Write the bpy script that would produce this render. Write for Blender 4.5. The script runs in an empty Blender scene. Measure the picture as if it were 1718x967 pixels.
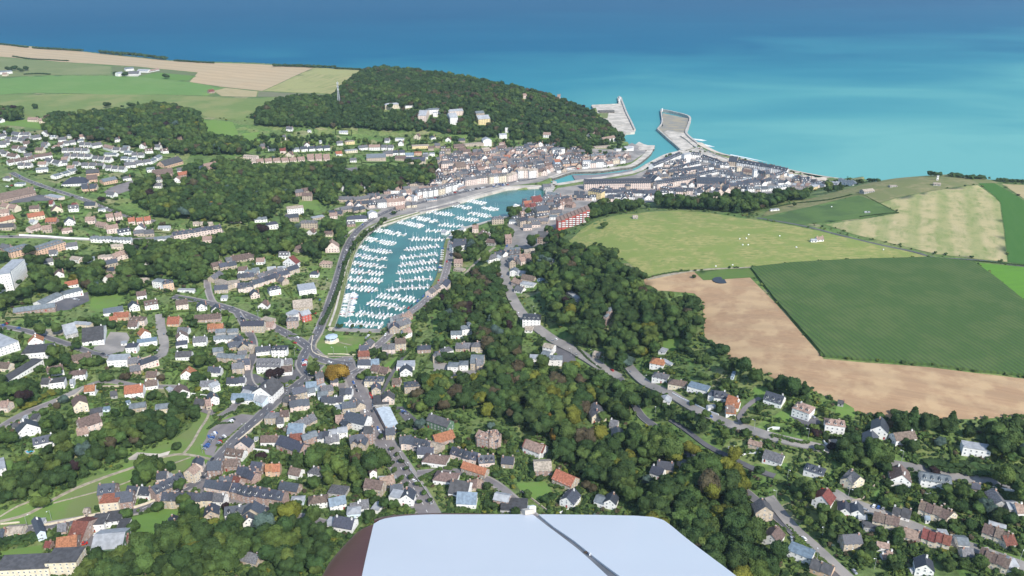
import bpy, bmesh, math, random
import numpy as np
from mathutils import Vector, Matrix
from mathutils.geometry import delaunay_2d_cdt
random.seed(7); RNG = np.random.RandomState(7)
S = bpy.context.scene
COL = S.collection
# ------------------------------------------------------------------ camera, sky, sun
H = 380.0; PITCH = math.radians(23.0); FPX = 1348.0; CU, CV = 859.0, 483.5
cd = bpy.data.cameras.new("camera"); cam = bpy.data.objects.new("camera", cd); COL.objects.link(cam)
cam.location = (0, 0, H); cam.rotation_euler = (math.pi/2 - PITCH, 0, 0)
cd.sensor_width = 36; cd.lens = FPX/1718*36; cd.clip_start = 0.1; cd.clip_end = 90000
S.camera = cam
SUN_EL, SUN_AZ = math.radians(41), math.radians(150)
W = bpy.data.worlds.new("World"); S.world = W; W.use_nodes = True
wn = W.node_tree.nodes; wl = W.node_tree.links
bg = wn["Background"]; sky = wn.new("ShaderNodeTexSky"); sky.sky_type = 'NISHITA'; sky.sun_disc = False
sky.sun_elevation = SUN_EL; sky.sun_rotation = SUN_AZ; sky.air_density = 1.0; sky.dust_density = 0.6
wl.new(sky.outputs[0], bg.inputs[0]); bg.inputs[1].default_value = 0.15
sd = bpy.data.lights.new("sun", 'SUN'); sd.energy = 3.7; sd.angle = math.radians(0.5); sd.color = (1.0, 0.95, 0.87)
sun = bpy.data.objects.new("sun", sd); COL.objects.link(sun)
sv = Vector((math.cos(SUN_EL)*math.sin(SUN_AZ), math.cos(SUN_EL)*math.cos(SUN_AZ), math.sin(SUN_EL)))
sun.rotation_euler = sv.to_track_quat('Z', 'Y').to_euler(); sun.location = (0, 0, 900)
S.view_settings.view_transform = 'Standard'; S.view_settings.look = 'None'
S.view_settings.gamma = 1; S.view_settings.exposure = 0.56
S.cycles.max_bounces = 4; S.cycles.diffuse_bounces = 2; S.cycles.glossy_bounces = 2
S.cycles.transmission_bounces = 2; S.cycles.transparent_max_bounces = 4; S.cycles.volume_bounces = 0

# ------------------------------------------------------------------ view geometry
CP, SP = math.cos(PITCH), math.sin(PITCH)
def ray(u, v):
    a = (u-CU); b = (CV-v)
    return np.array([a, FPX*CP + b*SP, -FPX*SP + b*CP])
def atz(u, v, z):
    d = ray(u, v); t = (z-H)/d[2]
    return d[0]*t, d[1]*t
def project(x, y, z):
    dz = z-H; f = y*CP - dz*SP; up = y*SP + dz*CP
    return CU + FPX*x/f, CV - FPX*up/f
CROPS = dict(C1=(0,60,3.995),C2=(430,90,3.995),C3=(860,140,3.995),C4=(1288,240,3.995),C5=(0,290,3.995),C6=(400,320,3.995),
 C7=(820,320,3.995),C8=(1200,440,3.317),D1=(0,500,3.995),D2=(400,520,3.995),D3=(800,520,3.995),D4=(1200,660,3.15),
 D5=(0,720,3.914),D6=(400,720,3.914),D7=(800,720,3.818),E1=(0,190,7.436),E2=(680,230,7.81),E3=(880,230,7.81),
 E4=(1080,230,7.81),E5=(1240,250,8.59),E6=(740,320,7.81),P=(0,0,1.0))
def cpx(c, x, y):
    a, b, s = CROPS[c]; return a+x/s, b+y/s
def pts(s):
    return [tuple(float(q) for q in p.split(',')) for p in s.split()]

# ------------------------------------------------------------------ terrain
HC = pts("""1000,330,5 1200,300,5 1100,320,5 1350,310,4 900,300,5 950,340,6 800,330,5 700,340,5 650,370,5 600,400,5 560,450,5
570,555,5 740,470,5 650,560,5 750,410,6 830,370,7 880,360,8 930,385,12 500,580,6 430,560,7 600,620,7 620,700,9 700,850,13
520,680,8 400,740,8 340,800,8 250,850,8 100,880,9 0,900,10 350,850,8 500,850,11 200,820,9 0,870,10 300,967,22 100,967,14
500,967,18 550,920,14 350,530,10 270,500,14 200,560,20 100,560,26 20,580,30 0,650,32 100,650,26 200,640,18 300,640,12
350,650,9 250,700,14 150,740,19 50,740,26 330,720,9 60,800,18 0,820,20 150,780,13 20,470,36 100,430,34 200,400,30
300,390,24 380,390,20 480,360,14 430,440,12 500,430,8 540,380,8 560,340,9 350,340,32 250,330,40 150,330,46 50,330,50
0,300,55 150,260,56 250,270,52 50,220,62 300,220,60 420,280,32 500,300,20 600,290,18 700,290,12 650,320,9 800,290,9
860,260,12 960,265,9 1030,262,6 620,240,30 700,240,32 520,250,35 430,250,42 850,230,25 950,225,25 1010,225,14
0,180,68 200,180,68 400,190,68 0,100,70 200,130,70 400,140,70 550,140,72 0,72,70 300,100,70 605,118,75 500,190,68
560,180,70 640,116,74 640,150,72 700,180,66 700,210,48 800,138,70 800,170,64 800,205,46 900,162,56 900,190,42 960,180,42
980,205,22 1000,192,22 860,430,12 850,480,11 870,530,12 930,570,13 1000,610,15 1040,630,17 800,600,9 760,560,8 900,470,20
950,500,28 1000,540,30 1000,480,36 1050,560,30 1100,520,40 1170,560,44 1080,490,44 950,420,28 960,390,24 1000,370,34
1010,355,18 1050,347,15 1200,335,14 1300,330,16 1400,316,20 1050,420,42 1100,370,38 1200,362,38 1280,365,42 1200,420,50
1350,380,50 1440,330,48 1440,314,44 1500,302,50 1600,295,54 1718,306,55 1600,350,55 1700,400,57 1560,430,56 1400,440,56
1270,450,55 1180,460,52 1300,550,57 1500,560,60 1718,600,62 1500,680,58 1718,690,60 1300,620,54 1200,590,46 1100,620,30
1150,660,34 1250,690,44 1350,700,50 1450,720,50 1600,740,54 1718,750,56 1200,740,34 1300,760,40 1400,790,42 1500,800,44
1600,810,46 1718,820,50 1400,850,34 1500,880,36 1600,910,38 1718,950,40 1300,850,24 1350,930,24 1250,820,22 1250,900,20
1150,790,22 1050,720,18 1100,850,20 1000,830,14 900,740,14 950,670,14 850,660,12 800,780,12 900,830,14 1050,960,18
1200,960,20 800,900,14 750,700,11 1600,967,36 1450,960,28""")
_edge = pts("561,553 581,480 598,424 632,385 668,372 706,360 760,346 800,334 852,320 905,317 915,320 882,346 852,364 812,375 768,388 748,404 738,440 707,507 682,532 640,556 1075,247 1098,247 1091,262 1066,281 1040,286 1000,291 962,292 942,298 928,303 930,312 972,305 1020,298 1062,290 1086,277 1115,262 1138,256 1150,255 1250,274 1330,292 1400,304")
cp = np.array([(*atz(u, v, h), h) for u, v, h in HC] + [(*atz(u, v, 4.4), 4.4) for u, v in _edge] + [(-3500,500,60),(3000,600,60),(0,-600,30),(-4000,3600,70),(-1500,200,55),
    (1500,200,60),(1200,900,58),(-2500,1500,65),(-1500,-600,50),(1500,-600,55)], float)
def _fit(cp, eps=30.0):
    d = np.hypot(cp[:,None,0]-cp[None,:,0], cp[:,None,1]-cp[None,:,1])
    A = np.sqrt(d*d+eps*eps); n = len(cp)
    M = np.zeros((n+1, n+1)); M[:n,:n] = -A - np.eye(n)*(-4.0); M[:n,n] = 1; M[n,:n] = 1
    b = np.zeros(n+1); b[:n] = cp[:,2]
    return np.linalg.solve(M, b)
CW = _fit(cp)
def Hraw(X, Y):
    out = np.zeros(X.shape); fx = X.ravel(); fy = Y.ravel(); o = np.empty(fx.size)
    for i in range(0, fx.size, 20000):
        a = fx[i:i+20000, None]-cp[None,:,0]; b = fy[i:i+20000, None]-cp[None,:,1]
        o[i:i+20000] = -np.sqrt(a*a+b*b+900.0) @ CW[:-1] + CW[-1]
    return np.clip(o.reshape(X.shape), 3.5, 84)
GX = np.concatenate([np.arange(-6000,-2000,200.), np.arange(-2000,1320,8.), np.arange(1320,5000,160.)])
GY = np.concatenate([np.arange(-2000,240,80.), np.arange(240,3200,8.), np.arange(3200,5400,100.)])
MX, MY = np.meshgrid(GX, GY, indexing='ij')
GZ = Hraw(MX, MY)
def Hf(x, y):
    x = np.asarray(x, float); y = np.asarray(y, float)
    i = np.clip(np.searchsorted(GX, x)-1, 0, len(GX)-2); j = np.clip(np.searchsorted(GY, y)-1, 0, len(GY)-2)
    fx = (x-GX[i])/(GX[i+1]-GX[i]); fy = (y-GY[j])/(GY[j+1]-GY[j])
    z00, z10, z01, z11 = GZ[i,j], GZ[i+1,j], GZ[i,j+1], GZ[i+1,j+1]
    lo = z00 + fx*(z10-z00) + fy*(z11-z10); hi = z00 + fy*(z01-z00) + fx*(z11-z01)
    return np.where(fx >= fy, lo, hi)
def gnd(u, v):
    d = ray(u, v); t0 = (86-H)/d[2] if d[2] < 0 else 1
    lo = t0; step = 6.0/np.linalg.norm(d)
    hz = (3.0-H)/d[2]
    ts = np.arange(t0, hz+step, step)
    z = H + d[2]*ts - Hf(d[0]*ts, d[1]*ts)
    k = np.argmax(z <= 0) if (z <= 0).any() else len(ts)-1
    if k > 0 and z[k-1] > 0 >= z[k]:
        t = ts[k-1] + step*z[k-1]/(z[k-1]-z[k])
    else: t = ts[k]
    x, y = d[0]*t, d[1]*t
    return float(x), float(y)
def G(c, s): return [gnd(*cpx(c, *p)) for p in pts(s)]

def inpoly(X, Y, P):
    r = np.zeros(X.shape, bool); n = len(P)
    for i in range(n):
        x1, y1 = P[i]; x2, y2 = P[(i+1) % n]
        if y1 == y2: continue
        c = ((y1 > Y) != (y2 > Y)) & (X < (x2-x1)*(Y-y1)/(y2-y1)+x1); r ^= c
    return r
def distpoly(X, Y, P, closed=True):
    d = np.full(X.shape, 1e9); n = len(P)
    for i in range(n if closed else n-1):
        x1, y1 = P[i]; x2, y2 = P[(i+1) % n]; dx, dy = x2-x1, y2-y1; L = dx*dx+dy*dy+1e-9
        t = np.clip(((X-x1)*dx+(Y-y1)*dy)/L, 0, 1)
        d = np.minimum(d, np.hypot(X-x1-t*dx, Y-y1-t*dy))
    return d
QZ = 4.6   # quay level
BASIN = [atz(u, v, 2.0) for u, v in pts("561,553 572,520 581,480 589,450 598,424 612,402 632,385 668,372 706,360 760,346 800,334 852,320 905,317 915,320 912,332 882,346 852,364 812,375 768,388 748,404 738,440 731,470 707,507 682,532 652,549 640,556")]
CHAN = [atz(u, v, 1.0) for u, v in pts("1062,222 1052,229 1050,236 1075,247 1098,247 1096,251 1091,262 1066,281 1040,286 1000,291 962,292 942,298 928,303 930,312 972,305 1020,298 1062,290 1086,277 1115,262 1138,256 1143,250 1122,234 1103,217 1080,190")]
COAST = [(-6000, 5000)] + [atz(u, v, h) for u, v, h in pts("""-350,55,70 0,72,70 60,78,70 180,90,70 300,102,70 430,106,70 545,114,72 600,117,74
 645,112,77 700,118,76 800,132,72 870,147,66 930,165,48 985,186,26 1001,196,4.5 1016,211,4.5 1042,232,4.5 1070,252,4.5 1098,256,4.5 1140,257,3 1172,246,2 1200,258,2 1250,270,2 1300,283,2 1370,297,2 1448,307,2 1484,303,50 1540,294,53 1600,290,54
 1660,301,55 1718,304,55 1850,313,55""")] + [(1700, 500), (3500, -700), (5000, -900), (5000, -2100), (-6000, -2100)]
def is_water(X, Y, grow=0):
    w = ~inpoly(X, Y, COAST)
    for P in (BASIN, CHAN):
        m = inpoly(X, Y, P)
        if grow: m |= distpoly(X, Y, P) < grow
        w |= m
    return w

# ------------------------------------------------------------------ materials
def mat(name, col, rough=0.85, var=0.0, scale=0.3, col2=None, detail=7, spec=0.3, rnd=0.0, bump=0.0, bscale=1.0, metal=0.0):
    m = bpy.data.materials.new(name); m.use_nodes = True; nt = m.node_tree; n = nt.nodes; l = nt.links
    b = n["Principled BSDF"]; b.inputs["Roughness"].default_value = rough; b.inputs["Specular IOR Level"].default_value = spec
    b.inputs["Metallic"].default_value = metal
    tc = n.new("ShaderNodeTexCoord"); no = n.new("ShaderNodeTexNoise"); no.inputs["Scale"].default_value = scale; no.inputs["Detail"].default_value = detail
    l.new(tc.outputs["Object"], no.inputs["Vector"])
    mx = n.new("ShaderNodeMix"); mx.data_type = 'RGBA'
    c2 = col2 or tuple(min(1, c*(1-var)) for c in col)
    mx.inputs[6].default_value = (*col, 1); mx.inputs[7].default_value = (*c2, 1)
    r = n.new("ShaderNodeMapRange"); r.inputs[1].default_value = .4; r.inputs[2].default_value = .6
    l.new(no.outputs["Fac"], r.inputs[0]); l.new(r.outputs[0], mx.inputs[0]); out = mx.outputs[2]
    if rnd:
        oi = n.new("ShaderNodeObjectInfo"); hs = n.new("ShaderNodeHueSaturation")
        mr = n.new("ShaderNodeMapRange"); mr.inputs[3].default_value = 1-rnd; mr.inputs[4].default_value = 1+rnd
        l.new(oi.outputs["Random"], mr.inputs[0]); l.new(mr.outputs[0], hs.inputs["Value"])
        mh = n.new("ShaderNodeMath"); mh.operation = 'MULTIPLY'; mh.inputs[1].default_value = 7.31
        mf = n.new("ShaderNodeMath"); mf.operation = 'FRACT'; mr2 = n.new("ShaderNodeMapRange")
        mr2.inputs[3].default_value = .5-rnd*.07; mr2.inputs[4].default_value = .5+rnd*.07
        l.new(oi.outputs["Random"], mh.inputs[0]); l.new(mh.outputs[0], mf.inputs[0]); l.new(mf.outputs[0], mr2.inputs[0]); l.new(mr2.outputs[0], hs.inputs["Hue"])
        l.new(out, hs.inputs["Color"]); out = hs.outputs[0]
    l.new(out, b.inputs["Base Color"])
    if bump:
        bp = n.new("ShaderNodeBump"); bn = n.new("ShaderNodeTexNoise"); bn.inputs["Scale"].default_value = bscale; bn.inputs["Detail"].default_value = 5
        l.new(tc.outputs["Object"], bn.inputs["Vector"]); l.new(bn.outputs["Fac"], bp.inputs["Height"])
        bp.inputs["Distance"].default_value = bump; bp.inputs["Strength"].default_value = 1; l.new(bp.outputs[0], b.inputs["Normal"])
    return m
def nodes_of(m): return m.node_tree.nodes, m.node_tree.links
ROOF = dict(n=mat("roof_navy_slate",(.060,.068,.088),.55,.4,1.2,rnd=.3,spec=.5), s=mat("roof_grey_slate",(.15,.15,.16),.6,.45,1.0,rnd=.25),
 b=mat("roof_brown_tile",(.17,.125,.105),.85,.45,1.0,rnd=.22), o=mat("roof_orange_tile",(.37,.155,.085),.85,.4,.9,rnd=.15),
 r=mat("roof_red_tile",(.20,.07,.055),.85,.4,.9,rnd=.15), k=mat("roof_dark_felt",(.085,.085,.09),.9,.3,.4,rnd=.2),
 p=mat("roof_pale_metal",(.36,.375,.39),.5,.25,.3,rnd=.06,spec=.5), c=mat("roof_weathered_tan",(.42,.36,.29),.9,.4,.6,rnd=.12),
 u=mat("roof_blue_sheet",(.19,.25,.31),.5,.3,.5,rnd=.1), g=mat("roof_blue_grey",(.17,.195,.21),.6,.3,.5,rnd=.1),
 m=mat("roof_pinkish_tile",(.33,.235,.19),.85,.4,.8,rnd=.12))
WALL = dict(w=mat("wall_white_render",(.80,.79,.76),.9,.12,.35,rnd=.05), c=mat("wall_cream_render",(.68,.60,.46),.9,.15,.4,rnd=.08),
 k=mat("wall_brick",(.42,.31,.26),.9,.35,.8,rnd=.15), t=mat("wall_tan_stone",(.50,.42,.33),.9,.3,.6,rnd=.12),
 p=mat("wall_pink_render",(.70,.58,.51),.9,.15,.4,rnd=.08), y=mat("wall_yellow_render",(.75,.60,.33),.9,.12,.4,rnd=.06),
 o=mat("wall_orange_render",(.62,.43,.30),.9,.15,.4,rnd=.08), g=mat("wall_green_render",(.12,.2,.13),.9,.2,.4), r=mat("wall_red_panel",(.50,.11,.085),.8,.2,.4),
 u=mat("wall_blue_white",(.62,.72,.80),.8,.12,.4), d=mat("wall_grey_concrete",(.42,.41,.39),.9,.25,.4,rnd=.08))
M = dict(glass=mat("window_glass",(.035,.05,.07),.15,.2,1,spec=.6), frame=mat("window_frame",(.75,.75,.74),.6,.05),
 chim=mat("chimney_brick",(.45,.27,.2),.9,.4,2,rnd=.2), white=mat("white_paint",(.82,.82,.81),.5,.05,.5), concrete=mat("concrete",(.50,.47,.42),.9,.3,.15,bump=.1,bscale=.6),
 conc2=mat("pale_concrete",(.56,.51,.44),.9,.3,.07,col2=(.38,.35,.30),bump=.1,bscale=.5), darkstone=mat("dark_quay_stone",(.16,.15,.13),.9,.5,.25,bump=.3,bscale=.5),
 asphalt=mat("asphalt",(.095,.095,.105),.9,.25,.08,col2=(.135,.13,.135),rnd=.0), road2=mat("worn_pinkish_asphalt",(.165,.15,.15),.9,.3,.08,col2=(.215,.195,.19)),
 path=mat("gravel_path",(.36,.32,.24),.95,.3,.3), paint=mat("road_paint",(.75,.74,.70),.7,.2,.5), steel=mat("galvanised_steel",(.5,.52,.54),.4,.1,1,metal=.5),
 paving=mat("town_paving",(.20,.19,.18),.9,.4,.05,col2=(.31,.285,.26)), bark=mat("bark",(.12,.09,.065),.95,.4,2), wood=mat("pontoon_deck",(.60,.57,.52),.9,.25,.5),
 black=mat("black_rubber",(.02,.02,.02),.8), pool=mat("pool_water",(.06,.36,.55),.1,.1,1,spec=.6), redp=mat("red_paint",(.45,.03,.02),.35), bluep=mat("blue_paint",(.05,.12,.35),.35),
 greyp=mat("grey_paint",(.25,.26,.28),.35,metal=.4), darkp=mat("dark_paint",(.025,.028,.035),.3), silver=mat("silver_paint",(.5,.51,.53),.3,metal=.5),
 shingle=mat("beach_shingle",(.60,.52,.42),.95,.25,.05,col2=(.46,.40,.33)), mud=mat("tidal_mud",(.24,.225,.19),.7,.3,.05,col2=(.33,.28,.19)))
# ------------------------------------------------------------------ builders
class MB:
    def __init__(s): s.v = []; s.f = []; s.m = []
    def add(s, vs, fs, mi=0):
        o = len(s.v); s.v += [tuple(p) for p in vs]; s.f += [tuple(i+o for i in f) for f in fs]; s.m += [mi]*len(fs)
    def box(s, x0, y0, z0, x1, y1, z1, mi=0):
        s.add([(x0,y0,z0),(x1,y0,z0),(x1,y1,z0),(x0,y1,z0),(x0,y0,z1),(x1,y0,z1),(x1,y1,z1),(x0,y1,z1)],
              [(0,3,2,1),(4,5,6,7),(0,1,5,4),(1,2,6,5),(2,3,7,6),(3,0,4,7)], mi)
    def prism(s, P, z0, z1, mi=0):
        n = len(P); a = sum(P[i][0]*P[(i+1)%n][1]-P[(i+1)%n][0]*P[i][1] for i in range(n))
        if a < 0: P = P[::-1]
        g = lambda z, p: z(p) if callable(z) else z
        s.add([(x,y,g(z0,(x,y))) for x,y in P]+[(x,y,g(z1,(x,y))) for x,y in P],
              [tuple(range(n-1,-1,-1)), tuple(range(n,2*n))]+[(i,(i+1)%n,n+(i+1)%n,n+i) for i in range(n)], mi)
    def tube(s, p0, p1, r0, r1=None, n=6, mi=0):
        r1 = r0 if r1 is None else r1; p0 = Vector(p0); p1 = Vector(p1); q = (p1-p0).to_track_quat('Z','Y')
        vs = []
        for p, r in ((p0,r0),(p1,r1)):
            for i in range(n):
                a = 2*math.pi*i/n; vs.append(p+q@Vector((r*math.cos(a), r*math.sin(a), 0)))
        s.add(vs, [tuple(range(n-1,-1,-1)), tuple(range(n,2*n))]+[(i,(i+1)%n,n+(i+1)%n,n+i) for i in range(n)], mi)
    def mesh(s, name, mats):
        me = bpy.data.meshes.new(name); me.from_pydata(s.v, [], s.f)
        for m in mats: me.materials.append(m)
        if len(mats) > 1: me.polygons.foreach_set("material_index", s.m)
        me.update(); return me
    def obj(s, name, mats, parent=None, loc=(0,0,0), rz=0):
        return put(name, s.mesh(name, mats), parent, loc, rz)
def put(name, me, parent=None, loc=(0,0,0), rz=0, sc=None):
    o = bpy.data.objects.new(name, me); COL.objects.link(o); o.location = loc; o.rotation_euler = (0,0,rz)
    if sc: o.scale = sc
    if parent: o.parent = parent
    return o
REG = []   # (object, kind words, attribute phrase, px, py)
def reg(o, attr, cat, group=None, label=None):
    o["category"] = cat
    if group: o["group"] = group
    if label: o["label"] = label
    else:
        l = o.location; REG.append((o, attr, *project(l.x, l.y, l.z)))
    return o
def struct(o): o["kind"] = "structure"; return o
def stuff(o, label=None, cat=None):
    o["kind"] = "stuff"
    if label: o["label"] = label
    if cat: o["category"] = cat
    return o

# ------------------------------------------------------------------ ground sheet and sea
def gridmesh(name):
    WT = is_water(MX, MY, 2.0); Z = GZ.copy()
    Z[WT] = -4.0
    nx, ny = Z.shape
    V = np.stack([MX, MY, Z], -1).reshape(-1, 3)
    I = np.arange(nx*ny).reshape(nx, ny)
    a, b, c, d = I[:-1,:-1].ravel(), I[1:,:-1].ravel(), I[1:,1:].ravel(), I[:-1,1:].ravel()
    F = np.concatenate([np.stack([a,b,c],1), np.stack([a,c,d],1)])
    me = bpy.data.meshes.new(name); me.vertices.add(len(V)); me.vertices.foreach_set("co", V.ravel().astype('f'))
    me.loops.add(F.size); me.loops.foreach_set("vertex_index", F.ravel().astype('i'))
    me.polygons.add(len(F)); me.polygons.foreach_set("loop_start", np.arange(0, F.size, 3, dtype='i'))
    me.polygons.foreach_set("use_smooth", np.ones(len(F), bool))
    me.update(calc_edges=True); return me
def ground_mat():
    m = mat("garden_ground", (.105,.17,.045), .95, col2=(.18,.225,.07), scale=.035, detail=8, bump=.25, bscale=.6)
    n, l = nodes_of(m); b = n["Principled BSDF"]; src = b.inputs["Base Color"].links[0].from_socket
    tc = n.new("ShaderNodeTexCoord"); vo = n.new("ShaderNodeTexVoronoi"); vo.inputs["Scale"].default_value = .045; vo.feature = 'F1'
    l.new(tc.outputs["Object"], vo.inputs["Vector"])
    sp = n.new("ShaderNodeSeparateColor"); l.new(vo.outputs["Color"], sp.inputs[0])
    rp = n.new("ShaderNodeValToRGB"); e = rp.color_ramp.elements; rp.color_ramp.interpolation = 'CONSTANT'
    e[0].position = 0; e[0].color = (.075,.15,.035,1); e[1].position = .3; e[1].color = (.10,.145,.05,1)
    for p_, c_ in ((.5,(.17,.20,.07,1)),(.68,(.065,.115,.035,1)),(.82,(.12,.20,.045,1)),(.93,(.27,.24,.14,1))):
        q = e.new(p_); q.color = c_
    l.new(sp.outputs[0], rp.inputs[0])
    mx = n.new("ShaderNodeMix"); mx.data_type = 'RGBA'; mx.inputs[0].default_value = .55
    l.new(src, mx.inputs[6]); l.new(rp.outputs[0], mx.inputs[7])
    n2 = n.new("ShaderNodeTexNoise"); n2.inputs["Scale"].default_value = .25; n2.inputs["Detail"].default_value = 6; l.new(tc.outputs["Object"], n2.inputs["Vector"])
    r2 = n.new("ShaderNodeMapRange"); r2.inputs[1].default_value = .3; r2.inputs[2].default_value = .7; r2.inputs[3].default_value = .6; r2.inputs[4].default_value = 1.35
    l.new(n2.outputs["Fac"], r2.inputs[0])
    m2 = n.new("ShaderNodeMix"); m2.data_type = 'RGBA'; m2.blend_type = 'MULTIPLY'; m2.inputs[0].default_value = 1
    l.new(mx.outputs[2], m2.inputs[6]); l.new(r2.outputs[0], m2.inputs[7]); l.new(m2.outputs[2], b.inputs["Base Color"])
    return m
gme = gridmesh("ground"); gme.materials.append(ground_mat())
struct(put("ground", gme))

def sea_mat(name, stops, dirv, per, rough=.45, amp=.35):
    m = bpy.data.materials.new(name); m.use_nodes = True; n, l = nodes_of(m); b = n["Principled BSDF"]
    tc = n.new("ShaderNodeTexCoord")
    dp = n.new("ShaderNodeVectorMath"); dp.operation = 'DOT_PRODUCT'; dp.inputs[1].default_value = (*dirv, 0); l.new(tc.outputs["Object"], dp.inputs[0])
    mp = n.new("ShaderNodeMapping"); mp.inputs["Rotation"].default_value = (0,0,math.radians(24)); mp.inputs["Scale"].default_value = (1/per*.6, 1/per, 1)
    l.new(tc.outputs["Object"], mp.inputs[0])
    no = n.new("ShaderNodeTexNoise"); no.inputs["Scale"].default_value = 1; no.inputs["Detail"].default_value = 5; no.inputs["Distortion"].default_value = .5; l.new(mp.outputs[0], no.inputs["Vector"])  # patchy water tone, with darker cloud-shadow bands painted into the sea colour
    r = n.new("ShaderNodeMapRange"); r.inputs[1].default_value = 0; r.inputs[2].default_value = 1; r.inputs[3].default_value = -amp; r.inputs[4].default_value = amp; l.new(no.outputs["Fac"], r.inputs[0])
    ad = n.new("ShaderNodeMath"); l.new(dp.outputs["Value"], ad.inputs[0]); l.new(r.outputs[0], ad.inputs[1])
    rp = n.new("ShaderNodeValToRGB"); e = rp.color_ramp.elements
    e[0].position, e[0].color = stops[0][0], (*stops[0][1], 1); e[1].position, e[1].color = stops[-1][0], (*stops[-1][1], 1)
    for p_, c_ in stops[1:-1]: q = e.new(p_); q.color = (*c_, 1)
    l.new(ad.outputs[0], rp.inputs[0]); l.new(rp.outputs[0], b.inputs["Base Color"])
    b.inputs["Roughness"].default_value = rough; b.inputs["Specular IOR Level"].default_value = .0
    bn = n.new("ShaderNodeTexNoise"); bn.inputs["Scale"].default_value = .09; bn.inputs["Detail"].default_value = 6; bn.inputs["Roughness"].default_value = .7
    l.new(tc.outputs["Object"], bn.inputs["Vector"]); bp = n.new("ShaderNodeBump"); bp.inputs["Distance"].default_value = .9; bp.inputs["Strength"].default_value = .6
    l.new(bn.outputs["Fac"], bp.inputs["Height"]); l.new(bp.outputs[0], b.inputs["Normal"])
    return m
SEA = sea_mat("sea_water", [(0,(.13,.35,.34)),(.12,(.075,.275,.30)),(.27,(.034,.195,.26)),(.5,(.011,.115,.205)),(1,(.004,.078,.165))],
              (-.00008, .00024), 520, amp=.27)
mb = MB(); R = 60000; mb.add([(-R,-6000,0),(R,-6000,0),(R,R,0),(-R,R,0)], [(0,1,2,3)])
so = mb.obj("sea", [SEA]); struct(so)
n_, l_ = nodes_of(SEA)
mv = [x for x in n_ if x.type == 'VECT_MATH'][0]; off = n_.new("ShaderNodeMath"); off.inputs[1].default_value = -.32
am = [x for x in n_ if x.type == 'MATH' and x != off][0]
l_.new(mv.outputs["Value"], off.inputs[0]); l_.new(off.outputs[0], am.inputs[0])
BW = mat("basin_water", (.035,.155,.125), .12, .25, .02, spec=.5, bump=.08, bscale=.8)
CWM = mat("harbour_water", (.075,.27,.27), .18, .3, .012, spec=.5, bump=.12, bscale=.6)

# ------------------------------------------------------------------ draped sheets
def drape(name, P, m, dz=.25, cell=12.0, zf=None, skirt=0, parent=None, kind="structure"):
    B = []
    n = len(P)
    for i in range(n):
        (x1,y1),(x2,y2) = P[i], P[(i+1)%n]; k = max(1, int(math.hypot(x2-x1,y2-y1)/cell))
        B += [(x1+(x2-x1)*j/k, y1+(y2-y1)*j/k) for j in range(k)]
    xs = np.arange(min(p[0] for p in B), max(p[0] for p in B), cell); ys = np.arange(min(p[1] for p in B), max(p[1] for p in B), cell)
    XX, YY = np.meshgrid(xs, ys); ins = inpoly(XX, YY, B) & (distpoly(XX, YY, P) > cell*.4)
    I = list(zip(XX[ins].tolist(), YY[ins].tolist()))
    vs = [Vector(p) for p in B+I]
    o = delaunay_2d_cdt(vs, [], [list(range(len(B)))], 1, 1e-4, False)
    V2 = np.array([(v.x, v.y) for v in o[0]]); Z = (Hf(V2[:,0], V2[:,1])+dz) if zf is None else np.array([zf(x, y) for x, y in V2])
    mb = MB(); V3 = [(x, y, z) for (x, y), z in zip(V2.tolist(), Z.tolist())]
    F = []
    tri = np.array([f[:3] for f in o[2]]); cen = V2[tri].mean(1); okf = inpoly(cen[:,0], cen[:,1], B)
    for f, k_ in zip(o[2], okf):
        if not k_: continue
        a, b_, c = (V2[i] for i in f[:3])
        F.append(tuple(f) if (b_[0]-a[0])*(c[1]-a[1])-(b_[1]-a[1])*(c[0]-a[0]) > 0 else tuple(f[::-1]))
    mb.add(V3, F)
    if skirt:
        for i in range(len(B)):
            (x1,y1),(x2,y2) = B[i], B[(i+1)%len(B)]
            z1, z2 = (float(Hf(x1,y1))+dz, float(Hf(x2,y2))+dz) if zf is None else (zf(x1,y1), zf(x2,y2))
            mb.add([(x1,y1,z1-skirt),(x2,y2,z2-skirt),(x2,y2,z2),(x1,y1,z1)], [(0,1,2,3)])
    ob = mb.obj(name, [m], parent); 
    if kind: ob["kind"] = kind
    if not skirt:
        for p in ob.data.polygons: p.use_smooth = True
    return ob
def spline(P, step=6.0):
    out = []
    n = len(P)
    for i in range(n-1):
        p0 = P[max(i-1,0)]; p1 = P[i]; p2 = P[i+1]; p3 = P[min(i+2,n-1)]
        k = max(1, int(math.hypot(p2[0]-p1[0], p2[1]-p1[1])/step))
        for j in range(k):
            t = j/k; a = [.5*((2*p1[c])+(-p0[c]+p2[c])*t+(2*p0[c]-5*p1[c]+4*p2[c]-p3[c])*t*t+(-p0[c]+3*p1[c]-3*p2[c]+p3[c])*t**3) for c in (0,1)]
            out.append(tuple(a))
    out.append(P[-1]); return out
def sides(P, w):
    L, R_ = [], []
    for i, p in enumerate(P):
        a = P[max(i-1,0)]; b = P[min(i+1,len(P)-1)]; dx, dy = b[0]-a[0], b[1]-a[1]; q = math.hypot(dx,dy)+1e-9
        L.append((p[0]-dy/q*w/2, p[1]+dx/q*w/2)); R_.append((p[0]+dy/q*w/2, p[1]-dx/q*w/2))
    return L, R_
X0, Y0, CELL = -2000.0, 240.0, 2.0
OCC = np.zeros((1700, 1400), np.uint8)
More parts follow.
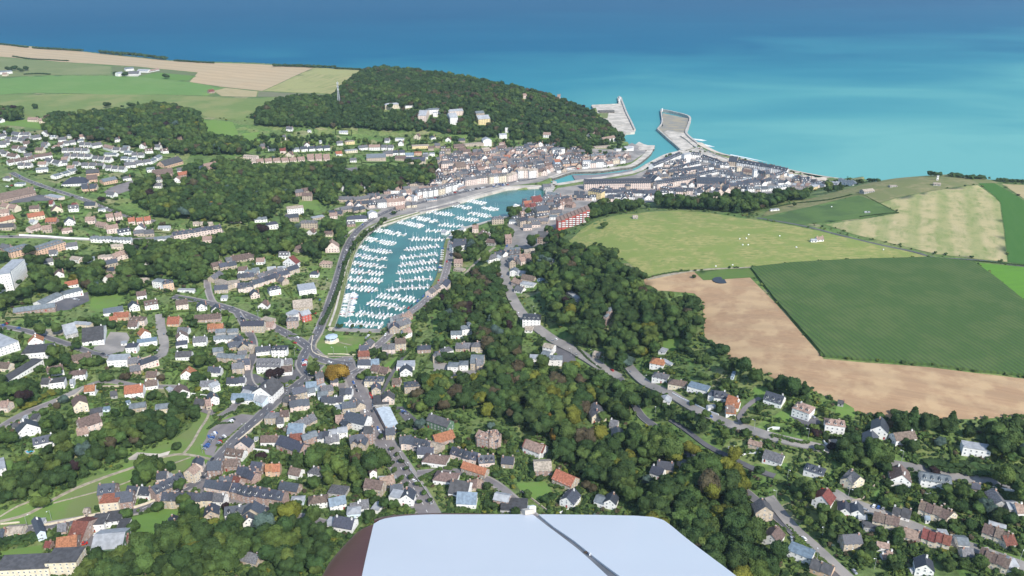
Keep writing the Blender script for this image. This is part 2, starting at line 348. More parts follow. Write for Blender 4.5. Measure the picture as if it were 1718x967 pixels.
def occ_poly(P, v=1, grow=0):
    xs = [p[0] for p in P]; ys = [p[1] for p in P]
    i0 = max(0,int((min(xs)-grow-X0)/CELL)); i1 = min(OCC.shape[0]-1,int((max(xs)+grow-X0)/CELL)+1)
    j0 = max(0,int((min(ys)-grow-Y0)/CELL)); j1 = min(OCC.shape[1]-1,int((max(ys)+grow-Y0)/CELL)+1)
    if i1 <= i0 or j1 <= j0: return
    XX, YY = np.meshgrid(X0+np.arange(i0,i1)*CELL, Y0+np.arange(j0,j1)*CELL, indexing='ij')
    m = inpoly(XX, YY, P)
    if grow: m |= distpoly(XX, YY, P) < grow
    s = OCC[i0:i1, j0:j1]; s[m] = np.maximum(s[m], v)
def occ_line(P, w, v=1):
    for i in range(len(P)-1):
        (x1,y1),(x2,y2) = P[i],P[i+1]; q = math.hypot(x2-x1,y2-y1)+1e-9; a, b = -(y2-y1)/q*w/2, (x2-x1)/q*w/2
        occ_poly([(x1+a,y1+b),(x2+a,y2+b),(x2-a,y2-b),(x1-a,y1-b)], v)
def occ_at(x, y):
    i = int((x-X0)/CELL); j = int((y-Y0)/CELL)
    return OCC[i, j] if 0 <= i < OCC.shape[0] and 0 <= j < OCC.shape[1] else 0
def strip(name, P, w, m, dz, across=3, parent=None, kind="structure"):
    P = spline(P); mb = MB(); V = []
    L, R_ = sides(P, w)
    for a, b in zip(L, R_):
        for k in range(across+1):
            x = a[0]+(b[0]-a[0])*k/across; y = a[1]+(b[1]-a[1])*k/across; V.append((x, y, 0))
    A = np.array(V); A[:,2] = Hf(A[:,0], A[:,1])+dz
    # level the strip across: keep the highest of the row
    Zr = A[:,2].reshape(-1, across+1); Zr[:] = .5*Zr + .5*Zr.max(1, keepdims=True); A[:,2] = Zr.ravel()
    F = []
    c = across+1
    for i in range(len(P)-1):
        for k in range(across):
            q = i*c+k; F.append((q, q+1, q+c+1, q+c)); 
    # edges down into the ground so that the strip is a real step
    mb.add(A.tolist(), F)
    for k in (0, across):
        for i in range(len(P)-1):
            p, q = A[i*c+k], A[(i+1)*c+k]
            mb.add([(p[0],p[1],p[2]-1.2),(q[0],q[1],q[2]-1.2),tuple(q),tuple(p)], [(0,1,2,3)])
    o = mb.obj(name, [m], parent)
    if kind: o["kind"] = kind
    return o, P
ROADS = []
def road(P, w, m="asphalt", dash=True, kerb=True, walk=1.6):
    if kerb:
        strip("pavement", P, w+walk*2, M["paving"], .34)
    o, Q = strip("road", P, w, M[m], .34 if not kerb else .42)
    if kerb: pass
    if dash:
        mb = MB(); acc = 0
        QQ = spline(P, 3.0)
        for i in range(0, len(QQ)-1, 3):
            a, b = QQ[i], QQ[i+1]; dx, dy = b[0]-a[0], b[1]-a[1]; q = math.hypot(dx,dy)+1e-9; nx, ny = -dy/q*.2, dx/q*.2
            za = float(Hf(*a))+.5; zb = float(Hf(*b))+.5
            za = max(za, za+.0); mb.add([(a[0]-nx,a[1]-ny,za+.12),(b[0]-nx,b[1]-ny,zb+.12),(b[0]+nx,b[1]+ny,zb+.12),(a[0]+nx,a[1]+ny,za+.12)], [(0,1,2,3)])
        s = mb.obj("road_marking", [M["paint"]], o); s["kind"] = "stuff"
    occ_line(Q, w+walk*2+1, 2)
    ROADS.append((Q, w))
    return o

# ------------------------------------------------------------------ water bodies and quays
def ring(name, P, w, m, zf, top=None):
    # paved strip of width w round the water polygon P with a wall face down to the bed
    n = len(P); a = sum(P[i][0]*P[(i+1)%n][1]-P[(i+1)%n][0]*P[i][1] for i in range(n))
    if a < 0: P = P[::-1]
    Q = []
    for i in range(n):
        (x1,y1),(x2,y2) = P[i],P[(i+1)%n]; k = max(1,int(math.hypot(x2-x1,y2-y1)/8)); Q += [(x1+(x2-x1)*j/k, y1+(y2-y1)*j/k) for j in range(k)]
    return Q
def quay_piece(name, L, w, m, zt, side=1, zb=-3.5, mwall=None):
    P = spline(L, 8); Lft, Rt = sides(P, 2*w); O = Lft if side > 0 else Rt; mb = MB(); n = len(P)
    def zz(p): return zt if zt is not None else max(QZ, float(Hf(*p))+.3)
    Zi = [zt if zt is not None else QZ+.1 for p in P]; Zo = [max(float(Hf(*p))+.28, 3.9) for p in O]
    V = [(p[0],p[1],z) for p, z in zip(P, Zi)]+[(p[0],p[1],z) for p, z in zip(O, Zo)]+[(p[0],p[1],zb) for p in P]+[(p[0],p[1],zb) for p in O]
    mb.add(V, [(i,i+1,n+i+1,n+i) for i in range(n-1)], 0)
    mb.add(V, [(2*n+i,2*n+i+1,i+1,i) for i in range(n-1)]+[(n+i,n+i+1,3*n+i+1,3*n+i) for i in range(n-1)]+[(0,n,3*n,2*n),(n-1,2*n-1,4*n-1,3*n-1)], 1)
    o = mb.obj(name, [m, mwall or M["darkstone"]]); struct(o); occ_poly(P+O[::-1], 2); return o

# ------------------------------------------------------------------ foliage
def leafmat(name, c, rnd=.17, tr=None):
    m = mat(name, c, .8, .45, 1.1, rnd=rnd, spec=.15, detail=3)
    n, l = nodes_of(m); b = n["Principled BSDF"]; t = n.new("ShaderNodeBsdfTranslucent"); x = n.new("ShaderNodeMixShader"); x.inputs[0].default_value = .22
    l.new(b.inputs["Base Color"].links[0].from_socket, t.inputs["Color"]); l.new(b.outputs[0], x.inputs[1]); l.new(t.outputs[0], x.inputs[2])
    l.new(x.outputs[0], [q for q in n if q.type == 'OUTPUT_MATERIAL'][0].inputs["Surface"])
    return m
LEAF = dict(dark=leafmat("leaf_dark_green",(.056,.098,.032)), mid=leafmat("leaf_mid_green",(.092,.148,.042)), light=leafmat("leaf_light_green",(.125,.18,.045)),
 yellow=leafmat("leaf_yellow_green",(.19,.20,.035),.15), brown=leafmat("leaf_brownish",(.115,.095,.055)), copper=leafmat("leaf_copper",(.045,.027,.027),.15),
 cedar=leafmat("leaf_blue_green",(.10,.15,.125),.15), gold=leafmat("leaf_golden",(.30,.19,.035),.12))
def crown_mesh(name, seed, tall=1.0, lobes=10, leaves=2300, sub=3, sprd=.8):
    r = np.random.RandomState(seed)
    bm = bmesh.new(); bmesh.ops.create_icosphere(bm, subdivisions=sub, radius=1.0)
    C = []
    for i in range(lobes*2):
        a = r.rand()*6.28; e = r.rand()*1.5-.35; rr = sprd*(.6+.5*r.rand())
        C.append((math.cos(a)*math.cos(e)*rr, math.sin(a)*math.cos(e)*rr, math.sin(e)*rr*1.05, .20+.24*r.rand()))
    C.append((0,0,0,.5))
    C = np.array(C)
    nb = []
    for v in bm.verts:
        d = np.array(v.co); d /= np.linalg.norm(d)
        b = C[:,:3]@d; disc = b*b-(C[:,:3]**2).sum(1)+C[:,3]**2
        t = np.where(disc > 0, b+np.sqrt(np.maximum(disc,0)), .3).max()
        t *= 1+.16*(r.rand()-.5); v.co = Vector(d*t)
    vs = [tuple(v.co) for v in bm.verts]; fs = [tuple(x.index for x in f.verts) for f in bm.faces]; bm.free()
    V = np.array(vs)
    mb = MB(); mb.add(vs, fs)
    idx = r.randint(0, len(fs), leaves)
    for k in idx:
        p = V[list(fs[k])].mean(0); nrm = p/np.linalg.norm(p)
        if p[2] < -.45: continue
        p = p*(1.0+.16*(r.rand()-.25)); s = .04+.06*r.rand()
        u = np.cross(nrm+ (r.rand(3)-.5)*1.3, r.rand(3)-.5); u /= np.linalg.norm(u)+1e-6; w = np.cross(nrm+(r.rand(3)-.5)*.9, u); w /= np.linalg.norm(w)+1e-6
        mb.add([p+u*s, p+w*s*.9, p-u*s*.8, p-w*s], [(0,1,2,3)])
    mb.v = [(x, y, (z+.05)*tall) for x, y, z in mb.v]
    me = mb.mesh(name, [LEAF["dark"]])
    return me
CROWNS = [crown_mesh("crown", 11+i, tall=t, lobes=lb, sprd=sp_) for i, (t, lb, sp_) in enumerate(((.95,9,.80),(1.1,11,.74),(.85,8,.85),(1.0,13,.72),(1.35,10,.66)))]
def pine_mesh():
    r = np.random.RandomState(5); mb = MB()
    for k in range(9):
        z = -.9+k*.24; R_ = .95*(1-k/9.5)*(1+.2*(r.rand()-.5)); n = 11
        for i in range(n*3):
            a = 6.283*(i+r.rand())/(n*3); q = R_*(.55+.5*r.rand()); s = .22
            c, s_ = math.cos(a), math.sin(a)
            mb.add([(c*q*.25, s_*q*.25, z+.28), (c*q-s_*s, s_*q+c*s, z+.04*r.rand()), (c*q*1.1, s_*q*1.1, z-.12), (c*q+s_*s, s_*q-c*s, z+.04*r.rand())], [(0,1,2,3)])
    return mb.mesh("conifer_crown", [LEAF["dark"]])
PINE = pine_mesh()
SHRUB = [crown_mesh("shrub", 61+i, tall=.8, lobes=6, leaves=160, sub=2) for i in range(3)]
tm = MB(); tm.tube((0,0,-1.5),(0,0,1),1,.55,7)
for a in (0.3,2.4,4.4): tm.tube((0,0,.62),(math.cos(a)*3.2,math.sin(a)*3.2,1.25),.45,.18,5)
TRUNK = tm.mesh("trunk", [M["bark"]])
LK = list(LEAF)
def scatter(name, protos, pos, rz, sc, pi, label, cat):
    pc = bpy.data.collections.new(name+"_kinds")
    for i, (me, lm) in enumerate(protos):
        o = bpy.data.objects.new("k%03d_%s" % (i, name), me); pc.objects.link(o); o.material_slots[0].link = 'OBJECT'; o.material_slots[0].material = LEAF[lm]
    me = bpy.data.meshes.new(name); n = len(pos); me.vertices.add(n); me.vertices.foreach_set("co", np.asarray(pos, 'f').ravel())
    a = me.attributes.new("rz",'FLOAT','POINT'); a.data.foreach_set("value", np.asarray(rz,'f'))
    a = me.attributes.new("sc",'FLOAT_VECTOR','POINT'); a.data.foreach_set("vector", np.asarray(sc,'f').ravel())
    a = me.attributes.new("pi",'INT','POINT'); a.data.foreach_set("value", np.asarray(pi,'i'))
    o = bpy.data.objects.new(name, me); COL.objects.link(o)
    g = bpy.data.node_groups.new(name, 'GeometryNodeTree'); g.interface.new_socket("Geometry", in_out='INPUT', socket_type='NodeSocketGeometry'); g.interface.new_socket("Geometry", in_out='OUTPUT', socket_type='NodeSocketGeometry')
    N = g.nodes; L = g.links; gi = N.new("NodeGroupInput"); go = N.new("NodeGroupOutput"); ip = N.new("GeometryNodeInstanceOnPoints")
    ci = N.new("GeometryNodeCollectionInfo"); ci.inputs[0].default_value = pc; ci.inputs[1].default_value = True; ci.inputs[2].default_value = True
    def na(nm, dt):
        q = N.new("GeometryNodeInputNamedAttribute"); q.data_type = dt; q.inputs[0].default_value = nm; return q.outputs[0]
    cx = N.new("ShaderNodeCombineXYZ"); L.new(na("rz",'FLOAT'), cx.inputs[2])
    L.new(gi.outputs[0], ip.inputs["Points"]); L.new(ci.outputs[0], ip.inputs["Instance"]); ip.inputs["Pick Instance"].default_value = True
    L.new(na("pi",'INT'), ip.inputs["Instance Index"]); L.new(cx.outputs[0], ip.inputs["Rotation"]); L.new(na("sc",'FLOAT_VECTOR'), ip.inputs["Scale"])
    L.new(ip.outputs[0], go.inputs[0])
    md = o.modifiers.new("scatter",'NODES'); md.node_group = g
    stuff(o, label, cat); return o
TREES = []   # x, y, radius, height, shape (5 = conifer), leaf
def tree(x, y, r, h, leaf, shape=None, own=False):
    TREES.append((x, y, r, h, random.randrange(5) if shape is None else shape, leaf, own))
SH = []      # shrubs x,y,r,leaf
def pick(w):
    t = random.random()*sum(w.values())
    for k, q in w.items():
        t -= q
        if t <= 0: return k
    return k
DEF = dict(dark=42, mid=42, light=12, brown=2.5, yellow=.5, copper=.7, cedar=.8)
def wood(P, s=8.6, dens=.86, w=DEF, h=(11,16), rr=(4.6,7.2), grow=0, conif=.05):
    s *= dens
    xs = [p[0] for p in P]; ys = [p[1] for p in P]
    X, Y = np.meshgrid(np.arange(min(xs)-grow, max(xs)+grow, s), np.arange(min(ys)-grow, max(ys)+grow, s)); X = X+(RNG.rand(*X.shape)-.5)*s*.85; Y = Y+(RNG.rand(*Y.shape)-.5)*s*.85
    m = inpoly(X, Y, P)
    if grow: m |= distpoly(X, Y, P) < grow
    m &= ~is_water(X, Y, 3)
    nz = np.sin(X*.021+1.3)*np.cos(Y*.017)+np.sin(X*.05+Y*.043)*.5
    for x, y, q in zip(X[m], Y[m], nz[m]):
        if occ_at(x, y) in (1, 2): continue
        r = rr[0]*.8+(rr[1]*1.12-rr[0]*.8)*random.random()**1.3; k = pick(w)
        if k == 'dark' and q > .7: k = 'mid'
        if k == 'mid' and q < -.7: k = 'dark'
        tree(float(x), float(y), r, random.uniform(*h)*(.85+.3*(r-rr[0])/(rr[1]-rr[0])), k, 5 if random.random() < conif else None)
# ------------------------------------------------------------------ houses
wm = MB()
for b_ in ((-.5,-.5,-.4,.5),(.4,-.5,.5,.5),(-.4,-.5,.4,-.42),(-.4,.42,.4,.5),(-.05,-.42,.05,.42)): wm.box(b_[0],-.08,b_[1],b_[2],.02,b_[3],1)
wm.box(-.41,-.03,-.43,.41,.03,.43,0)
WINDOW = wm.mesh("window", [M["glass"], M["frame"]])
SHUT = {}
dm = MB(); dm.box(-.5,-.05,0,.5,.05,1,0); dm.box(-.3,-.09,.5,.3,-.03,.9,1)
DOOR = dm.mesh("door", [M["redp"], M["glass"]]); DOOR2 = dm.mesh("door", [M["white"], M["glass"]])
cm_ = MB(); cm_.box(-.5,-.4,-1.6,.5,.4,1.0,0); cm_.box(-.58,-.48,1.0,.58,.48,1.15,1); cm_.tube((-.2,0,1.15),(-.2,0,1.5),.13,.1,6,0); cm_.tube((.2,0,1.15),(.2,0,1.5),.13,.1,6,0)
CHIM = [cm_.mesh("chimney", [M["chim"], M["concrete"]]), cm_.mesh("chimney", [M["white"], M["concrete"]])]
def dormer_mesh(wmat, rmat):
    key = (wmat, rmat)
    if key not in SHUT:
        d = MB(); d.box(-.75,-.9,0,.75,1.2,1.5,0); d.add([(-.95,-1.1,1.45),(.95,-1.1,1.45),(0,-1.1,2.15),(-.95,1.9,1.45),(.95,1.9,1.45),(0,1.9,2.15)],[(0,2,5,3),(1,4,5,2),(0,1,2),(0,3,4,1),(3,5,4)],1)
        d.box(-.5,-.95,.3,.5,-.88,1.25,2); SHUT[key] = d.mesh("dormer", [WALL[wmat], ROOF[rmat], M["glass"]])
    return SHUT[key]
WN = dict(w="white", c="cream", k="brick", t="tan stone", p="pink", y="yellow", o="orange-walled", g="green-walled", r="red", u="pale blue-white", d="grey concrete")
RN = dict(n="navy slate", s="grey slate", b="brown tiled", o="orange tiled", r="red tiled", k="dark flat felt", p="pale metal", c="weathered tan", u="blue sheet", g="blue-grey", m="pinkish tiled")
TN = {'': "", 'g': "gable-fronted ", 'h': "hipped ", 'f': "flat "}
def roof_geo(mb, x0, x1, y0, y1, z, rise, typ, mi=0):
    o = .45
    if typ == 'f':
        mb.box(x0-.1,y0-.1,z-.05,x1+.1,y1+.1,z+.4,mi)
        mb.box(x0+.5,y0+.5,z+.4,x0+2.2,y0+1.9,z+1.1,mi)
        return
    if typ == 'g':   # ridge along y
        m = (x0+x1)/2; s = rise/((x1-x0)/2); zo = z-o*s; t = .22
        P = [(x0-o,zo),(m,z+rise),(x1+o,zo)]
        ya, yb = y0-.35, y1+.35
        V = [(P[0][0],ya,P[0][1]),(P[1][0],ya,P[1][1]),(P[2][0],ya,P[2][1]),(P[2][0],ya,P[2][1]+t),(P[1][0],ya,P[1][1]+t*1.2),(P[0][0],ya,P[0][1]+t)]
        V += [(a,yb,c) for a,_,c in V]
    elif typ == 'h':
        e = min((y1-y0), (x1-x0))*.42; m = (y0+y1)/2
        if (x1-x0) >= (y1-y0): R0, R1 = (x0+e, m), (x1-e, m)
        else: mx_ = (x0+x1)/2; R0, R1 = (mx_, y0+e), (mx_, y1-e)
        V = [(x0-o,y0-o,z-.15),(x1+o,y0-o,z-.15),(x1+o,y1+o,z-.15),(x0-o,y1+o,z-.15),(R0[0],R0[1],z+rise),(R1[0],R1[1],z+rise)]
        if (x1-x0) >= (y1-y0): F = [(0,1,5,4),(1,2,5),(2,3,4,5),(3,0,4),(0,3,2,1)]
        else: F = [(0,1,4),(1,2,5,4),(2,3,5),(3,0,4,5),(0,3,2,1)]
        mb.add(V, F, mi); return
    else:
        m = (y0+y1)/2; s = rise/((y1-y0)/2); zo = z-o*s; t = .22
        xa, xb = x0-.3, x1+.3
        V = [(xa,y0-o,zo),(xa,m,z+rise),(xa,y1+o,zo),(xa,y1+o,zo+t),(xa,m,z+rise+t*1.2),(xa,y0-o,zo+t)]
        V += [(xb,b,c) for _,b,c in V]
        mb.add(V, [(0,1,4,5),(1,2,3,4),(6,11,10,7),(7,10,9,8),(5,4,10,11),(4,3,9,10),(0,6,7,1),(1,7,8,2),(0,5,11,6),(2,8,9,3)], mi); return
    mb.add(V, [(0,1,4,5),(1,2,3,4),(6,11,10,7),(7,10,9,8),(5,11,10,4),(4,10,9,3),(0,6,7,1),(1,7,8,2),(0,5,11,6),(2,8,9,3)], mi)
def wall_geo(mb, x0, x1, y0, y1, z, rise, typ, base=-3.0, mi=0):
    if typ in ('f', 'h'): mb.box(x0,y0,base,x1,y1,z,mi); return
    if typ == 'g':
        m = (x0+x1)/2
        V = [(x0,y0,base),(x1,y0,base),(x1,y0,z),(m,y0,z+rise),(x0,y0,z)]; V += [(a,y1,c) for a,_,c in V]
        mb.add(V, [(0,1,2,3,4),(9,8,7,6,5),(0,5,6,1),(1,6,7,2),(4,9,5,0),(2,7,8,3),(3,8,9,4)], mi)
    else:
        m = (y0+y1)/2
        V = [(x0,y0,base),(x0,y1,base),(x0,y1,z),(x0,m,z+rise),(x0,y0,z)]; V += [(x1,b,c) for _,b,c in V]
        mb.add(V, [(4,3,2,1,0),(5,6,7,8,9),(0,1,6,5),(1,2,7,6),(4,0,5,9),(2,3,8,7),(3,4,9,8)], mi)
HOUSES = []
REST = MB(); RM = []
def rest_m(m):
    if m not in RM: RM.append(m)
    return RM.index(m)
def xf(mb, cx, cy, z, ang, m):
    c, s = math.cos(ang), math.sin(ang); i = rest_m(m)
    REST.add([(cx+c*x-s*y, cy+s*x+c*y, z+q) for x, y, q in mb.v], mb.f, i)
QUEUE = []
def house(*a, **k): QUEUE.append((a, k))
def build_queue():
    rank = {}
    for i, (a, k) in enumerate(QUEUE):
        p, q = a[0], a[1]; kind = a[5] if len(a) > 5 else k.get('kind', 'house'); cx, cy = (p[0]+q[0])/2, (p[1]+q[1])/2
        u, v = project(cx, cy, float(Hf(cx, cy))); ins = -15 < u < 1735 and v < 985
        w = math.hypot(q[0]-p[0], q[1]-p[1])+a[3]*.5; rank.setdefault(kind, []).append((-(w*(a[4]+4))/(cx*cx+cy*cy+1e5) if ins else 0, i))
    keep = set()
    for kd, L in rank.items():
        L.sort(); keep |= {i for _, i in L[:296]}
    for i, (a, k) in enumerate(QUEUE): house_(*a, merge=i not in keep, **k)
    o = REST.obj("distant_houses", RM); stuff(o, "small slate and tile roofed houses packed through the far parts of the town", "houses")
def house_(a, b, code, dep=9.0, h=4.6, kind="house", lot=True, pv=500, unit=False, group=None, seed=None, merge=False):
    rc, wc = code[0], code[1]
    if rc not in ROOF: print('BADROOF', code); rc = 's'
    if wc not in WALL: print('BADWALL', code); wc = 'd'
    typ = ''.join(q for q in code[2:] if q in 'ghf')[:1]; dorm = 'd' in code[2:]
    (xa, ya), (xb, yb) = a, b; w = math.hypot(xb-xa, yb-ya)
    if w < 2.5: w = 2.5
    ang = math.atan2(yb-ya, xb-xa); nx, ny = -math.sin(ang), math.cos(ang)
    if ny < 0 and abs(math.degrees(ang)) > 100: ang += math.pi; nx, ny = -nx, -ny
    cx, cy = (xa+xb)/2+nx*dep/2, (ya+yb)/2+ny*dep/2
    zc = [float(Hf(xa,ya)), float(Hf(xb,yb)), float(Hf(cx,cy))]; z = (zc[0]+zc[1]+zc[2])/3+.15
    if unit: z = (zc[0]+zc[1])/2+.2
    R_ = random.Random(seed if seed is not None else hash((round(xa),round(ya))))
    sp = w if typ == 'g' else dep
    rise = 0 if typ == 'f' else min(7.0, sp/2*{'h':.62}.get(typ,.80)*(.55 if rc in 'pgc' else 1))
    root = None if merge else put(kind, None, None, (cx, cy, z), ang)
    x0, x1, y0, y1 = -w/2, w/2, -dep/2, dep/2
    if merge:
        m1 = MB(); wall_geo(m1, x0, x1, y0, y1, h-.05, rise, typ); xf(m1, cx, cy, z, ang, WALL[wc])
        m2 = MB(); roof_geo(m2, x0, x1, y0, y1, h, rise, typ); xf(m2, cx, cy, z, ang, ROOF[rc])
        m3 = MB(); n = max(1, int(w/3.3))
        for f in range(max(1, int(round(h/2.85)))):
            for k in range(n): xx = x0+w*(k+.5)/n; m3.box(xx-.55, y0-.07, .9+f*2.75, xx+.55, y0, 2.2+f*2.75)
        xf(m3, cx, cy, z, ang, M["glass"])
        if rise and rc not in 'pgcu':
            m4 = MB(); m4.box(x1*.9-.5,-.4,h,x1*.9+.5,.4,h+rise+1.2); xf(m4, cx, cy, z, ang, M["chim"])
        if 'd' in code[2:] and rise > 2:
            m5 = MB()
            for k in range(max(1, int(w/4.2))):
                xx = x0+w*(k+.5)/max(1, int(w/4.2)); m5.box(xx-.7, y0+dep*.08, h+.3, xx+.7, y0+dep*.35, h+2.0)
            xf(m5, cx, cy, z, ang, WALL['w'])
        c_, s_ = math.cos(ang), math.sin(ang)
        occ_poly([(cx+c_*u-s_*v, cy+s_*u+c_*v) for u, v in ((x0,y0),(x1,y0),(x1,y1),(x0,y1))], 2, .8)
        HOUSES.append((cx, cy, w, dep, ang, lot, pv)); return None
    m1 = MB(); wall_geo(m1, x0, x1, y0, y1, h, rise, typ); 
    if typ == 'g' or typ == '': m1.v = [(p[0],p[1],p[2]-.06 if p[2] > 0 else p[2]) for p in m1.v]
    m1.obj("wall", [WALL[wc]], root)
    m2 = MB(); roof_geo(m2, x0, x1, y0, y1, h, rise, typ); ro = m2.obj("roof", [ROOF[rc]], root)
    far = pv < 260
    det = pv > 455
    if rise and not far and rc not in 'pgcu':
        nch = 1 if unit else R_.choice((1, 1, 2))
        for k in range(nch):
            t = (.82 if k == 0 else -.82)*(1 if R_.random() < .7 or nch == 2 else -1)
            if typ == 'g': p = (R_.uniform(-.15,.15)*w, t*dep/2*.8, h+rise+.1)
            elif typ == 'h': p = (t*w/2*.45, 0, h+rise*.85)
            else: p = (t*w/2*.95, R_.uniform(-.08,.08)*dep, h+rise+.1)
            put("chimney", CHIM[0 if wc in 'ktpco' else R_.choice((0,1))], ro, p, 0, (1,1,1.0))
    # openings
    fl = max(1, int(round(h/2.85))); n = max(1, int(w/3.3)); wins = []
    for f in range(fl):
        for k in range(n):
            wins.append((x0+w*(k+.5)/n, y0-.02, 1.5+f*2.75, 0, 1.15, 1.35))
    if typ == 'g' and rise > 2.5: wins.append((0, y0-.02, h+rise*.3, 0, 1.1, 1.2))
    if not unit:
        ns = max(1, int(dep/4))
        for f in range(fl):
            for k in range(ns):
                yy = y0+dep*(k+.5)/ns
                wins.append((x1+.02, yy, 1.5+f*2.75, math.pi/2, 1.05, 1.3)); wins.append((x0-.02, yy, 1.5+f*2.75, -math.pi/2, 1.05, 1.3))
        if typ == '' and rise > 2.5:
            wins.append((x1+.02, 0, h+rise*.28, math.pi/2, 1.0, 1.1)); wins.append((x0-.02, 0, h+rise*.28, -math.pi/2, 1.0, 1.1))
    dk = R_.randrange(n)
    if det:
        for i, (x, y, zz, rz, ww, hh) in enumerate(wins):
            if i == dk and n > 1:
                put("door", DOOR if R_.random() < .3 else DOOR2, root, (x, y-.02, .05), 0, (1.05, 1, 2.1)); continue
            # seen side only: the back of a house is left blank
            put("window", WINDOW, root, (x, y, zz), rz, (ww, 1, hh))
    elif not far or kind == "apartment_block":
        g = MB()
        for (x, y, zz, rz, ww, hh) in wins:
            if abs(rz) < .1: g.box(x-ww/2, y-.06, zz-hh/2, x+ww/2, y+.02, zz+hh/2)
            else: g.box(x-.05, y-ww/2, zz-hh/2, x+.05, y+ww/2, zz+hh/2)
        gl = g.obj("window", [M["glass"]], root); gl["kind"] = "stuff"
    if dorm and rise > 2 and typ != 'g':
        nd = max(1, int(w/4.2)); dme = dormer_mesh(wc if wc != 'k' else 'w', rc)
        for k in range(nd):
            put("dormer", dme, root, (x0+w*(k+.5)/nd, y0+dep*.17, h+rise*.22), 0)
    c_, s_ = math.cos(ang), math.sin(ang)
    foot = [(cx+c_*u-s_*v, cy+s_*u+c_*v) for u, v in ((x0,y0),(x1,y0),(x1,y1),(x0,y1))]
    occ_poly(foot, 2, .8)
    HOUSES.append((cx, cy, w, dep, ang, lot, pv))
    big = "large " if w*dep > 330 else ("small " if w*dep < 62 else "")
    roofp = ("flat-roofed " if typ == 'f' else "")
    kn = {"house":"house","terraced_house":"terraced house","apartment_block":"apartment block","shed":"shed","warehouse":"warehouse","hall":"hall"}[kind]
    rp_ = (RN[rc] if typ != 'f' else {"k":"dark flat","p":"pale flat","c":"tan flat","u":"blue flat","s":"grey flat","g":"blue-grey flat","n":"navy flat","b":"brown flat","o":"orange flat","r":"red flat","m":"pinkish flat"}[rc])
    attr = "%s%s %s%s with %s roof%s" % (big, WN[wc], TN[typ] if typ in 'gh' and typ else "", kn, rp_, " and dormers" if dorm else "")
    reg(root, attr.strip(), kn, group)
    return root
def B(crop, text, group=None, kind=None, lot=True):
    for line in text.strip().replace(';', '\n').split('\n'):
        q = line.split()
        if len(q) < 3: continue
        p1 = [float(t) for t in q[0].split(',')]; p2 = [float(t) for t in q[1].split(',')]; code = q[2]
        n = 1; h = None; d = None; kd = kind or "house"
        for t in q[3:]:
            if t[0] == 'x': n = int(t[1:])
            elif t[0] == 'h': h = float(t[1:])
            elif t[0] == 'd': d = float(t[1:])
            elif t == 'AB': kd = "apartment_block"
            elif t == 'WH': kd = "warehouse"
            elif t == 'SH': kd = "shed"
            elif t == 'HL': kd = "hall"
        a = cpx(crop, *p1); b = cpx(crop, *p2); pv = (a[1]+b[1])/2
        A_, B_ = gnd(*a), gnd(*b)
        if n > 1 and kd == "house": kd = "terraced_house"
        dd = d or (9.0 if pv > 380 else 9.5); hh = h or 4.4
        L = math.hypot(B_[0]-A_[0], B_[1]-A_[1])
        if n > 1:
            R_ = random.Random(int(p1[0]*7+p1[1])); det_gap = 0.0 if 'T' in q[3:] or L/n < 9 else min(3.0, L/n*.18)
            alt = [t[1:] for t in q[3:] if t[0] == '/']
            for k in range(n):
                t0, t1 = k/n+det_gap/L/2, (k+1)/n-det_gap/L/2
                P0 = (A_[0]+(B_[0]-A_[0])*t0, A_[1]+(B_[1]-A_[1])*t0); P1 = (A_[0]+(B_[0]-A_[0])*t1, A_[1]+(B_[1]-A_[1])*t1)
                cde = code if not alt or R_.random() < .5 else R_.choice(alt)
                off = R_.uniform(-.6, .6); ang = math.atan2(B_[1]-A_[1], B_[0]-A_[0])
                P0 = (P0[0]-math.sin(ang)*off, P0[1]+math.cos(ang)*off); P1 = (P1[0]-math.sin(ang)*off, P1[1]+math.cos(ang)*off)
                kk = kd if det_gap == 0 else ("house" if kd == "terraced_house" else kd)
                house(P0, P1, cde, dd+R_.uniform(-.5,.5), hh+R_.uniform(-.5,.5)*(.4 if h is None else .9), kk, lot and pv > 205, pv, det_gap == 0, group or "houses in a row", seed=int(p1[0]+k*13))
        else:
            house(A_, B_, code, dd, hh, kd, lot and pv > 205, pv, False, group, seed=int(p1[0]*3+p1[1]))
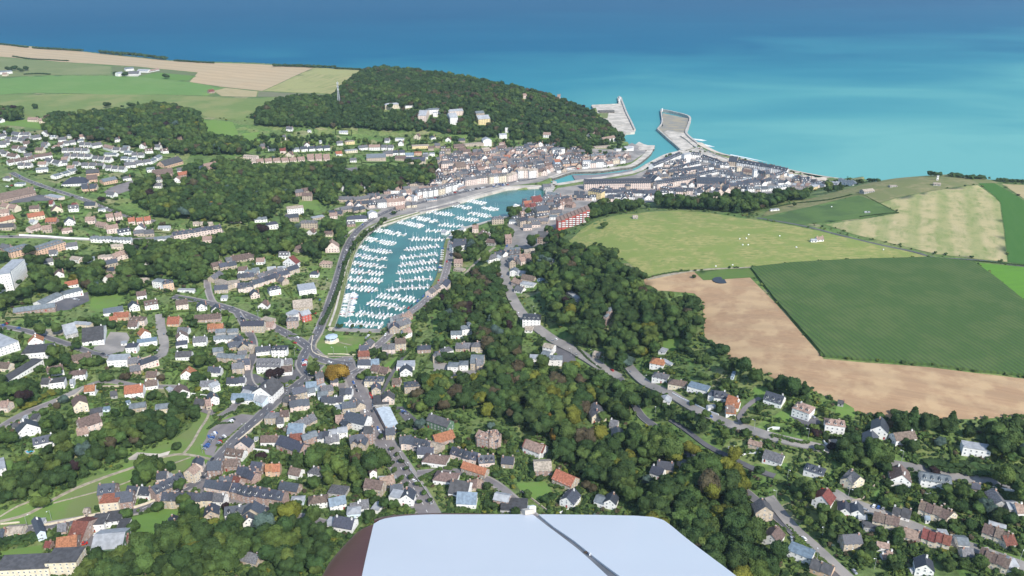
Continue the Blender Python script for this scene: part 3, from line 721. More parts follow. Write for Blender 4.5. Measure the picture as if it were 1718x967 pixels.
# ------------------------------------------------------------------ fields
def fieldmat(name, c1, c2, ang=0, per=3.0, stretch=14, c3=None, rows=0, rowc=None, patch=.02, rowamt=.5, bump=.15):
    m = bpy.data.materials.new(name); m.use_nodes = True; n, l = nodes_of(m); b = n["Principled BSDF"]; b.inputs["Roughness"].default_value = .95; b.inputs["Specular IOR Level"].default_value = .1
    tc = n.new("ShaderNodeTexCoord"); r0 = n.new("ShaderNodeMapping"); r0.inputs["Rotation"].default_value = (0,0,ang); l.new(tc.outputs["Object"], r0.inputs[0])
    mp = n.new("ShaderNodeMapping"); mp.inputs["Scale"].default_value = (1/(per*stretch), 1/per, 1); l.new(r0.outputs[0], mp.inputs[0])
    no = n.new("ShaderNodeTexNoise"); no.inputs["Scale"].default_value = 1; no.inputs["Detail"].default_value = 6; no.inputs["Roughness"].default_value = .65; l.new(mp.outputs[0], no.inputs["Vector"])
    r = n.new("ShaderNodeMapRange"); r.inputs[1].default_value = .3; r.inputs[2].default_value = .7; l.new(no.outputs["Fac"], r.inputs[0])
    mx = n.new("ShaderNodeMix"); mx.data_type = 'RGBA'; mx.inputs[6].default_value = (*c1,1); mx.inputs[7].default_value = (*c2,1); l.new(r.outputs[0], mx.inputs[0]); out = mx.outputs[2]
    p = n.new("ShaderNodeTexNoise"); p.inputs["Scale"].default_value = patch; p.inputs["Detail"].default_value = 9; p.inputs["Roughness"].default_value = .62; l.new(tc.outputs["Object"], p.inputs["Vector"])
    r3 = n.new("ShaderNodeMapRange"); r3.inputs[1].default_value = .46; r3.inputs[2].default_value = .58; l.new(p.outputs["Fac"], r3.inputs[0])
    if c3:
        m3 = n.new("ShaderNodeMix"); m3.data_type = 'RGBA'; l.new(r3.outputs[0], m3.inputs[0]); l.new(out, m3.inputs[6]); m3.inputs[7].default_value = (*c3,1); out = m3.outputs[2]
    if rows:
        sx = n.new("ShaderNodeSeparateXYZ"); l.new(r0.outputs[0], sx.inputs[0])
        w1 = n.new("ShaderNodeMath"); w1.operation = 'MULTIPLY'; w1.inputs[1].default_value = 6.283/rows; l.new(sx.outputs[1], w1.inputs[0])
        w2 = n.new("ShaderNodeMath"); w2.operation = 'SINE'; l.new(w1.outputs[0], w2.inputs[0])
        w3 = n.new("ShaderNodeMapRange"); w3.inputs[1].default_value = -.3; w3.inputs[2].default_value = .8; w3.inputs[4].default_value = rowamt; l.new(w2.outputs[0], w3.inputs[0])
        m4 = n.new("ShaderNodeMix"); m4.data_type = 'RGBA'; l.new(w3.outputs[0], m4.inputs[0]); l.new(out, m4.inputs[6]); m4.inputs[7].default_value = (*(rowc or c2),1); out = m4.outputs[2]
    l.new(out, b.inputs["Base Color"])
    bp = n.new("ShaderNodeBump"); bp.inputs["Distance"].default_value = bump; bn = n.new("ShaderNodeTexNoise"); bn.inputs["Scale"].default_value = .8; bn.inputs["Detail"].default_value = 6
    l.new(tc.outputs["Object"], bn.inputs["Vector"]); l.new(bn.outputs["Fac"], bp.inputs["Height"]); l.new(bp.outputs[0], b.inputs["Normal"])
    return m
def dirpx(a, b):
    p, q = gnd(*a), gnd(*b); return -math.atan2(q[1]-p[1], q[0]-p[0])
def field(name, s, m, dz=.25, cell=12, occ=3, **k):
    P = G('P', s); o = drape(name, P, m, dz, cell, **k); occ_poly(P, occ); return o
STUB = (.42,.28,.165); STUB2 = (.31,.20,.12)
a1 = dirpx((1400,640),(1700,690)); a2 = dirpx((1300,460),(1480,590))
field("stubble_field", "1080,470 1100,464 1130,459 1165,457 1180,471 1258,466 1300,508 1345,560 1382,603 1450,609 1560,617 1640,627 1718,636 1760,640 1760,704 1718,699 1640,704 1520,706 1470,700 1430,690 1400,672 1360,655 1300,636 1240,608 1200,583 1182,565 1180,530 1178,505 1165,493 1120,489 1085,487",
      fieldmat("cut_stubble", STUB, STUB2, a1, 3.2, 22, (.46,.325,.19), patch=.035, rows=22, rowc=(.30,.21,.13), rowamt=.28), .25)
field("grass_patch", "1165,457 1258,449 1268,466 1205,470 1180,471", fieldmat("rough_grass", (.09,.16,.04),(.12,.17,.05),0,4,3), .4, 8)
MZ = G('P', "1259,451 1330,443 1400,439 1480,436 1560,434 1632,441 1670,468 1718,507 1770,545 1770,637 1718,632 1640,625 1560,614 1450,606 1383,600 1345,556 1300,504")
drape("maize_crop", MZ, fieldmat("maize", (.058,.118,.030),(.085,.140,.042), a2, 1.4, 14, (.095,.145,.045), rows=4.6, rowc=(.040,.055,.038), patch=.03, rowamt=.45, bump=.8), 2.3, 12, skirt=2.4); occ_poly(MZ, 3)
field("meadow", "1634,441 1718,449 1790,455 1790,560 1770,545 1718,505 1670,466", fieldmat("bright_grass",(.115,.26,.035),(.10,.22,.035),0,6,3), .3)
field("pasture", "942,420 955,405 975,386 1000,372 1040,361 1100,355 1150,354 1192,358 1240,366 1275,370 1330,379 1400,395 1480,411 1560,432 1480,435 1400,437 1330,441 1262,448 1180,453 1130,457 1082,468 1068,452 1050,438 1030,428 1000,424 965,424",
      fieldmat("dry_pasture", (.40,.35,.14),(.14,.21,.055),.1,4.5,2.2,(.21,.26,.075), patch=.035, bump=.4), .25)
field("pasture", "1272,367 1300,360 1345,350 1400,338 1440,329 1475,342 1507,358 1450,366 1383,374 1330,378", fieldmat("green_pasture",(.085,.15,.045),(.11,.17,.055),.2,5,3,(.075,.125,.045),patch=.02), .25)
SB = G('P', "1384,377 1450,368 1510,358 1478,342 1500,334 1560,322 1640,311 1660,325 1677,340 1684,390 1690,440 1640,435 1572,427 1530,417 1480,405 1430,393")
a3 = dirpx((1600,330),(1610,430))
drape("stubble_field", SB, fieldmat("striped_stubble", (.46,.38,.22),(.19,.24,.08), a3, 9, 4, (.42,.36,.19), rows=34, rowc=(.17,.24,.07), patch=.05, rowamt=.42), .25, 12); occ_poly(SB, 3)
field("meadow", "1641,308 1668,308 1718,337 1790,380 1790,450 1718,444 1692,440 1686,390 1679,340 1662,324", fieldmat("dark_meadow",(.055,.14,.03),(.065,.15,.035),a3,6,6), .28)
field("stubble_field", "1680,309 1718,311 1800,316 1800,378 1718,334", fieldmat("pale_stubble",(.42,.34,.19),(.32,.28,.14),0,5,4), .28)
field("headland_scrub", "1430,315 1465,306 1500,300 1545,296 1600,293 1660,302 1676,307 1640,310 1560,321 1500,333 1476,341 1440,328 1400,337 1300,359 1275,366 1290,352 1340,338", fieldmat("dry_scrub",(.30,.26,.14),(.13,.16,.06),.6,7,2,(.17,.19,.08),patch=.03), .25)
# the plateau on the left
a4 = dirpx((100,100),(500,140))
field("stubble_field", "-60,72 0,75 60,79 180,92 300,104 430,108 527,114 490,130 440,153 380,147 318,138 332,122 230,112 100,104 20,97 -60,92", fieldmat("far_stubble",(.50,.38,.235),(.38,.29,.18),a4,6,16,(.42,.33,.21),patch=.006, rows=36, rowc=(.33,.26,.16), rowamt=.35), .3, 20)
field("ploughed_field", "528,114 604,118 585,135 562,158 500,156 442,153 490,131", fieldmat("strip_field",(.40,.34,.18),(.17,.22,.07),dirpx((480,150),(590,120)),9,9,(.30,.30,.13),patch=.01), .3, 20)
field("meadow", "-60,99 20,98 100,105 186,112 186,126 85,126 0,130 -60,131", fieldmat("olive_meadow",(.19,.22,.09),(.14,.175,.075),a4,7,8,(.20,.22,.10),patch=.008), .3, 20)
field("meadow", "188,112 232,113 330,123 316,137 300,134 262,128 188,127", fieldmat("dark_olive_meadow",(.12,.155,.07),(.15,.17,.08),a4,7,8), .32, 16)
field("meadow", "-60,134 0,131 85,127 188,128 262,130 318,138 352,144 376,151 345,161 270,159 190,160 130,157 60,156 20,158 -60,165", fieldmat("bright_far_meadow",(.14,.25,.07),(.12,.21,.06),a4,7,10,(.15,.24,.075),patch=.008), .3, 20)
field("meadow", "-60,167 20,159 130,158 270,160 345,162 372,164 420,166 480,163 470,168 425,188 405,203 345,196 330,190 260,184 210,186 130,190 70,196 0,188 -60,190", fieldmat("rough_far_meadow",(.17,.22,.075),(.13,.19,.06),a4,7,6,(.21,.23,.09),patch=.012), .3, 20)
field("stubble_field", "358,153 380,148 432,154 430,163 372,162", fieldmat("tan_strip",(.42,.34,.2),(.3,.27,.14),a4,5,6), .34, 14)
field("ploughed_field", "434,154 500,157 556,160 551,167 470,163 432,163", fieldmat("dark_soil",(.20,.19,.13),(.14,.16,.08),a4,6,10), .34, 14)
field("lawn", "232,129 262,122 330,128 315,136 275,134", fieldmat("far_lawn",(.12,.22,.05),(.11,.2,.05),0,6,2), .36, 12)
# meadows in the valley and lawns
field("meadow", "-60,905 0,893 64,884 143,870 165,852 215,838 262,838 258,815 300,800 330,790 352,770 360,740 352,700 335,690 320,718 280,745 225,765 200,788 150,802 100,832 40,850 -60,870", fieldmat("valley_meadow",(.12,.215,.05),(.145,.21,.06),.4,6,4,(.15,.19,.07),patch=.02), .2, 10, occ=4)
field("lawn", "530,566 545,562 612,566 614,570 596,590 575,597 545,596 532,588", fieldmat("mown_lawn",(.105,.20,.04),(.13,.20,.055),.3,5,2,(.18,.20,.08)), .3, 8)
field("lawn", "215,870 275,855 300,858 290,880 262,900 240,905 215,893", fieldmat("lawn_near_woods",(.14,.24,.055),(.12,.21,.05),.3,5,2), .2, 8, occ=4)
field("lawn", "0,925 70,915 72,950 40,967 0,967", fieldmat("lawn_low_left",(.13,.22,.05),(.15,.22,.06),.3,5,2), .2, 8, occ=4)
for i, s in enumerate(("727,540 748,534 750,548 740,558 726,558","640,617 664,600 680,600 668,630 650,628","1123,560 1150,556 1150,572 1135,590 1112,590 1112,575","976,548 1000,545 1002,553 990,563 978,560",
    "865,812 915,808 935,838 900,845 880,835","190,525 205,500 212,490 155,493 150,520 165,525","340,200 390,205 400,225 385,240 345,235","405,225 435,222 440,245 410,245","0,205 60,200 72,218 30,212 0,210",
    "500,340 535,335 537,352 505,350","870,690 935,745 900,700","1310,690 1345,700 1330,712 1290,705","1405,670 1440,690 1432,702 1400,700","1265,650 1290,655 1280,668 1262,665")):
    field("lawn", s, fieldmat("garden_lawn_%d" % i,(.125,.23,.05),(.15,.22,.06),.3,5,2,(.13,.20,.06) if i % 2 else None), .25, 8, occ=4)
# town paving, parkings, yards
T1 = "556,352 600,340 650,322 700,300 722,275 745,264 800,258 860,246 905,243 960,250 1000,250 1040,252 1060,240 1082,250 1084,256 1060,272 1030,280 1000,285 960,288 925,298 905,306 860,312 800,328 755,340 705,354 660,368 640,378 622,392 600,405 590,395 612,372 640,352"
field("town_paving", T1, M["paving"], .2, 12, occ=4)
field("town_paving", "935,316 1000,306 1064,294 1090,282 1118,266 1142,258 1170,262 1200,266 1250,276 1300,288 1370,302 1430,309 1405,312 1300,325 1200,328 1060,343 1000,348 975,372 935,385 915,410 880,420 850,410 852,375 885,350 918,332", M["paving"], .2, 12, occ=4)
def yard(c, s, m, dz=.32, name="car_park"): 
    P = G(c, s); drape(name, P, m, dz, 8); occ_poly(P, 2)
yard('D1', "690,310 740,230 850,235 870,270 830,360 730,380 600,340", M["paving"], name="yard")
yard('C5', "300,890 350,860 500,825 590,800 600,860 470,920 380,930 330,905", M["asphalt"], name="yard")
yard('C5', "100,180 240,150 330,150 400,175 380,190 250,190 50,210", M["asphalt"], name="yard")
yard('C5', "740,100 890,50 895,110 780,150 690,135", M["road2"], name="yard")
yard('D5', "1330,100 1370,40 1450,10 1540,0 1500,50 1430,110 1400,180 1350,170", M["road2"])
yard('D1', "1400,890 1500,820 1620,780 1710,790 1600,870 1500,959 1380,940", M["road2"])
yard('D5', "540,640 600,640 610,700 700,660 740,690 700,730 600,790 560,790", M["road2"])
yard('D2', "380,330 430,330 470,350 440,440 380,470 280,500 260,560 160,520 100,480 60,500 60,440 110,430 200,470 330,440 370,400", M["asphalt"])
yard('D2', "1040,650 1100,650 1200,740 1250,790 1180,810 1110,740", M["asphalt"])
yard('D3', "495,190 560,200 640,280 700,420 640,415 570,370 520,300 490,240", M["asphalt"])
yard('D4', "390,120 420,110 470,140 540,130 560,160 510,190 460,170", M["asphalt"], name="driveway")
yard('D2', "1305,350 1400,360 1400,420 1640,400 1660,430 1420,470 1310,470", M["paving"], name="courtyard")
yard('D1', "1330,705 1400,740 1450,770 1420,790 1330,760", M["road2"], name="yard")
yard('C6', "960,90 1200,60 1180,150 960,180", M["paving"], name="yard")
yard('D2', "640,500 720,490 790,560 850,610 760,620 700,560", M["road2"])
yard('D5', "840,195 900,155 1050,165 1120,145 1100,180 1000,195 850,207", M["conc2"], name="gravel_patch")
yard('D1', "190,215 430,205 420,250 340,262 260,250", M["path"], name="sand_yard")
# ------------------------------------------------------------------ roads
def RD(c, s, w, **k): return road(G(c, s), w, **k)
RD('P', "512,592 530,565 545,530 556,500 566,468 574,440 582,415 596,392 616,374 640,360 665,350 700,342 740,332 800,318 860,306 900,300", 8)
RD('P', "290,498 330,505 380,517 440,541 490,565 520,585 545,605 590,612", 9)
RD('P', "600,600 640,575 676,535 710,508 740,478 752,440 758,404", 7, m="road2")
RD('P', "512,592 505,612 515,628", 8)
RD('P', "536,612 510,638 470,668 430,705 385,748 352,788 335,808", 9)
RD('P', "575,600 588,625 605,665 640,735 672,785 700,830 722,870", 13, m="road2", walk=2.5)
RD('P', "590,628 640,600 660,590", 6)
RD('P', "683,590 665,615 650,640 635,665 620,672", 4, dash=False, kerb=False)
RD('P', "858,408 848,430 846,455 850,478 862,505 878,530 900,550 930,572 965,590 1000,612 1040,635", 8, m="road2")
RD('P', "1050,608 1062,625 1085,645 1125,662 1160,684 1195,700 1222,712 1248,719 1295,734 1343,745 1392,756", 5.5, m="road2", dash=False)
RD('P', "1495,779 1543,787 1597,800 1660,809 1740,822", 5, m="road2", dash=False)
RD('P', "1040,635 1056,665 1075,697 1095,714 1130,745 1180,780 1241,819 1275,846 1310,875 1345,907 1385,945 1410,985", 5.5, walk=.4); ROADS.pop()
for s in ("1064,688 1092,711", "1243,820 1310,875 1345,907 1385,945 1410,980"): ROADS.append((spline(G('P', s)), 7))
RD('P', "1290,835 1330,885 1375,925 1420,967 1440,985", 4, dash=False)
RD('P', "1397,828 1422,842 1454,854 1517,878 1581,903 1644,924 1720,952", 5.5, m="road2", dash=False)
RD('P', "1125,705 1150,722 1185,748 1232,772 1270,790 1300,800", 4, dash=False, kerb=False)
RD('P', "-20,545 40,555 95,572 125,582 155,593 182,598", 5.5, dash=False)
RD('P', "268,528 270,550 275,575 272,595 258,603 232,604 205,602 182,598", 6, dash=False)
RD('P', "-20,725 0,718 40,695 95,673 138,653 180,640 230,648 300,650", 4.5, m="road2", dash=False)
RD('P', "-30,905 0,897 64,886 143,872 200,862 230,858 258,846 300,826 335,808", 6.5)
RD('P', "335,808 340,822 360,830 400,842 450,858 500,868 545,880", 6, m="road2", dash=False)
RD('P', "20,290 38,300 70,312 100,322 140,335 182,352 225,366 260,372", 6)
RD('P', "-20,398 60,398 150,402 230,402 300,396 375,388", 5.5, m="road2", dash=False)
RD('P', "347,470 350,490 358,508 372,516", 5, m="road2", dash=False)
RD('P', "395,520 410,545 424,572 424,600 415,628 425,650 455,655 480,650", 6, dash=False)
RD('P', "425,650 405,670 385,690 370,700", 5, m="road2", dash=False)
RD('P', "700,795 740,792 790,795 830,812 870,845 905,875 940,905", 5, m="road2", dash=False)
RD('P', "1270,366 1288,369 1350,380 1413,396 1475,411 1533,423 1570,433 1640,437 1718,447", 4, dash=False, kerb=False)
RD('P', "1248,719 1240,700 1250,685 1262,675 1275,668", 4, m="road2", dash=False, kerb=False)
RD('P', "660,362 720,352 770,340", 4, m="road2", dash=False)
RD('P', "830,415 800,440 780,460", 3.5, m="path", dash=False, kerb=False)
for s, w in (("-40,882 0,876 50,862 84,842 128,820 180,800 230,783 276,767 310,763 352,771", 2.6), ("307,763 322,745 335,722 348,702 352,690", 2.2), ("90,845 140,832 200,815 260,790 320,768", 1.2), ("0,868 30,850 60,838", 1.2), ("530,588 531,575 541,560", 1.6), ("555,572 590,580", 1.2), ("532,590 548,598 610,598", 1.6)):
    o, Q = strip("footpath", G('P', s), w, M["path"], .5); occ_line(Q, w+1, 2)
for s in ("1160,455 1130,461 1085,470", "1082,468 1180,453 1262,449 1400,438 1560,433"):
    strip("farm_track", G('P', s), 3.0, M["path"], .5)
# ------------------------------------------------------------------ basin, harbour, quays, piers
bw = drape("basin_water", BASIN, BW, cell=20, zf=lambda x, y: 2.0)
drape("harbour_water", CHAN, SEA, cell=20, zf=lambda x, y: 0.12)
BQ = [atz(u, v, 2.0) for u, v in pts("561,553 572,520 581,480 589,450 598,424 612,402 632,385 668,372 706,360")]
GRB = mat("grassy_bank",(.17,.20,.08),.95,.3,.2,col2=(.13,.16,.05))
quay_piece("basin_bank", BQ, 13, GRB, 4.6, 1, mwall=M["conc2"])
o, q = strip("bank_path", [(x, y) for x, y in sides(spline(BQ,8), 11)[0]], 2.2, M["conc2"], .9)
BQ2 = [atz(u, v, 2.0) for u, v in pts("706,360 760,346 800,334 852,320 905,317 915,320")]
quay_piece("basin_quay", BQ2, 13, M["conc2"], 4.6, 1, mwall=M["conc2"])
BQ3 = [atz(u, v, 2.0) for u, v in pts("915,320 912,332 882,346 852,364 812,375 768,388 748,404")]
quay_piece("basin_quay", BQ3, 8, M["conc2"], 4.6, 1, mwall=M["darkstone"])
BQ4 = [atz(u, v, 2.0) for u, v in pts("748,404 738,440 731,470 707,507 682,532 652,549 640,556")]
quay_piece("basin_bank", BQ4, 7, GRB, 4.7, 1, mwall=M["darkstone"])
BQ5 = [atz(u, v, 2.0) for u, v in pts("640,556 600,555 561,553")]
quay_piece("basin_quay", BQ5, 9, M["paving"], 4.7, 1, mwall=M["conc2"])
CL = [atz(u, v, 1.0) for u, v in pts("1075,247 1098,247 1096,251 1091,262 1066,281 1040,286 1000,291 962,292 942,298 928,303")]
quay_piece("harbour_quay", CL, 12, M["conc2"], QZ, -1, mwall=M["darkstone"])
CR = [atz(u, v, 1.0) for u, v in pts("930,312 972,305 1020,298 1062,290 1086,277 1115,262 1138,256 1143,250")]
quay_piece("harbour_quay", CR, 12, M["conc2"], QZ, -1, mwall=M["darkstone"])
def slab(name, s, zt, m, zb=-3.5, mw=None, label=None, cat=None, bevel=0):
    P = [atz(u, v, zt if not callable(zt) else 3.5) for u, v in pts(s)]
    mb = MB(); n = len(P); a = sum(P[i][0]*P[(i+1)%n][1]-P[(i+1)%n][0]*P[i][1] for i in range(n))
    if a < 0: P = P[::-1]
    o = delaunay_2d_cdt([Vector(p) for p in P], [], [list(range(n))], 1, 1e-4, False)
    V = [(v.x, v.y, zt) for v in o[0]]; mb.add(V, [tuple(f) for f in o[2] if inpoly(np.array([sum(V[i][0] for i in f)/3]), np.array([sum(V[i][1] for i in f)/3]), P)[0]], 0)
    for i in range(n):
        (x1,y1),(x2,y2) = P[i], P[(i+1)%n]; mb.add([(x1,y1,zb),(x2,y2,zb),(x2,y2,zt),(x1,y1,zt)], [(0,1,2,3)], 1)
    ob = mb.obj(name, [m, mw or m]); return ob
def wallline(name, L, h, t, m, z=None, base=-1.0):
    P = spline(L, 6); A, C_ = sides(P, t); n = len(P)
    zz = [z if z is not None else float(Hf(*p))+.2 for p in P]
    mb = MB(); V = [(p[0],p[1],q+base) for p, q in zip(A, zz)]+[(p[0],p[1],q+h) for p, q in zip(A, zz)]+[(p[0],p[1],q+h) for p, q in zip(C_, zz)]+[(p[0],p[1],q+base) for p, q in zip(C_, zz)]
    F = []
    for i in range(n-1):
        for k in range(3): F.append((k*n+i, k*n+i+1, (k+1)*n+i+1, (k+1)*n+i))
    F += [(0,n,2*n,3*n), (4*n-1,3*n-1,2*n-1,n-1)]
    mb.add(V, F); o = mb.obj(name, [m]); return o
o = slab("west_pier", "992,177 1038,175 1036,163 1043,163 1051,190 1066,217 1065,222 1050,223 1046,230 1030,216 1016,206 1003,194", 4.8, M["conc2"], mw=M["conc2"])
o["label"] = "pale concrete breakwater platform at the foot of the wooded hill"; o["category"] = "pier"
w = wallline("sea_wall", [atz(u,v,4.9) for u,v in pts("1039,163 1044,172 1051,190 1058,204 1065,219")], 2.6, 4.0, M["concrete"], 4.8); w.parent = o
w = wallline("parapet", [atz(u,v,4.9) for u,v in pts("993,177 1038,175")], 1.2, 2.0, M["conc2"], 4.8); w.parent = o
g_ = slab("lawn_bed", "1006,190 1021,190 1019,199 1010,198", 4.95, GRB, 4.5); g_.parent = o
g_ = slab("dark_shed_roof", "1003,185 1031,185 1031,188 1006,188", 7.5, M["darkstone"], 4.8); g_.parent = o
g_ = slab("apron", "1024,198 1044,196 1050,210 1030,212", 5.0, M["conc2"], 4.6); g_.parent = o
tb = MB(); tb.tube((0,0,-4),(0,0,9),1.7,1.4,12); tb.tube((0,0,9),(0,0,9.5),2.1,2.1,12); tb.tube((0,0,9.5),(0,0,11.5),1.0,1.0,10); tb.tube((0,0,11.5),(0,0,12.6),1.2,.1,10)
x, y = atz(1039.5, 171, 5); lt = tb.obj("harbour_light", [M["white"]], None, (x, y, 5)); reg(lt, None, "lighthouse", label="white harbour light tower on the tip of the left-hand pier")
o = slab("east_pier", "1112,190 1155,199 1151,222 1170,241 1172,247 1145,254 1122,233 1103,216 1112,212", 4.2, M["mud"], mw=M["darkstone"])
o["label"] = "sandy-floored breakwater platform with stone walls right of the harbour mouth"; o["category"] = "pier"
w = wallline("sea_wall", [atz(u,v,5.5) for u,v in pts("1109,184 1130,188 1156,196 1155,210 1151,222 1158,231 1171,241")], 2.6, 4.5, M["concrete"], 4.2, -7); w.parent = o
w = wallline("quay_edge", [atz(u,v,5) for u,v in pts("1103,216 1112,224 1122,233 1134,243 1145,253")], .8, 3.2, M["concrete"], 4.6, -8); w.parent = o
w = wallline("quay_edge", [atz(u,v,5) for u,v in pts("1109,184 1110,192 1111,205 1104,215")], .5, 3, M["concrete"], 4.4, -8); w.parent = o
g_ = slab("apron", "1114,222 1120,219 1152,224 1168,240 1170,246 1146,253 1130,238", 4.6, M["conc2"], 4.0); g_.parent = o
tb2 = tb.mesh("harbour_light", [M["white"]]); x, y = atz(1111,186,5); lt = put("harbour_light", tb2, None, (x,y,5), 0, (.8,.8,.5)); reg(lt, None, "lighthouse", label="short white beacon on the corner of the right-hand breakwater")
o = slab("jetty", "1063,245 1072,238 1080,242 1098,247 1098,250 1085,252 1074,252", 5.0, M["conc2"], mw=M["darkstone"]); reg(o, None, "jetty", label="stone jetty jutting into the channel below the road bend")
o = slab("mud_bank", "960,294 1000,293 1040,289 1062,284 1062,289 1020,297 990,301 965,302", 1.6, mat("mud_grey",(.17,.18,.21),.7,.3,.08,col2=(.24,.22,.21)), -2); struct(o)
o = slab("lock", "915,321 928,303 934,305 934,311 922,330 913,332", 4.9, M["concrete"], mw=M["darkstone"]); reg(o, None, "lock gate", label="concrete lock and swing bridge between the outer harbour and the yacht basin")
drape("promenade", G("P", "1143,256 1150,254 1172,247 1200,260 1250,273 1300,286 1370,299 1440,309 1400,308 1330,299 1290,292 1240,283 1200,275 1180,270 1150,266"), M["conc2"], .3, 8)
bp = drape("beach", [atz(u,v,2) for u,v in pts("1152,240 1172,243 1200,258 1250,270 1300,283 1370,297 1446,307 1420,310 1370,303 1300,292 1250,281 1210,272 1180,264 1150,256")], M["shingle"], cell=10, zf=lambda x,y: 3.6 if not is_water(np.array([x]),np.array([y]))[0] else 0.1)
bp.location.z = .25
BS = [atz(u,v,0) for u,v in pts("1171,240 1200,256 1250,268.5 1300,281 1370,295.5 1446,306")]
_l, _r = sides(spline(BS,8), 40)
mb = MB(); Pn = spline(BS,8); nn = len(Pn); V = [(p[0],p[1],.05) for p in sides(Pn,18)[0]]+[(p[0],p[1],4.1) for p in sides(Pn,22)[1]]; mb.add(V, [(i,i+1,nn+i+1,nn+i) for i in range(nn-1)]); mb.f = [f[::-1] for f in mb.f]
struct(mb.obj("beach_slope", [M["shingle"]]))
# ------------------------------------------------------------------ buildings, measured in the photograph and set down on the terrain
B('E1', """0,330 90,310 sw x2; 60,355 220,365 sw x2; 222,372 340,382 sw x2; 0,415 130,400 sw x2; 145,290 230,305 sw; 232,302 370,300 sw x2; 25,275 80,272 pw;
415,345 520,330 sw x2; 135,470 310,490 bw x2; 440,495 530,500 bc; 515,455 565,455 sw; 275,505 360,485 sw; 85,570 200,580 bw x2; 110,660 440,600 bw x4;
440,590 660,560 bw x3; 555,620 740,670 sw x2; 742,662 840,655 sw; 220,690 390,692 sw x2; 455,745 600,735 gw; 690,830 980,740 gw x3; 790,415 960,392 sw x2;
720,430 785,430 bw; 985,430 1130,432 sw x2; 1160,445 1280,422 sw x2; 1285,450 1400,485 mw; 1400,490 1600,500 sw x2; 1550,525 1640,528 gw; 765,500 1100,505 sw x4;
790,570 1140,580 sw x4; 1145,600 1380,622 sw x3; 1300,545 1450,555 gw; 1010,690 1300,698 sw x3; 1310,718 1560,742 sw x3; 1560,690 1700,680 sw; 1500,600 1700,610 gw x2;
1700,665 1900,640 sw x2; 1900,640 2030,560 gw x2; 1640,560 1800,560 sw x2; 770,915 1080,912 nwh d28 h3.5; 1090,870 1220,862 bo d14; 1300,900 1470,868 go d14 h5; 1010,962 1220,962 nc x2;
1080,790 1240,782 ko d12; 345,110 465,115 mc; 495,130 580,120 mc; -40,120 15,125 sw; 20,540 80,545 sw""", "bungalows of the hillside estate")
B('C1', """795,275 830,270 pw d14 h7; 860,268 930,268 sw d14; 920,248 990,250 pw d16; 1000,248 1070,235 mw h3 d8; 845,240 900,235 gw d14 h6; 840,272 925,272 cwf h2 d3; 1405,390 1440,385 rk; 0,262 85,255 gw h6 d12; 15,272 45,272 mc;
1030,950 1165,945 bk d16; 1110,892 1230,862 ko d20; 1200,955 1280,950 ok h5; 1375,900 1460,890 mk h6; 1350,900 1375,895 pw h3; 880,662 910,662 pwf h2 d4; 1165,690 1215,700 sk h7; 1630,820 1718,840 cp; 1690,865 1718,860 cp""")
B('C2', """865,378 965,368 pch d14 h9 AB; 1000,368 1065,358 gwf h4 d8; 1085,462 1138,466 pp h13 d42 AB; 1148,412 1238,405 gwh h9 d14 AB; 1185,425 1215,425 pwf h8 d8; 1300,480 1352,478 pw h14 d30 AB; 1292,420 1388,415 pp h9 d14 AB; 1490,478 1568,480 py h11 d26 AB; 1475,425 1530,425 gt h7 d16;
555,538 615,542 pw h3; 930,588 985,588 pwf h4; 1630,570 1680,572 pw h7; 1668,530 1690,530 pwf h9 d4; 345,530 370,530 pwf h3; 425,605 440,605 ww h3""".replace(' ww ',' pw '))
B('C2', """80,655 130,655 sw; 160,670 200,670 rp; 240,660 290,660 gw; 300,660 500,650 nw x4; 600,612 660,608 cyf h5; 600,670 680,665 pcf; 690,650 750,645 sw x2; 755,650 830,650 mw h6; 835,650 920,650 sw h5 x2; 740,722 870,722 gt d22 h6; 850,690 915,690 sp; 1060,685 1110,685 oof h5; 1000,700 1055,700 uw; 1115,690 1200,690 pwf x2; 870,685 1000,680 nw x3; 1045,640 1160,636 cyf h4 d14; 930,718 1000,722 bt;
1000,738 1130,748 nc h6 d14 HL; 860,600 890,600 sw; 20,640 60,640 sk; 180,580 200,580 sw; 200,520 240,525 sw x2
0,738 330,722 mp x6 h3; 340,722 500,722 mp x3 h3.5 d18; 700,905 780,890 bt h6; 885,940 960,938 mw h5; 600,808 680,798 sw; 595,812 630,812 pw h4; 265,958 320,955 sk h6; 325,955 372,952 bt h8; 1030,890 1120,885 st; 690,925 730,925 pt h4; 575,925 600,920 pwg h6""")
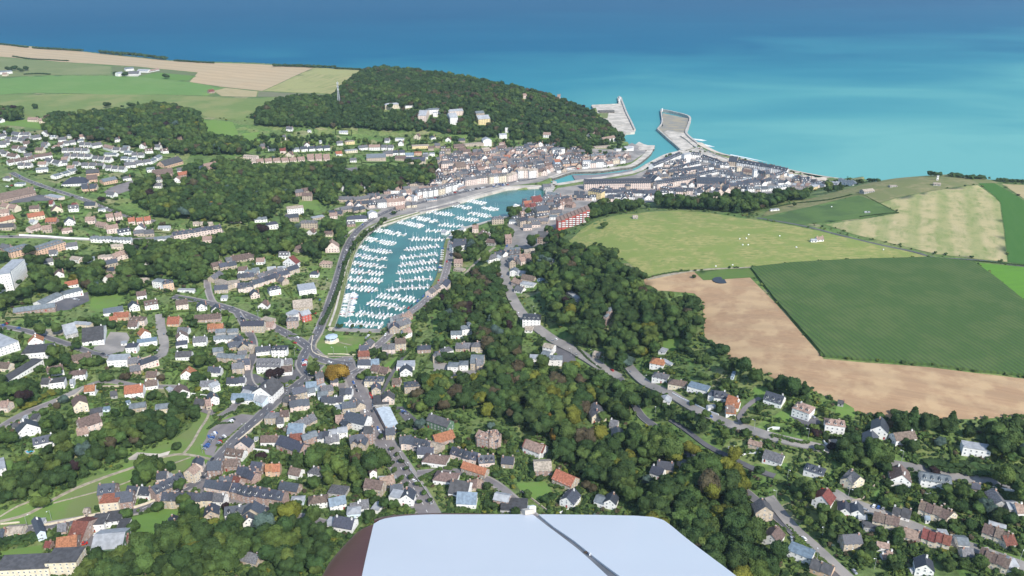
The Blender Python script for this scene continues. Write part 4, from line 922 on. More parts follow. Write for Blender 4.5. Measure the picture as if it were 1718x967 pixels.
B('E2', """640,155 770,155 bk h4; 780,128 1030,122 ctf h4 d12; 1022,120 1130,124 pwg h11 d16 HL; 1010,225 1110,220 ct h9; 900,225 1010,218 sw x2; 450,312 640,306 kp x3 h6 /sp /mp; 640,245 740,245 kd x2; 780,312 930,320 nt x2 h5; 940,322 1080,312 nw x2; 475,420 640,412 sphd h9 d13; 675,462 800,450 bt h8 d18 HL; 1070,352 1200,360 bt x2;
1215,190 1330,172 bw h6; 1230,222 1330,222 kk; 1310,305 1380,300 ok; 1385,312 1470,310 gs; 1090,420 1240,412 sw x2; 1200,452 1330,442 mc h6; 1450,210 1550,210 gw; 1560,165 1700,165 nw d13; 1540,250 1600,250 mp; 1600,250 1700,242 nwg; 1480,335 1600,332 gp x2; 1340,420 1700,382 st x6; 470,520 750,500 cp x3; 510,520 560,540 ctf h3; 700,200 790,205 bt x2; 1120,200 1180,210 mw; 540,600 740,560 st x3 h6; 570,470 620,470 nw h7; 1130,290 1240,300 mk x2; 400,330 450,335 st x1; 830,270 1010,262 bt x3; 1240,350 1340,345 mt x2; 1600,300 1718,290 st x2; 1350,380 1480,370 sk x3; 760,230 860,225 bp x2
160,812 300,790 swd h11 x2; 300,790 440,768 swd h11 x2; 440,768 700,690 scd h10 x3 /swd; 790,645 1090,605 spd h10 x4 T /snk; 1105,618 1340,590 scd h12 x4 T /swd; 1340,598 1470,572 cp h12 x2 T; 1480,545 1740,532 cw h13 x4 T /cp; 690,700 790,665 pkf h4; 1180,590 1200,590 nwf""".replace('/snk','/sp'))
B('E3', """60,545 160,532 cw h13 x2 T; 165,525 280,497 bt h8; 285,478 380,448 mp x2 h7; 400,402 472,395 ou h10; 490,432 715,414 sod h11 x2 d13; 760,405 860,410 pwf h12; 862,410 940,402 gp h9; 940,402 1035,402 sw h11; 1085,392 1160,382 mw; 1158,362 1245,348 cc h7; 1240,340 1310,310 uc x2;
1200,190 1430,182 pwf h4 d10; 1310,150 1430,150 pwf h3 d6; 1030,78 1190,62 mw h7; 370,232 530,217 gwd h9; 220,302 300,292 kt x2; 545,272 650,270 kt; 745,245 800,240 st h6; 640,182 750,168 cd; 920,152 1130,150 ctf h3; 1050,90 1110,88 pcf h5 d5; 300,330 380,320 st; 0,330 350,300 nt x6 /sk; 140,375 380,350 st x4 T /sk; 0,400 60,395 sw; 430,300 500,300 mk; 870,300 1050,290 gt x3 h7; 1120,290 1230,280 st x2; 1100,330 1200,330 sw x2; 700,340 760,340 sw
785,700 1655,682 npd h11 d15 AB; 830,800 1000,822 nyhd h12 d13 AB; 1005,770 1718,778 nw x9 T h5 d10; 1085,822 1260,822 nwh d10; 1350,822 1440,822 nwhd; 1640,800 1718,800 nwh
640,795 790,798 nt x2 d12; 290,825 480,800 gc h4 x3; 500,825 620,825 cp x2; 680,832 780,832 nk; 785,835 880,838 nphd; 0,925 100,912 op h5; 120,900 240,875 rp h5; 300,850 470,850 sw x3; 250,690 350,680 sd h4""")
B('E4', """180,690 700,600 npd h9 x5 T d12 /nod /nwd; 0,780 180,776 nw x3; 210,700 330,720 nthd; 330,748 640,755 npd x4 T h6 /nwd; 700,768 780,762 nw; 860,802 985,802 sp h7; 940,775 1160,745 npg h5 x2; 1110,702 1510,632 np x6 T h6 /nt; 1280,712 1400,712 nwh; 1400,710 1700,700 gw x4; 700,665 1060,672 npd h7 d34 HL; 850,700 1000,690 sp x3; 1060,690 1130,690 nw
130,440 490,285 nwd x6 T h8 d11; 130,455 400,450 kwf h4 x3; 210,510 440,470 cw x3 h5; 525,352 610,336 pw h17 d8 AB; 620,272 740,278 nwd x2 T h6; 745,298 1000,392 nwd x5 T h6; 1000,405 1110,400 nwd x2 T h6; 1105,375 1210,385 nt h8 d22; 1215,388 1740,480 nwd x10 T h8 d11
400,470 740,382 nwd x6 T h6; 500,482 800,440 np x5 T; 700,550 960,490 nwd x4 T h5; 540,540 690,510 cp x3; 980,578 1180,615 nwd x5 T h4 d6; 1140,652 1420,585 gwd x6 T h5; 1270,655 1450,610 np x3 T; 380,530 660,570 np x4 T /st; 1220,468 1280,462 cc h9 d6; 1440,535 1478,532 pw h13 d6 AB; 1590,585 1640,580 nt h13 d7 AB; 1300,452 1420,470 sw x2; 1480,500 1590,540 nw x3; 1300,490 1440,500 bt x3; 1550,570 1718,620 gw x4; 1480,570 1560,590 sp x2; 200,560 330,550 st x2; 60,500 130,495 nt x2; 0,520 90,560 bp x2; 10,600 130,640 nw x2 h8 d20; 1010,520 1170,520 nwd x3; 1520,640 1700,600 nw x3; 780,330 940,350 sw x3""")
B('E5', """0,262 250,300 nw x4 T h8; 250,300 460,350 kwd x4 T h9 /nw; 470,350 680,385 nwd x4 T h9; 440,450 530,440 nwh h6; 540,435 690,388 nwd x3 T h6; 520,510 720,478 cof h3 x3 d14; 760,445 830,465 nwg x1; 830,460 1230,545 pwf x8 h5 d8 /kw; 760,555 1120,575 mp x6 h4 /pp; 500,610 720,578 gwd x3 T; 200,620 480,610 gw x4 T h5; 1230,520 1420,520 pw x4 h3; 1410,490 1640,530 gw x4 h4; 60,330 200,370 cw x4 h5; 200,340 230,400 pw h3; 260,440 430,470 sw x4; 60,560 200,520 cp x3; 0,520 60,500 sp; 200,500 330,540 nw x3; 1070,590 1130,580 py h5; 720,400 780,395 cu h4""")
B('E6', """165,772 330,770 nw h8 d12; 530,665 630,670 bw h8; 670,450 822,435 sthd h8; 410,560 490,555 mp h7; 1040,485 1128,462 nt h9; 1135,472 1255,452 sth h8; 1262,370 1420,342 nt h11 d14; 1100,275 1255,252 ro x2 h6; 1060,200 1110,200 nr h6; 1200,160 1320,140 rp h5; 1380,80 1520,90 gw x2; 1260,440 1400,440 st x2; 1395,340 1580,330 st x3; 1420,390 1520,380 gw; 1260,702 1390,685 kk h9 d14; 845,712 925,700 mk h9; 890,440 990,440 gwh h4; 1080,530 1190,520 sp; 1190,490 1300,480 sp; 1560,200 1718,190 bk x3; 1430,200 1540,230 np x2; 1640,220 1718,230 mk; 1560,380 1620,370 gwg; 590,720 700,730 bd; 0,560 60,570 pw h2; 250,540 290,545 pw h3; 700,900 790,890 nw""")
B('C5', """0,205 245,152 bk h4 d18 WH; 0,245 105,270 mc x2 h5; 350,275 425,265 bcg h4; 330,225 355,225 rw h3; 480,230 510,235 ro h3 d6; 568,238 640,242 nc h4; 660,265 710,262 pwf h3 d6; 300,165 395,190 ppf h3 d10; 550,130 650,125 no x2
0,355 105,330 oc x3 h5; 195,325 305,310 oc h5 d10; 0,388 95,388 kt; 208,408 285,385 mp; 288,405 350,402 mt h5; 305,342 380,345 ok h3; 435,358 510,352 nwg; 575,345 640,345 mp h5; 640,360 700,380 mt h3; 715,330 830,318 mp x2 h6; 860,352 1020,345 op x3 h5; 720,412 800,405 mp h7; 800,425 880,415 nwd; 195,345 225,350 pw h3
610,468 880,478 gw x6 T h5; 900,430 1035,428 st x2 T; 1040,468 1145,460 gw h4 x2 T; 1060,385 1135,390 pw h3; 1170,455 1490,402 npd x8 T h7; 870,505 985,510 ctf h4 d12; 1360,470 1420,470 mp h4; 1290,360 1430,360 cc x3 h3
0,520 60,540 sk; 80,575 225,540 gohd h8 d18 AB; 265,565 450,515 gohd h9 d18 AB; 445,520 525,515 sw; 470,595 530,610 cw h4; 530,610 640,605 gw x2 h4 /ct; 660,590 760,585 cpf h4 x2; 690,640 795,625 nt h4; 770,595 865,575 mp x3 h6; 750,520 830,515 cc x2; 330,560 380,560 sw h3
0,808 100,800 pwf h21 d15 AB; 105,775 192,690 pwf h20 d13 AB
90,948 375,935 gk h3.5 d12 HL; 290,905 425,850 gw h4 d13 HL; 430,845 562,825 gwf h5 d12 HL; 1025,770 1098,788 gwhd h9; 1102,800 1172,792 nohd h10; 1440,750 1530,790 ctf h5; 1535,775 1610,770 cpf h6; 1440,740 1500,700 st x2 T; 1600,805 1700,800 npd h6 x2; 1560,605 1690,590 bt h3 d12; 1440,812 1530,808 nt h5; 1480,660 1590,640 nt x2 T; 1640,690 1718,700 gs; 1520,610 1560,605 sw h3; 1430,655 1500,640 bt
870,932 940,925 nwg h5; 975,922 1065,915 bwd h6; 695,952 830,945 gwf h4; 1185,920 1265,915 bp h6; 1322,930 1390,925 nwg; 1420,948 1480,945 nwg; 920,850 985,848 bw; 935,740 985,745 cm h3; 1190,800 1300,810 pwf h3 d5; 1480,860 1520,860 pwf h3""".replace(' cm ',' cc '))
B('C6', """428,65 492,72 bt h8; 330,160 440,160 cw h9 d11; 318,208 408,208 nt h6; 412,250 528,258 sthd h8; 195,262 270,258 nwh h7; 110,215 195,212 gw x2 T; 500,200 580,190 ptf h3
600,165 700,172 nt h3 x2; 690,150 772,142 st; 775,155 855,140 nt x2; 728,212 865,208 nwh h4 d13; 875,188 932,182 pwg h7; 780,85 930,60 st x4 T; 800,110 900,105 nt x3 T; 935,118 995,115 sw h9; 1000,110 1120,98 mp x3 T h7; 1060,138 1120,130 mt h3; 1125,120 1200,112 sc x2; 655,78 780,78 st x3 T; 1180,75 1200,70 pwg h8; 1265,75 1330,70 up h2 d3
585,418 678,415 mpg h7 d14; 545,515 620,520 mth h5; 480,582 532,585 nwh h4; 190,550 330,545 pw h4 d8 x2; 300,505 390,525 rwg h6; 345,570 412,550 nt h6; 400,420 450,400 bt x1
0,475 105,472 bth h4 d12; 0,685 98,682 npd h7 x2 T; 100,660 350,580 np x6 T h5; 0,612 110,600 nt x3 T; 212,708 288,695 nwhd h7; 85,728 145,720 npg; 140,610 310,560 st x4 T; 0,560 60,560 bw; 100,565 145,560 gu h5; 230,600 300,640 st x2
410,705 525,692 pwf h6 d20; 370,810 500,800 ct h4 d22; 375,885 430,860 pwf h8 d12; 432,885 492,870 pr h8 d12; 328,928 402,925 skhd h9; 1436,420 1530,395 nw h8; 1445,512 1500,510 mt h5; 1630,340 1690,325 bwg h7; 1010,950 1120,930 st x2 h5; 1290,720 1400,650 sp x3 h5; 1120,890 1170,860 mt; 1050,900 1130,870 sw; 1395,680 1425,640 np h6; 1440,540 1500,550 ctf h2; 20,950 175,955 nt h8 d9; 180,935 230,940 mp h4; 145,880 215,900 ctf h3""")
B('C7', """325,358 395,352 bt h7; 75,470 95,440 pw h3; 0,490 60,470 sw x2; 140,420 205,415 gkd h4 T d8 x2; 140,445 205,440 skd h4 d8 x2; 140,472 205,468 gpd h4 d9 x2; 138,498 205,494 skd h4 d9 x2; 140,525 180,515 ntg h8 d8; 140,578 192,572 gwg h6; 192,575 242,568 pw h3 d8; 205,475 235,470 mp x1 h4; 215,505 290,470 mp x2 h5; 240,440 310,425 ct x2; 210,655 300,650 pwh h4; 150,638 205,648 mp h4; 215,620 300,615 bt h4; 170,685 220,690 sw h3; 400,495 428,500 pw h5 d6; 325,610 355,615 uuf h2 d6; 518,700 560,720 pw h3 d6; 560,735 595,750 pw h4 d6; 225,920 345,905 nwhd h8 d13; 240,955 290,955 cw h3; 765,915 785,918 gkg h11 d7; 785,870 810,872 gkg h10 d9; 60,440 95,452 nw""")
B('D1', """695,125 830,120 gwf h4; 762,150 865,155 oo h4; 738,168 788,165 oo h3 d7; 865,185 972,192 bphd h6; 858,208 920,212 bw h3; 945,278 1015,265 owg h4; 1120,190 1200,195 oo h3 d13; 1190,308 1268,300 bwg h6; 1182,342 1258,338 nwh h4; 1305,165 1480,165 bbk h4; 1395,235 1500,232 ook h4 x2; 1440,255 1600,255 gd h4 x2; 1435,312 1600,305 gw x2 T h5; 1590,355 1660,340 ngt h4; 1640,370 1690,380 ct h6; 845,368 920,372 nwh h6; 920,325 1055,320 uwf h4; 812,322 852,320 pwf h2 d6
555,322 702,315 kw h5 d34 WH; 445,278 530,265 pd h5 d26 WH; 480,195 600,210 pcf x3 h3 d7; 722,460 858,468 pwf h7 d12; 865,470 945,468 st h5; 945,488 1070,455 nph h6 d10; 875,512 945,508 sk h3; 490,448 620,440 bk h5; 460,552 578,552 bwh h5; 278,605 330,612 kw; 340,610 438,610 kwf h6; 475,605 495,605 pw
-20,400 140,350 pwf h8 d34 WH; 150,415 340,415 kwf h7 d18 WH; 20,600 300,455 kwf h4 d10 WH; 1178,418 1285,422 kw h4; 1455,430 1640,445 gt x5 T h5; 1612,488 1680,480 nk h6; 1345,622 1450,625 sw x2; 1430,640 1480,620 pw h6; 1520,590 1640,590 nw x3 h3; 1395,525 1480,530 nw x2; 1560,515 1640,510 st h6 x2; 1430,390 1500,385 gd x2; 1540,360 1600,350 nt; 1590,330 1640,300 nt x2
568,652 640,655 ow h4; 838,672 965,672 ow h5 d12; 745,678 790,675 ks h3 d7; 975,618 1060,615 bw h4; 1190,685 1278,668 bwg h5 d12; 1410,728 1475,712 nwg h6; 502,775 600,762 bcg h7 d12; 605,800 690,795 kdf h3; 690,765 735,765 uuf h2 d5; 870,768 980,765 gt h4; 1045,772 1135,772 gc h4; 1150,650 1180,640 pwf h3; 1385,755 1420,750 mt; 1300,735 1370,745 kt h3
125,945 280,912 nwg h5; 550,915 695,880 bp h6 d13; 525,945 600,935 mw h3; 1550,710 1700,715 uw x3 h4; 1640,650 1718,680 nu h5; 85,885 130,890 kb h3 d5; 200,840 250,840 kdf h3; 140,850 165,850 pwf h3; 0,765 55,770 mp; 850,720 880,715 uuf h2 d4""".replace(' bbk ',' bk ').replace(' ook ',' ok ').replace(' ngt ',' nt ').replace(' kb ',' kd '))
B('D2', """0,410 80,405 np h6 x2; 0,340 60,335 sw; 0,290 90,290 ntg h5; 120,310 222,300 nw x2; 225,318 325,318 nwhd h8; 125,430 285,432 swd h8 d13; 270,395 360,390 sd x2; 290,445 362,440 bw; 30,585 110,580 nw h5; 95,610 230,630 kwg h8 d20; 0,600 170,655 pu x3 h4 d13
375,622 465,600 nt h8; 530,530 580,520 kk h11 d9; 455,550 525,545 uu h4; 560,585 640,570 st h5 x2; 465,590 520,580 gw; 300,645 380,655 kt x2; 350,690 480,670 np x3 T h5; 178,775 272,772 sth h7; 285,755 342,748 bc h5; 260,795 305,790 kw; 345,845 528,755 st x5 T h3 d10; 655,705 720,695 pwf h4; 700,710 790,700 nt h7; 680,600 760,600 nw x2 h5; 535,610 605,600 gu h4; 555,645 700,640 nw x3 h3; 705,790 845,820 nw h7 d13; 610,880 735,860 pwd h6 x2 /nw; 845,905 905,905 kk h11 d9; 755,945 850,925 nt h7 x2; 655,780 705,775 mk h4; 715,820 770,800 ntg; 820,870 850,890 np h7; 590,925 680,910 sw x2 h4; 560,560 600,540 pu h4; 620,520 670,515 np x1 h5; 740,650 790,690 st x2
330,868 430,868 uw h5 d14; 150,918 265,915 bw h4; 255,935 410,995 nk h5 d12; 440,920 540,890 gkd h6 x2; 530,895 600,900 nw h5 x2; 0,958 80,948 nk h5; 350,910 430,900 rt h4; 110,885 125,885 pw h2 d4
800,395 890,395 nw h4; 892,395 945,390 uw h4; 805,345 880,340 rk h5; 812,312 875,308 nt h6; 880,425 1000,445 bt h3 x2; 1060,410 1180,405 pwf h4 d12; 1085,455 1165,450 nwg h5; 845,518 968,518 nchd h6; 895,580 955,575 ntg h6; 1030,518 1085,518 bt h3; 1115,565 1222,555 nthd h7; 965,640 1045,635 kpg h5; 905,660 1010,650 kdf h3 d16
965,295 1050,292 sp h5 x2; 1055,278 1125,270 bt h8; 1015,165 1080,160 ntg h6; 1060,110 1130,100 gt x2; 1115,195 1165,180 mw h5 x2; 885,275 915,240 sp h4; 1090,140 1160,110 st x3; 1200,295 1290,288 nkh h4; 1425,198 1500,195 gwd h5; 1500,178 1562,165 gw h7 x2; 1546,168 1566,164 gwg h11 d6; 1305,358 1358,362 sthd h8; 1402,418 1470,420 gwh h6; 1482,410 1540,408 gwh h6; 1555,403 1640,405 gt h7 d18; 1560,292 1638,290 sth h7; 1455,280 1550,285 st x2 h4
1262,790 1400,835 kg h7 d10; 1325,925 1455,885 ok h4 d11; 1590,905 1650,930 mk h8; 1655,930 1740,940 nk h8 d11; 1100,940 1180,950 np x2 T h6; 1182,955 1280,965 npd x3 T h4; 990,875 1050,870 nt h5; 985,610 1020,605 nw h3""")
B('D3', """352,362 430,362 pwf h5; 440,300 505,310 cw h8; 440,380 570,380 gwd h7 x3 T; 430,330 480,340 gw h5; 0,412 38,408 st h6; 0,290 40,290 st h7; 770,765 868,745 scg h6 d14; 905,885 980,878 nwg h5; 1155,405 1248,395 owh h5 d11; 1170,495 1272,490 swh h5; 1278,540 1398,530 bch h4; 1405,560 1540,565 uwf h4 d10; 1545,612 1668,618 nwh h4; 1665,650 1730,660 ow h4 x1; 1550,680 1600,660 pw h2 d4; 1668,720 1720,715 bw h4; 1215,300 1260,300 pwf h2; 775,325 820,330 ct h3; 1240,360 1300,380 pw h2 d4; 1700,470 1720,470 uuf h3
0,920 80,940 onhd h9; 84,945 162,930 mkhd h10 d12; 305,955 440,995 rw h5 d10; 885,810 935,815 sd h4; 1290,640 1310,600 pw h2""".replace(' onhd ',' mkhd '))
B('D4', """250,62 345,82 nwd h4.5 d11; 400,122 490,152 mwhd h7 d12; 575,210 680,222 mwhd h7; 815,232 905,250 nwg h6 d13; 775,292 858,305 nwg h5 d12; 950,285 1062,258 bw h4; 1300,330 1448,348 pwf h6 d9; 245,370 345,392 sw h3.5 d10; 462,435 565,458 nwhd h4; 655,490 720,520 scg h5; 722,515 785,485 scg h5; 920,490 1030,505 bwg h4.5 d13; 1080,495 1242,512 gwd h5 d10; 505,600 600,628 rwg h5.5 d11; 645,655 780,665 nwg h4 x2; 825,705 958,738 bc h5 x4 T d9; 1065,648 1215,695 bc h5 x4 T; 1218,695 1275,670 bcg h4.5; 930,660 1022,685 kw h3 x2; 1080,800 1230,840 rc h5 x4 T; 985,780 1075,800 mc h3; 1400,770 1530,815 bc h5 x4 T; 1532,830 1590,818 rc h3; 1380,900 1535,960 bc h5 x5 T; 1540,950 1600,935 pw h3; 1462,622 1540,620 sdg h4 d13; 1545,645 1605,640 pd h4 d9; 1350,530 1392,538 nt h4 d6; 205,695 300,680 stg h9 d9; 245,795 330,825 bwg h5 d11; 372,870 500,910 uwf h5 d10; 495,945 605,985 ko h4 x2; 1050,965 1150,975 nwg h5; -10,52 52,45 nwd h4; 50,95 120,98 ow h4; 55,130 108,122 ow h3 d6; 608,292 658,290 ctf h3 d6; 1305,890 1365,890 sd h3; 780,735 870,735 kdf h3 d6; 1280,825 1340,825 gw h3; 850,835 915,840 mw h3 d5; 170,290 240,300 mt h3 d5; 70,325 95,330 ctf h3 d5; 1590,665 1630,660 mw h4; 645,70 675,75 kd h3 d4; 1180,770 1230,770 pwf h3 d5; 755,680 800,680 ps h2 d5; 1440,715 1530,735 pu h3 d4; 1030,960 1060,955 pw h2 d3; 880,880 940,870 mw x2 h2 d4; 1110,690 1130,690 uw h3 d4""".replace(' ps ',' pd '))
B('D5', """225,130 365,115 nwd h4; -30,320 50,300 pwf h5 d16; 650,485 760,478 nkd h7 d12; 768,540 880,525 nk h7 d12; 665,560 790,550 ocf h9 d11; 820,455 990,472 nw h4 x2; 1040,490 1228,385 nkd x5 T h8 d10; 1215,345 1282,360 mcg h8 d8; 1035,375 1100,370 np h6; 1262,292 1335,285 npg h6; 1365,315 1455,312 nk h6 d11; 1478,200 1592,215 bwd h4; 1545,155 1640,165 npg h6; 1475,280 1560,280 bk h5; 1108,345 1140,335 pwg h3 d5
1068,525 1250,520 nt x4 T h7; 1250,520 1400,520 nc x4 T h6.5; 1402,520 1470,522 sw h6 T; 1342,425 1510,450 np x4 T h6; 1515,465 1700,500 nkd x5 T h7 d10; 1450,400 1560,380 nk x3 T; 1560,330 1660,370 nk x3 T h5; 1500,380 1560,400 rk h4; 1345,605 1440,590 ntg h4; 1340,595 1390,600 ntg h3 d7; 1480,605 1590,592 nwd h5; 1600,655 1690,640 nwg h5; 1115,665 1180,650 nkg h4 d8; 1590,590 1690,560 nw h4
255,740 310,720 nug h6 d18; 438,775 535,775 rk h4 d26; 372,862 505,840 ok h4 d18; 385,710 440,700 sk h4; 600,680 690,672 kwf h6 d12; 690,655 800,640 kwf h5 d12; 760,720 832,712 kwf h5 d14; 605,830 805,805 pg h4 d20 WH; 250,642 288,640 pwf h3 d5; 30,712 145,708 cc h3; 0,735 25,735 nt h3; 815,755 835,755 rr h3 d6; 690,725 740,725 pwf x2 h2 d5; 555,585 580,585 ct h5 d5
-20,1010 335,985 kcf h9 d14 AB; 318,978 520,960 kcf h11 d14 AB; 1570,885 1683,915 st h3.5; 295,800 330,800 rk h3 d6""".replace(' rr ',' rk '))
B('D6', """0,478 290,520 nkd x6 T h7 d10; 80,305 150,312 nk h6; 180,320 275,312 oo h5 x2; -10,335 105,352 nk x3 T h6; 265,425 385,440 nk h4; 345,505 430,500 puh h3 d7; 465,532 592,515 bwh h5; 605,548 712,525 uw h5; 585,445 700,455 sdf h3 d10; 715,592 802,585 puh h4; 565,655 620,665 pwf h3; 620,670 745,690 nw h4 d11; 825,435 940,450 bt h7 d10; 865,335 912,325 bwg h6; 940,400 1030,380 mt h4; 1000,455 1080,450 nt h5; 990,500 1060,510 pwf h7 d9; 1062,505 1150,510 nwg h6; 915,350 1035,345 pwf h2 d4; 740,145 835,150 ntg h6 x2; 1070,140 1145,125 np h6 ; 1150,150 1235,160 npd h6; 1240,150 1320,170 ct x2 h4; 1175,195 1280,195 nw h4; 1205,245 1360,262 bwh h4 d12; 1278,365 1425,382 bwh h4 d12; 1388,195 1560,235 npd h4 x4 T; 1580,258 1683,245 npd x3 T h4; 1462,285 1615,330 ot h4 d8; 1378,450 1500,470 kw h4 d16; 1432,520 1560,525 uw h4 d13; 1515,410 1595,405 bt h3; 870,550 920,560 pwf h3; 740,560 860,540 sw x2 h3; 30,615 160,610 ntg h6; 1425,60 1430,60 kk""".replace('; 1425,60 1430,60 kk',''))
B('D7', """155,250 232,255 nt h4; 295,152 400,192 mw h5 x1 d11; 370,305 480,300 ck h5 d14; 480,350 600,402 ot h4.5 d12; 530,490 618,518 nwg h4.5 d12; 748,495 810,510 gw h4; 812,510 888,520 nwg h5; 105,490 200,505 pk h5; 150,545 320,550 nkf h3 d14; 1105,310 1180,332 nw h4; 1150,285 1255,290 nt h4; 1310,275 1360,260 gd h3; 1605,165 1640,168 pc h4 d4; -10,395 20,400 mk h3""".replace(' nkf ',' kdf '))
B('C4', """645,345 715,330 cd h3 d10; 1110,288 1158,290 cd h2.5 d7; 290,668 330,668 pw h2.5 d5; 330,665 375,662 mw h3 d6; 20,460 80,455 pwf h2 d4 x2; 1133,252 1141,252 pw h7 d2; 820,300 870,295 cdf h1.5 d6; 650,470 685,470 pw h1 d3""", "farm sheds and bunkers on the right-hand plateau", "shed", lot=False)
B('P', """1062,368 1070,368 cd h2; 935,165 940,166 mp h5; 878,166 884,166 mp h7; 911,231 923,232 mw h6; 990,231 1000,230 mw h4""")

# the packed back streets of the old town: small slate-roofed houses between the measured ones
for a_, k_ in QUEUE:
    p, q = a_[0], a_[1]; w_ = math.hypot(q[0]-p[0], q[1]-p[1]); an_ = math.atan2(q[1]-p[1], q[0]-p[0]); d_ = a_[3]
    occ_poly([p, q, (q[0]-math.sin(an_)*d_, q[1]+math.cos(an_)*d_), (p[0]-math.sin(an_)*d_, p[1]+math.cos(an_)*d_)], 2, 1.5)
FILL = []
def infill(s, step=12.5, codes=('st','nt','sk','np','nw','sw','mp','bt','sp','kt'), ang=.2, prob=.8, hh=(3.5,6.5)):
    P = G('P', s); xs = [p[0] for p in P]; ys = [p[1] for p in P]; R_ = random.Random(3)
    c, s_ = math.cos(ang), math.sin(ang); L = max(max(xs)-min(xs), max(ys)-min(ys)); mx, my = (min(xs)+max(xs))/2, (min(ys)+max(ys))/2; n = int(L/step)
    for i in range(-n, n+1):
        for j in range(-n, n+1):
            u, v = i*step*.86+R_.uniform(-1.2,1.2), j*step*1.15+R_.uniform(-1.5,1.5); x, y = mx+c*u-s_*v, my+s_*u+c*v
            if R_.random() > prob or not inpoly(np.array([x]), np.array([y]), P)[0]: continue
            w, d = R_.uniform(8,12), R_.uniform(7,9.5); an = ang+R_.uniform(-.12,.12)
            ok = all(occ_at(x+math.cos(an)*a*w*.5-math.sin(an)*b*d, y+math.sin(an)*a*w*.5+math.cos(an)*b*d) not in (1, 2) for a in (-1,0,1) for b in (0,.5,1))
            if not ok: continue
            code = R_.choice(codes)+R_.choice(('','','d','g','d'))
            FILL.append(((x-math.cos(an)*w/2, y-math.sin(an)*w/2), (x+math.cos(an)*w/2, y+math.sin(an)*w/2), code, d, R_.uniform(*hh), project(x, y, 5)[1]))
            occ_poly([(x-w/2,y),(x+w/2,y),(x+w/2,y+d),(x-w/2,y+d)], 2)
infill("735,278 760,262 800,258 860,250 905,246 955,252 985,258 1000,268 985,285 930,292 905,300 860,300 800,306 770,318 740,322 700,336 690,330 735,305", ang=.25)
infill("560,355 600,343 650,325 690,318 690,340 640,355 600,385 575,380", ang=.45, prob=.6)
infill("1080,300 1120,274 1150,266 1180,268 1240,284 1300,296 1390,306 1390,312 1300,322 1200,324 1060,340 1000,342 985,335 1000,325", ang=.1, codes=('nw','nw','np','nt','nw','sw'), step=14, prob=.42)
infill("890,350 935,332 962,336 945,352 922,366 905,378 885,380 860,375 880,360", ang=.5)
infill("690,250 740,248 760,256 740,268 700,268", ang=.1, prob=.55); infill("990,262 1050,262 1060,272 1030,282 990,284", ang=.2, prob=.5)
def supermarket():
    P = [gnd(*cpx('D2', *p)) for p in ((1003,842),(1085,826),(1018,690),(928,702))]; cx = sum(p[0] for p in P)/4; cy = sum(p[1] for p in P)/4; z = float(Hf(cx, cy))+.2
    root = put("supermarket", None, None, (cx, cy, z)); L = [(x-cx, y-cy) for x, y in P]
    m = MB(); m.prism(L, -2, 5.2); m.obj("wall", [WALL["k"]], root)
    def off(q, k): return [(x*k, y*k) for x, y in q]
    m = MB(); Q = off(L, 1.03); a, b, c, d = Q; r0 = ((a[0]+b[0])/2, (a[1]+b[1])/2); r1 = ((c[0]+d[0])/2, (c[1]+d[1])/2)
    V = [(*a,5.2),(*b,5.2),(*c,5.2),(*d,5.2),(r0[0]*.93,r0[1]*.93,7.0),(r1[0]*.93,r1[1]*.93,7.0)]; m.add(V, [(0,1,4),(1,2,5,4),(2,3,5),(3,0,4,5),(0,3,2,1)]); m.obj("roof", [mat("pale_roof_sheet",(.50,.56,.60),.6,.2,.3)], root)
    ux, uy = b[0]-a[0], b[1]-a[1]; q = math.hypot(ux, uy); ux, uy = ux/q, uy/q
    for k in range(5):
        m = MB(); m.box(-1.1,-.08,0,1.1,.08,2.4); t = (k+.5)/5*q; m.obj("shop_window", [M["glass"]], root, (a[0]*.985+ux*t, a[1]*.985+uy*t-.15, 1.0), math.atan2(uy, ux))
    reg(root, None, "supermarket", label="long supermarket with pale ribbed roof beside the avenue and its car park"); occ_poly(P, 2, 1)
    for i, (gx, gy) in enumerate(P): pass
    HOUSES.append((cx, cy, 26, 40, 0, False, 700))
supermarket()
def suburb(s, step=26, prob=.5, codes=('bw','sw','nw','mw','ow','bc','nt','mp','sw','bw'), ang=.1):
    P = G('P', s); xs = [p[0] for p in P]; ys = [p[1] for p in P]; R_ = random.Random(len(s)); c, s_ = math.cos(ang), math.sin(ang)
    L = max(max(xs)-min(xs), max(ys)-min(ys)); mx, my = (min(xs)+max(xs))/2, (min(ys)+max(ys))/2; n = int(L/step)
    for i in range(-n, n+1):
        for j in range(-n, n+1):
            u, v = i*step+R_.uniform(-5,5), j*step*1.1+R_.uniform(-5,5); x, y = mx+c*u-s_*v, my+s_*u+c*v
            if R_.random() > prob or not inpoly(np.array([x]), np.array([y]), P)[0]: continue
            w, d = R_.uniform(9,13), R_.uniform(8,9.5); an = ang+R_.uniform(-.5,.5); a, b = math.cos(an)*w/2, math.sin(an)*w/2
            if any(occ_at(x+math.cos(an)*p*(w*.5+2)-math.sin(an)*q, y+math.sin(an)*p*(w*.5+2)+math.cos(an)*q) != 0 for p in (-1,0,1) for q in (-2,d/2,d+2)): continue
            pv_ = project(x, y, float(Hf(x, y)))[1]; house((x-a, y-b), (x+a, y+b), R_.choice(codes)+R_.choice(('','','g','d','h')), d, R_.uniform(3.2,5.2), "house", True, pv_, False, None, seed=int(x*3+y))
            occ_poly([(x-w/2-2,y-2),(x+w/2+2,y-2),(x+w/2+2,y+d+2),(x-w/2-2,y+d+2)], 2)
suburb("0,225 130,232 270,245 330,292 260,330 200,340 0,330", 24, .6, ('sw','sw','bw','gw','mw'), .15)
suburb("0,335 220,340 250,398 0,400", 25, .55); suburb("0,590 200,560 350,560 420,600 420,690 300,690 230,680 100,700 0,730", 25, .5)
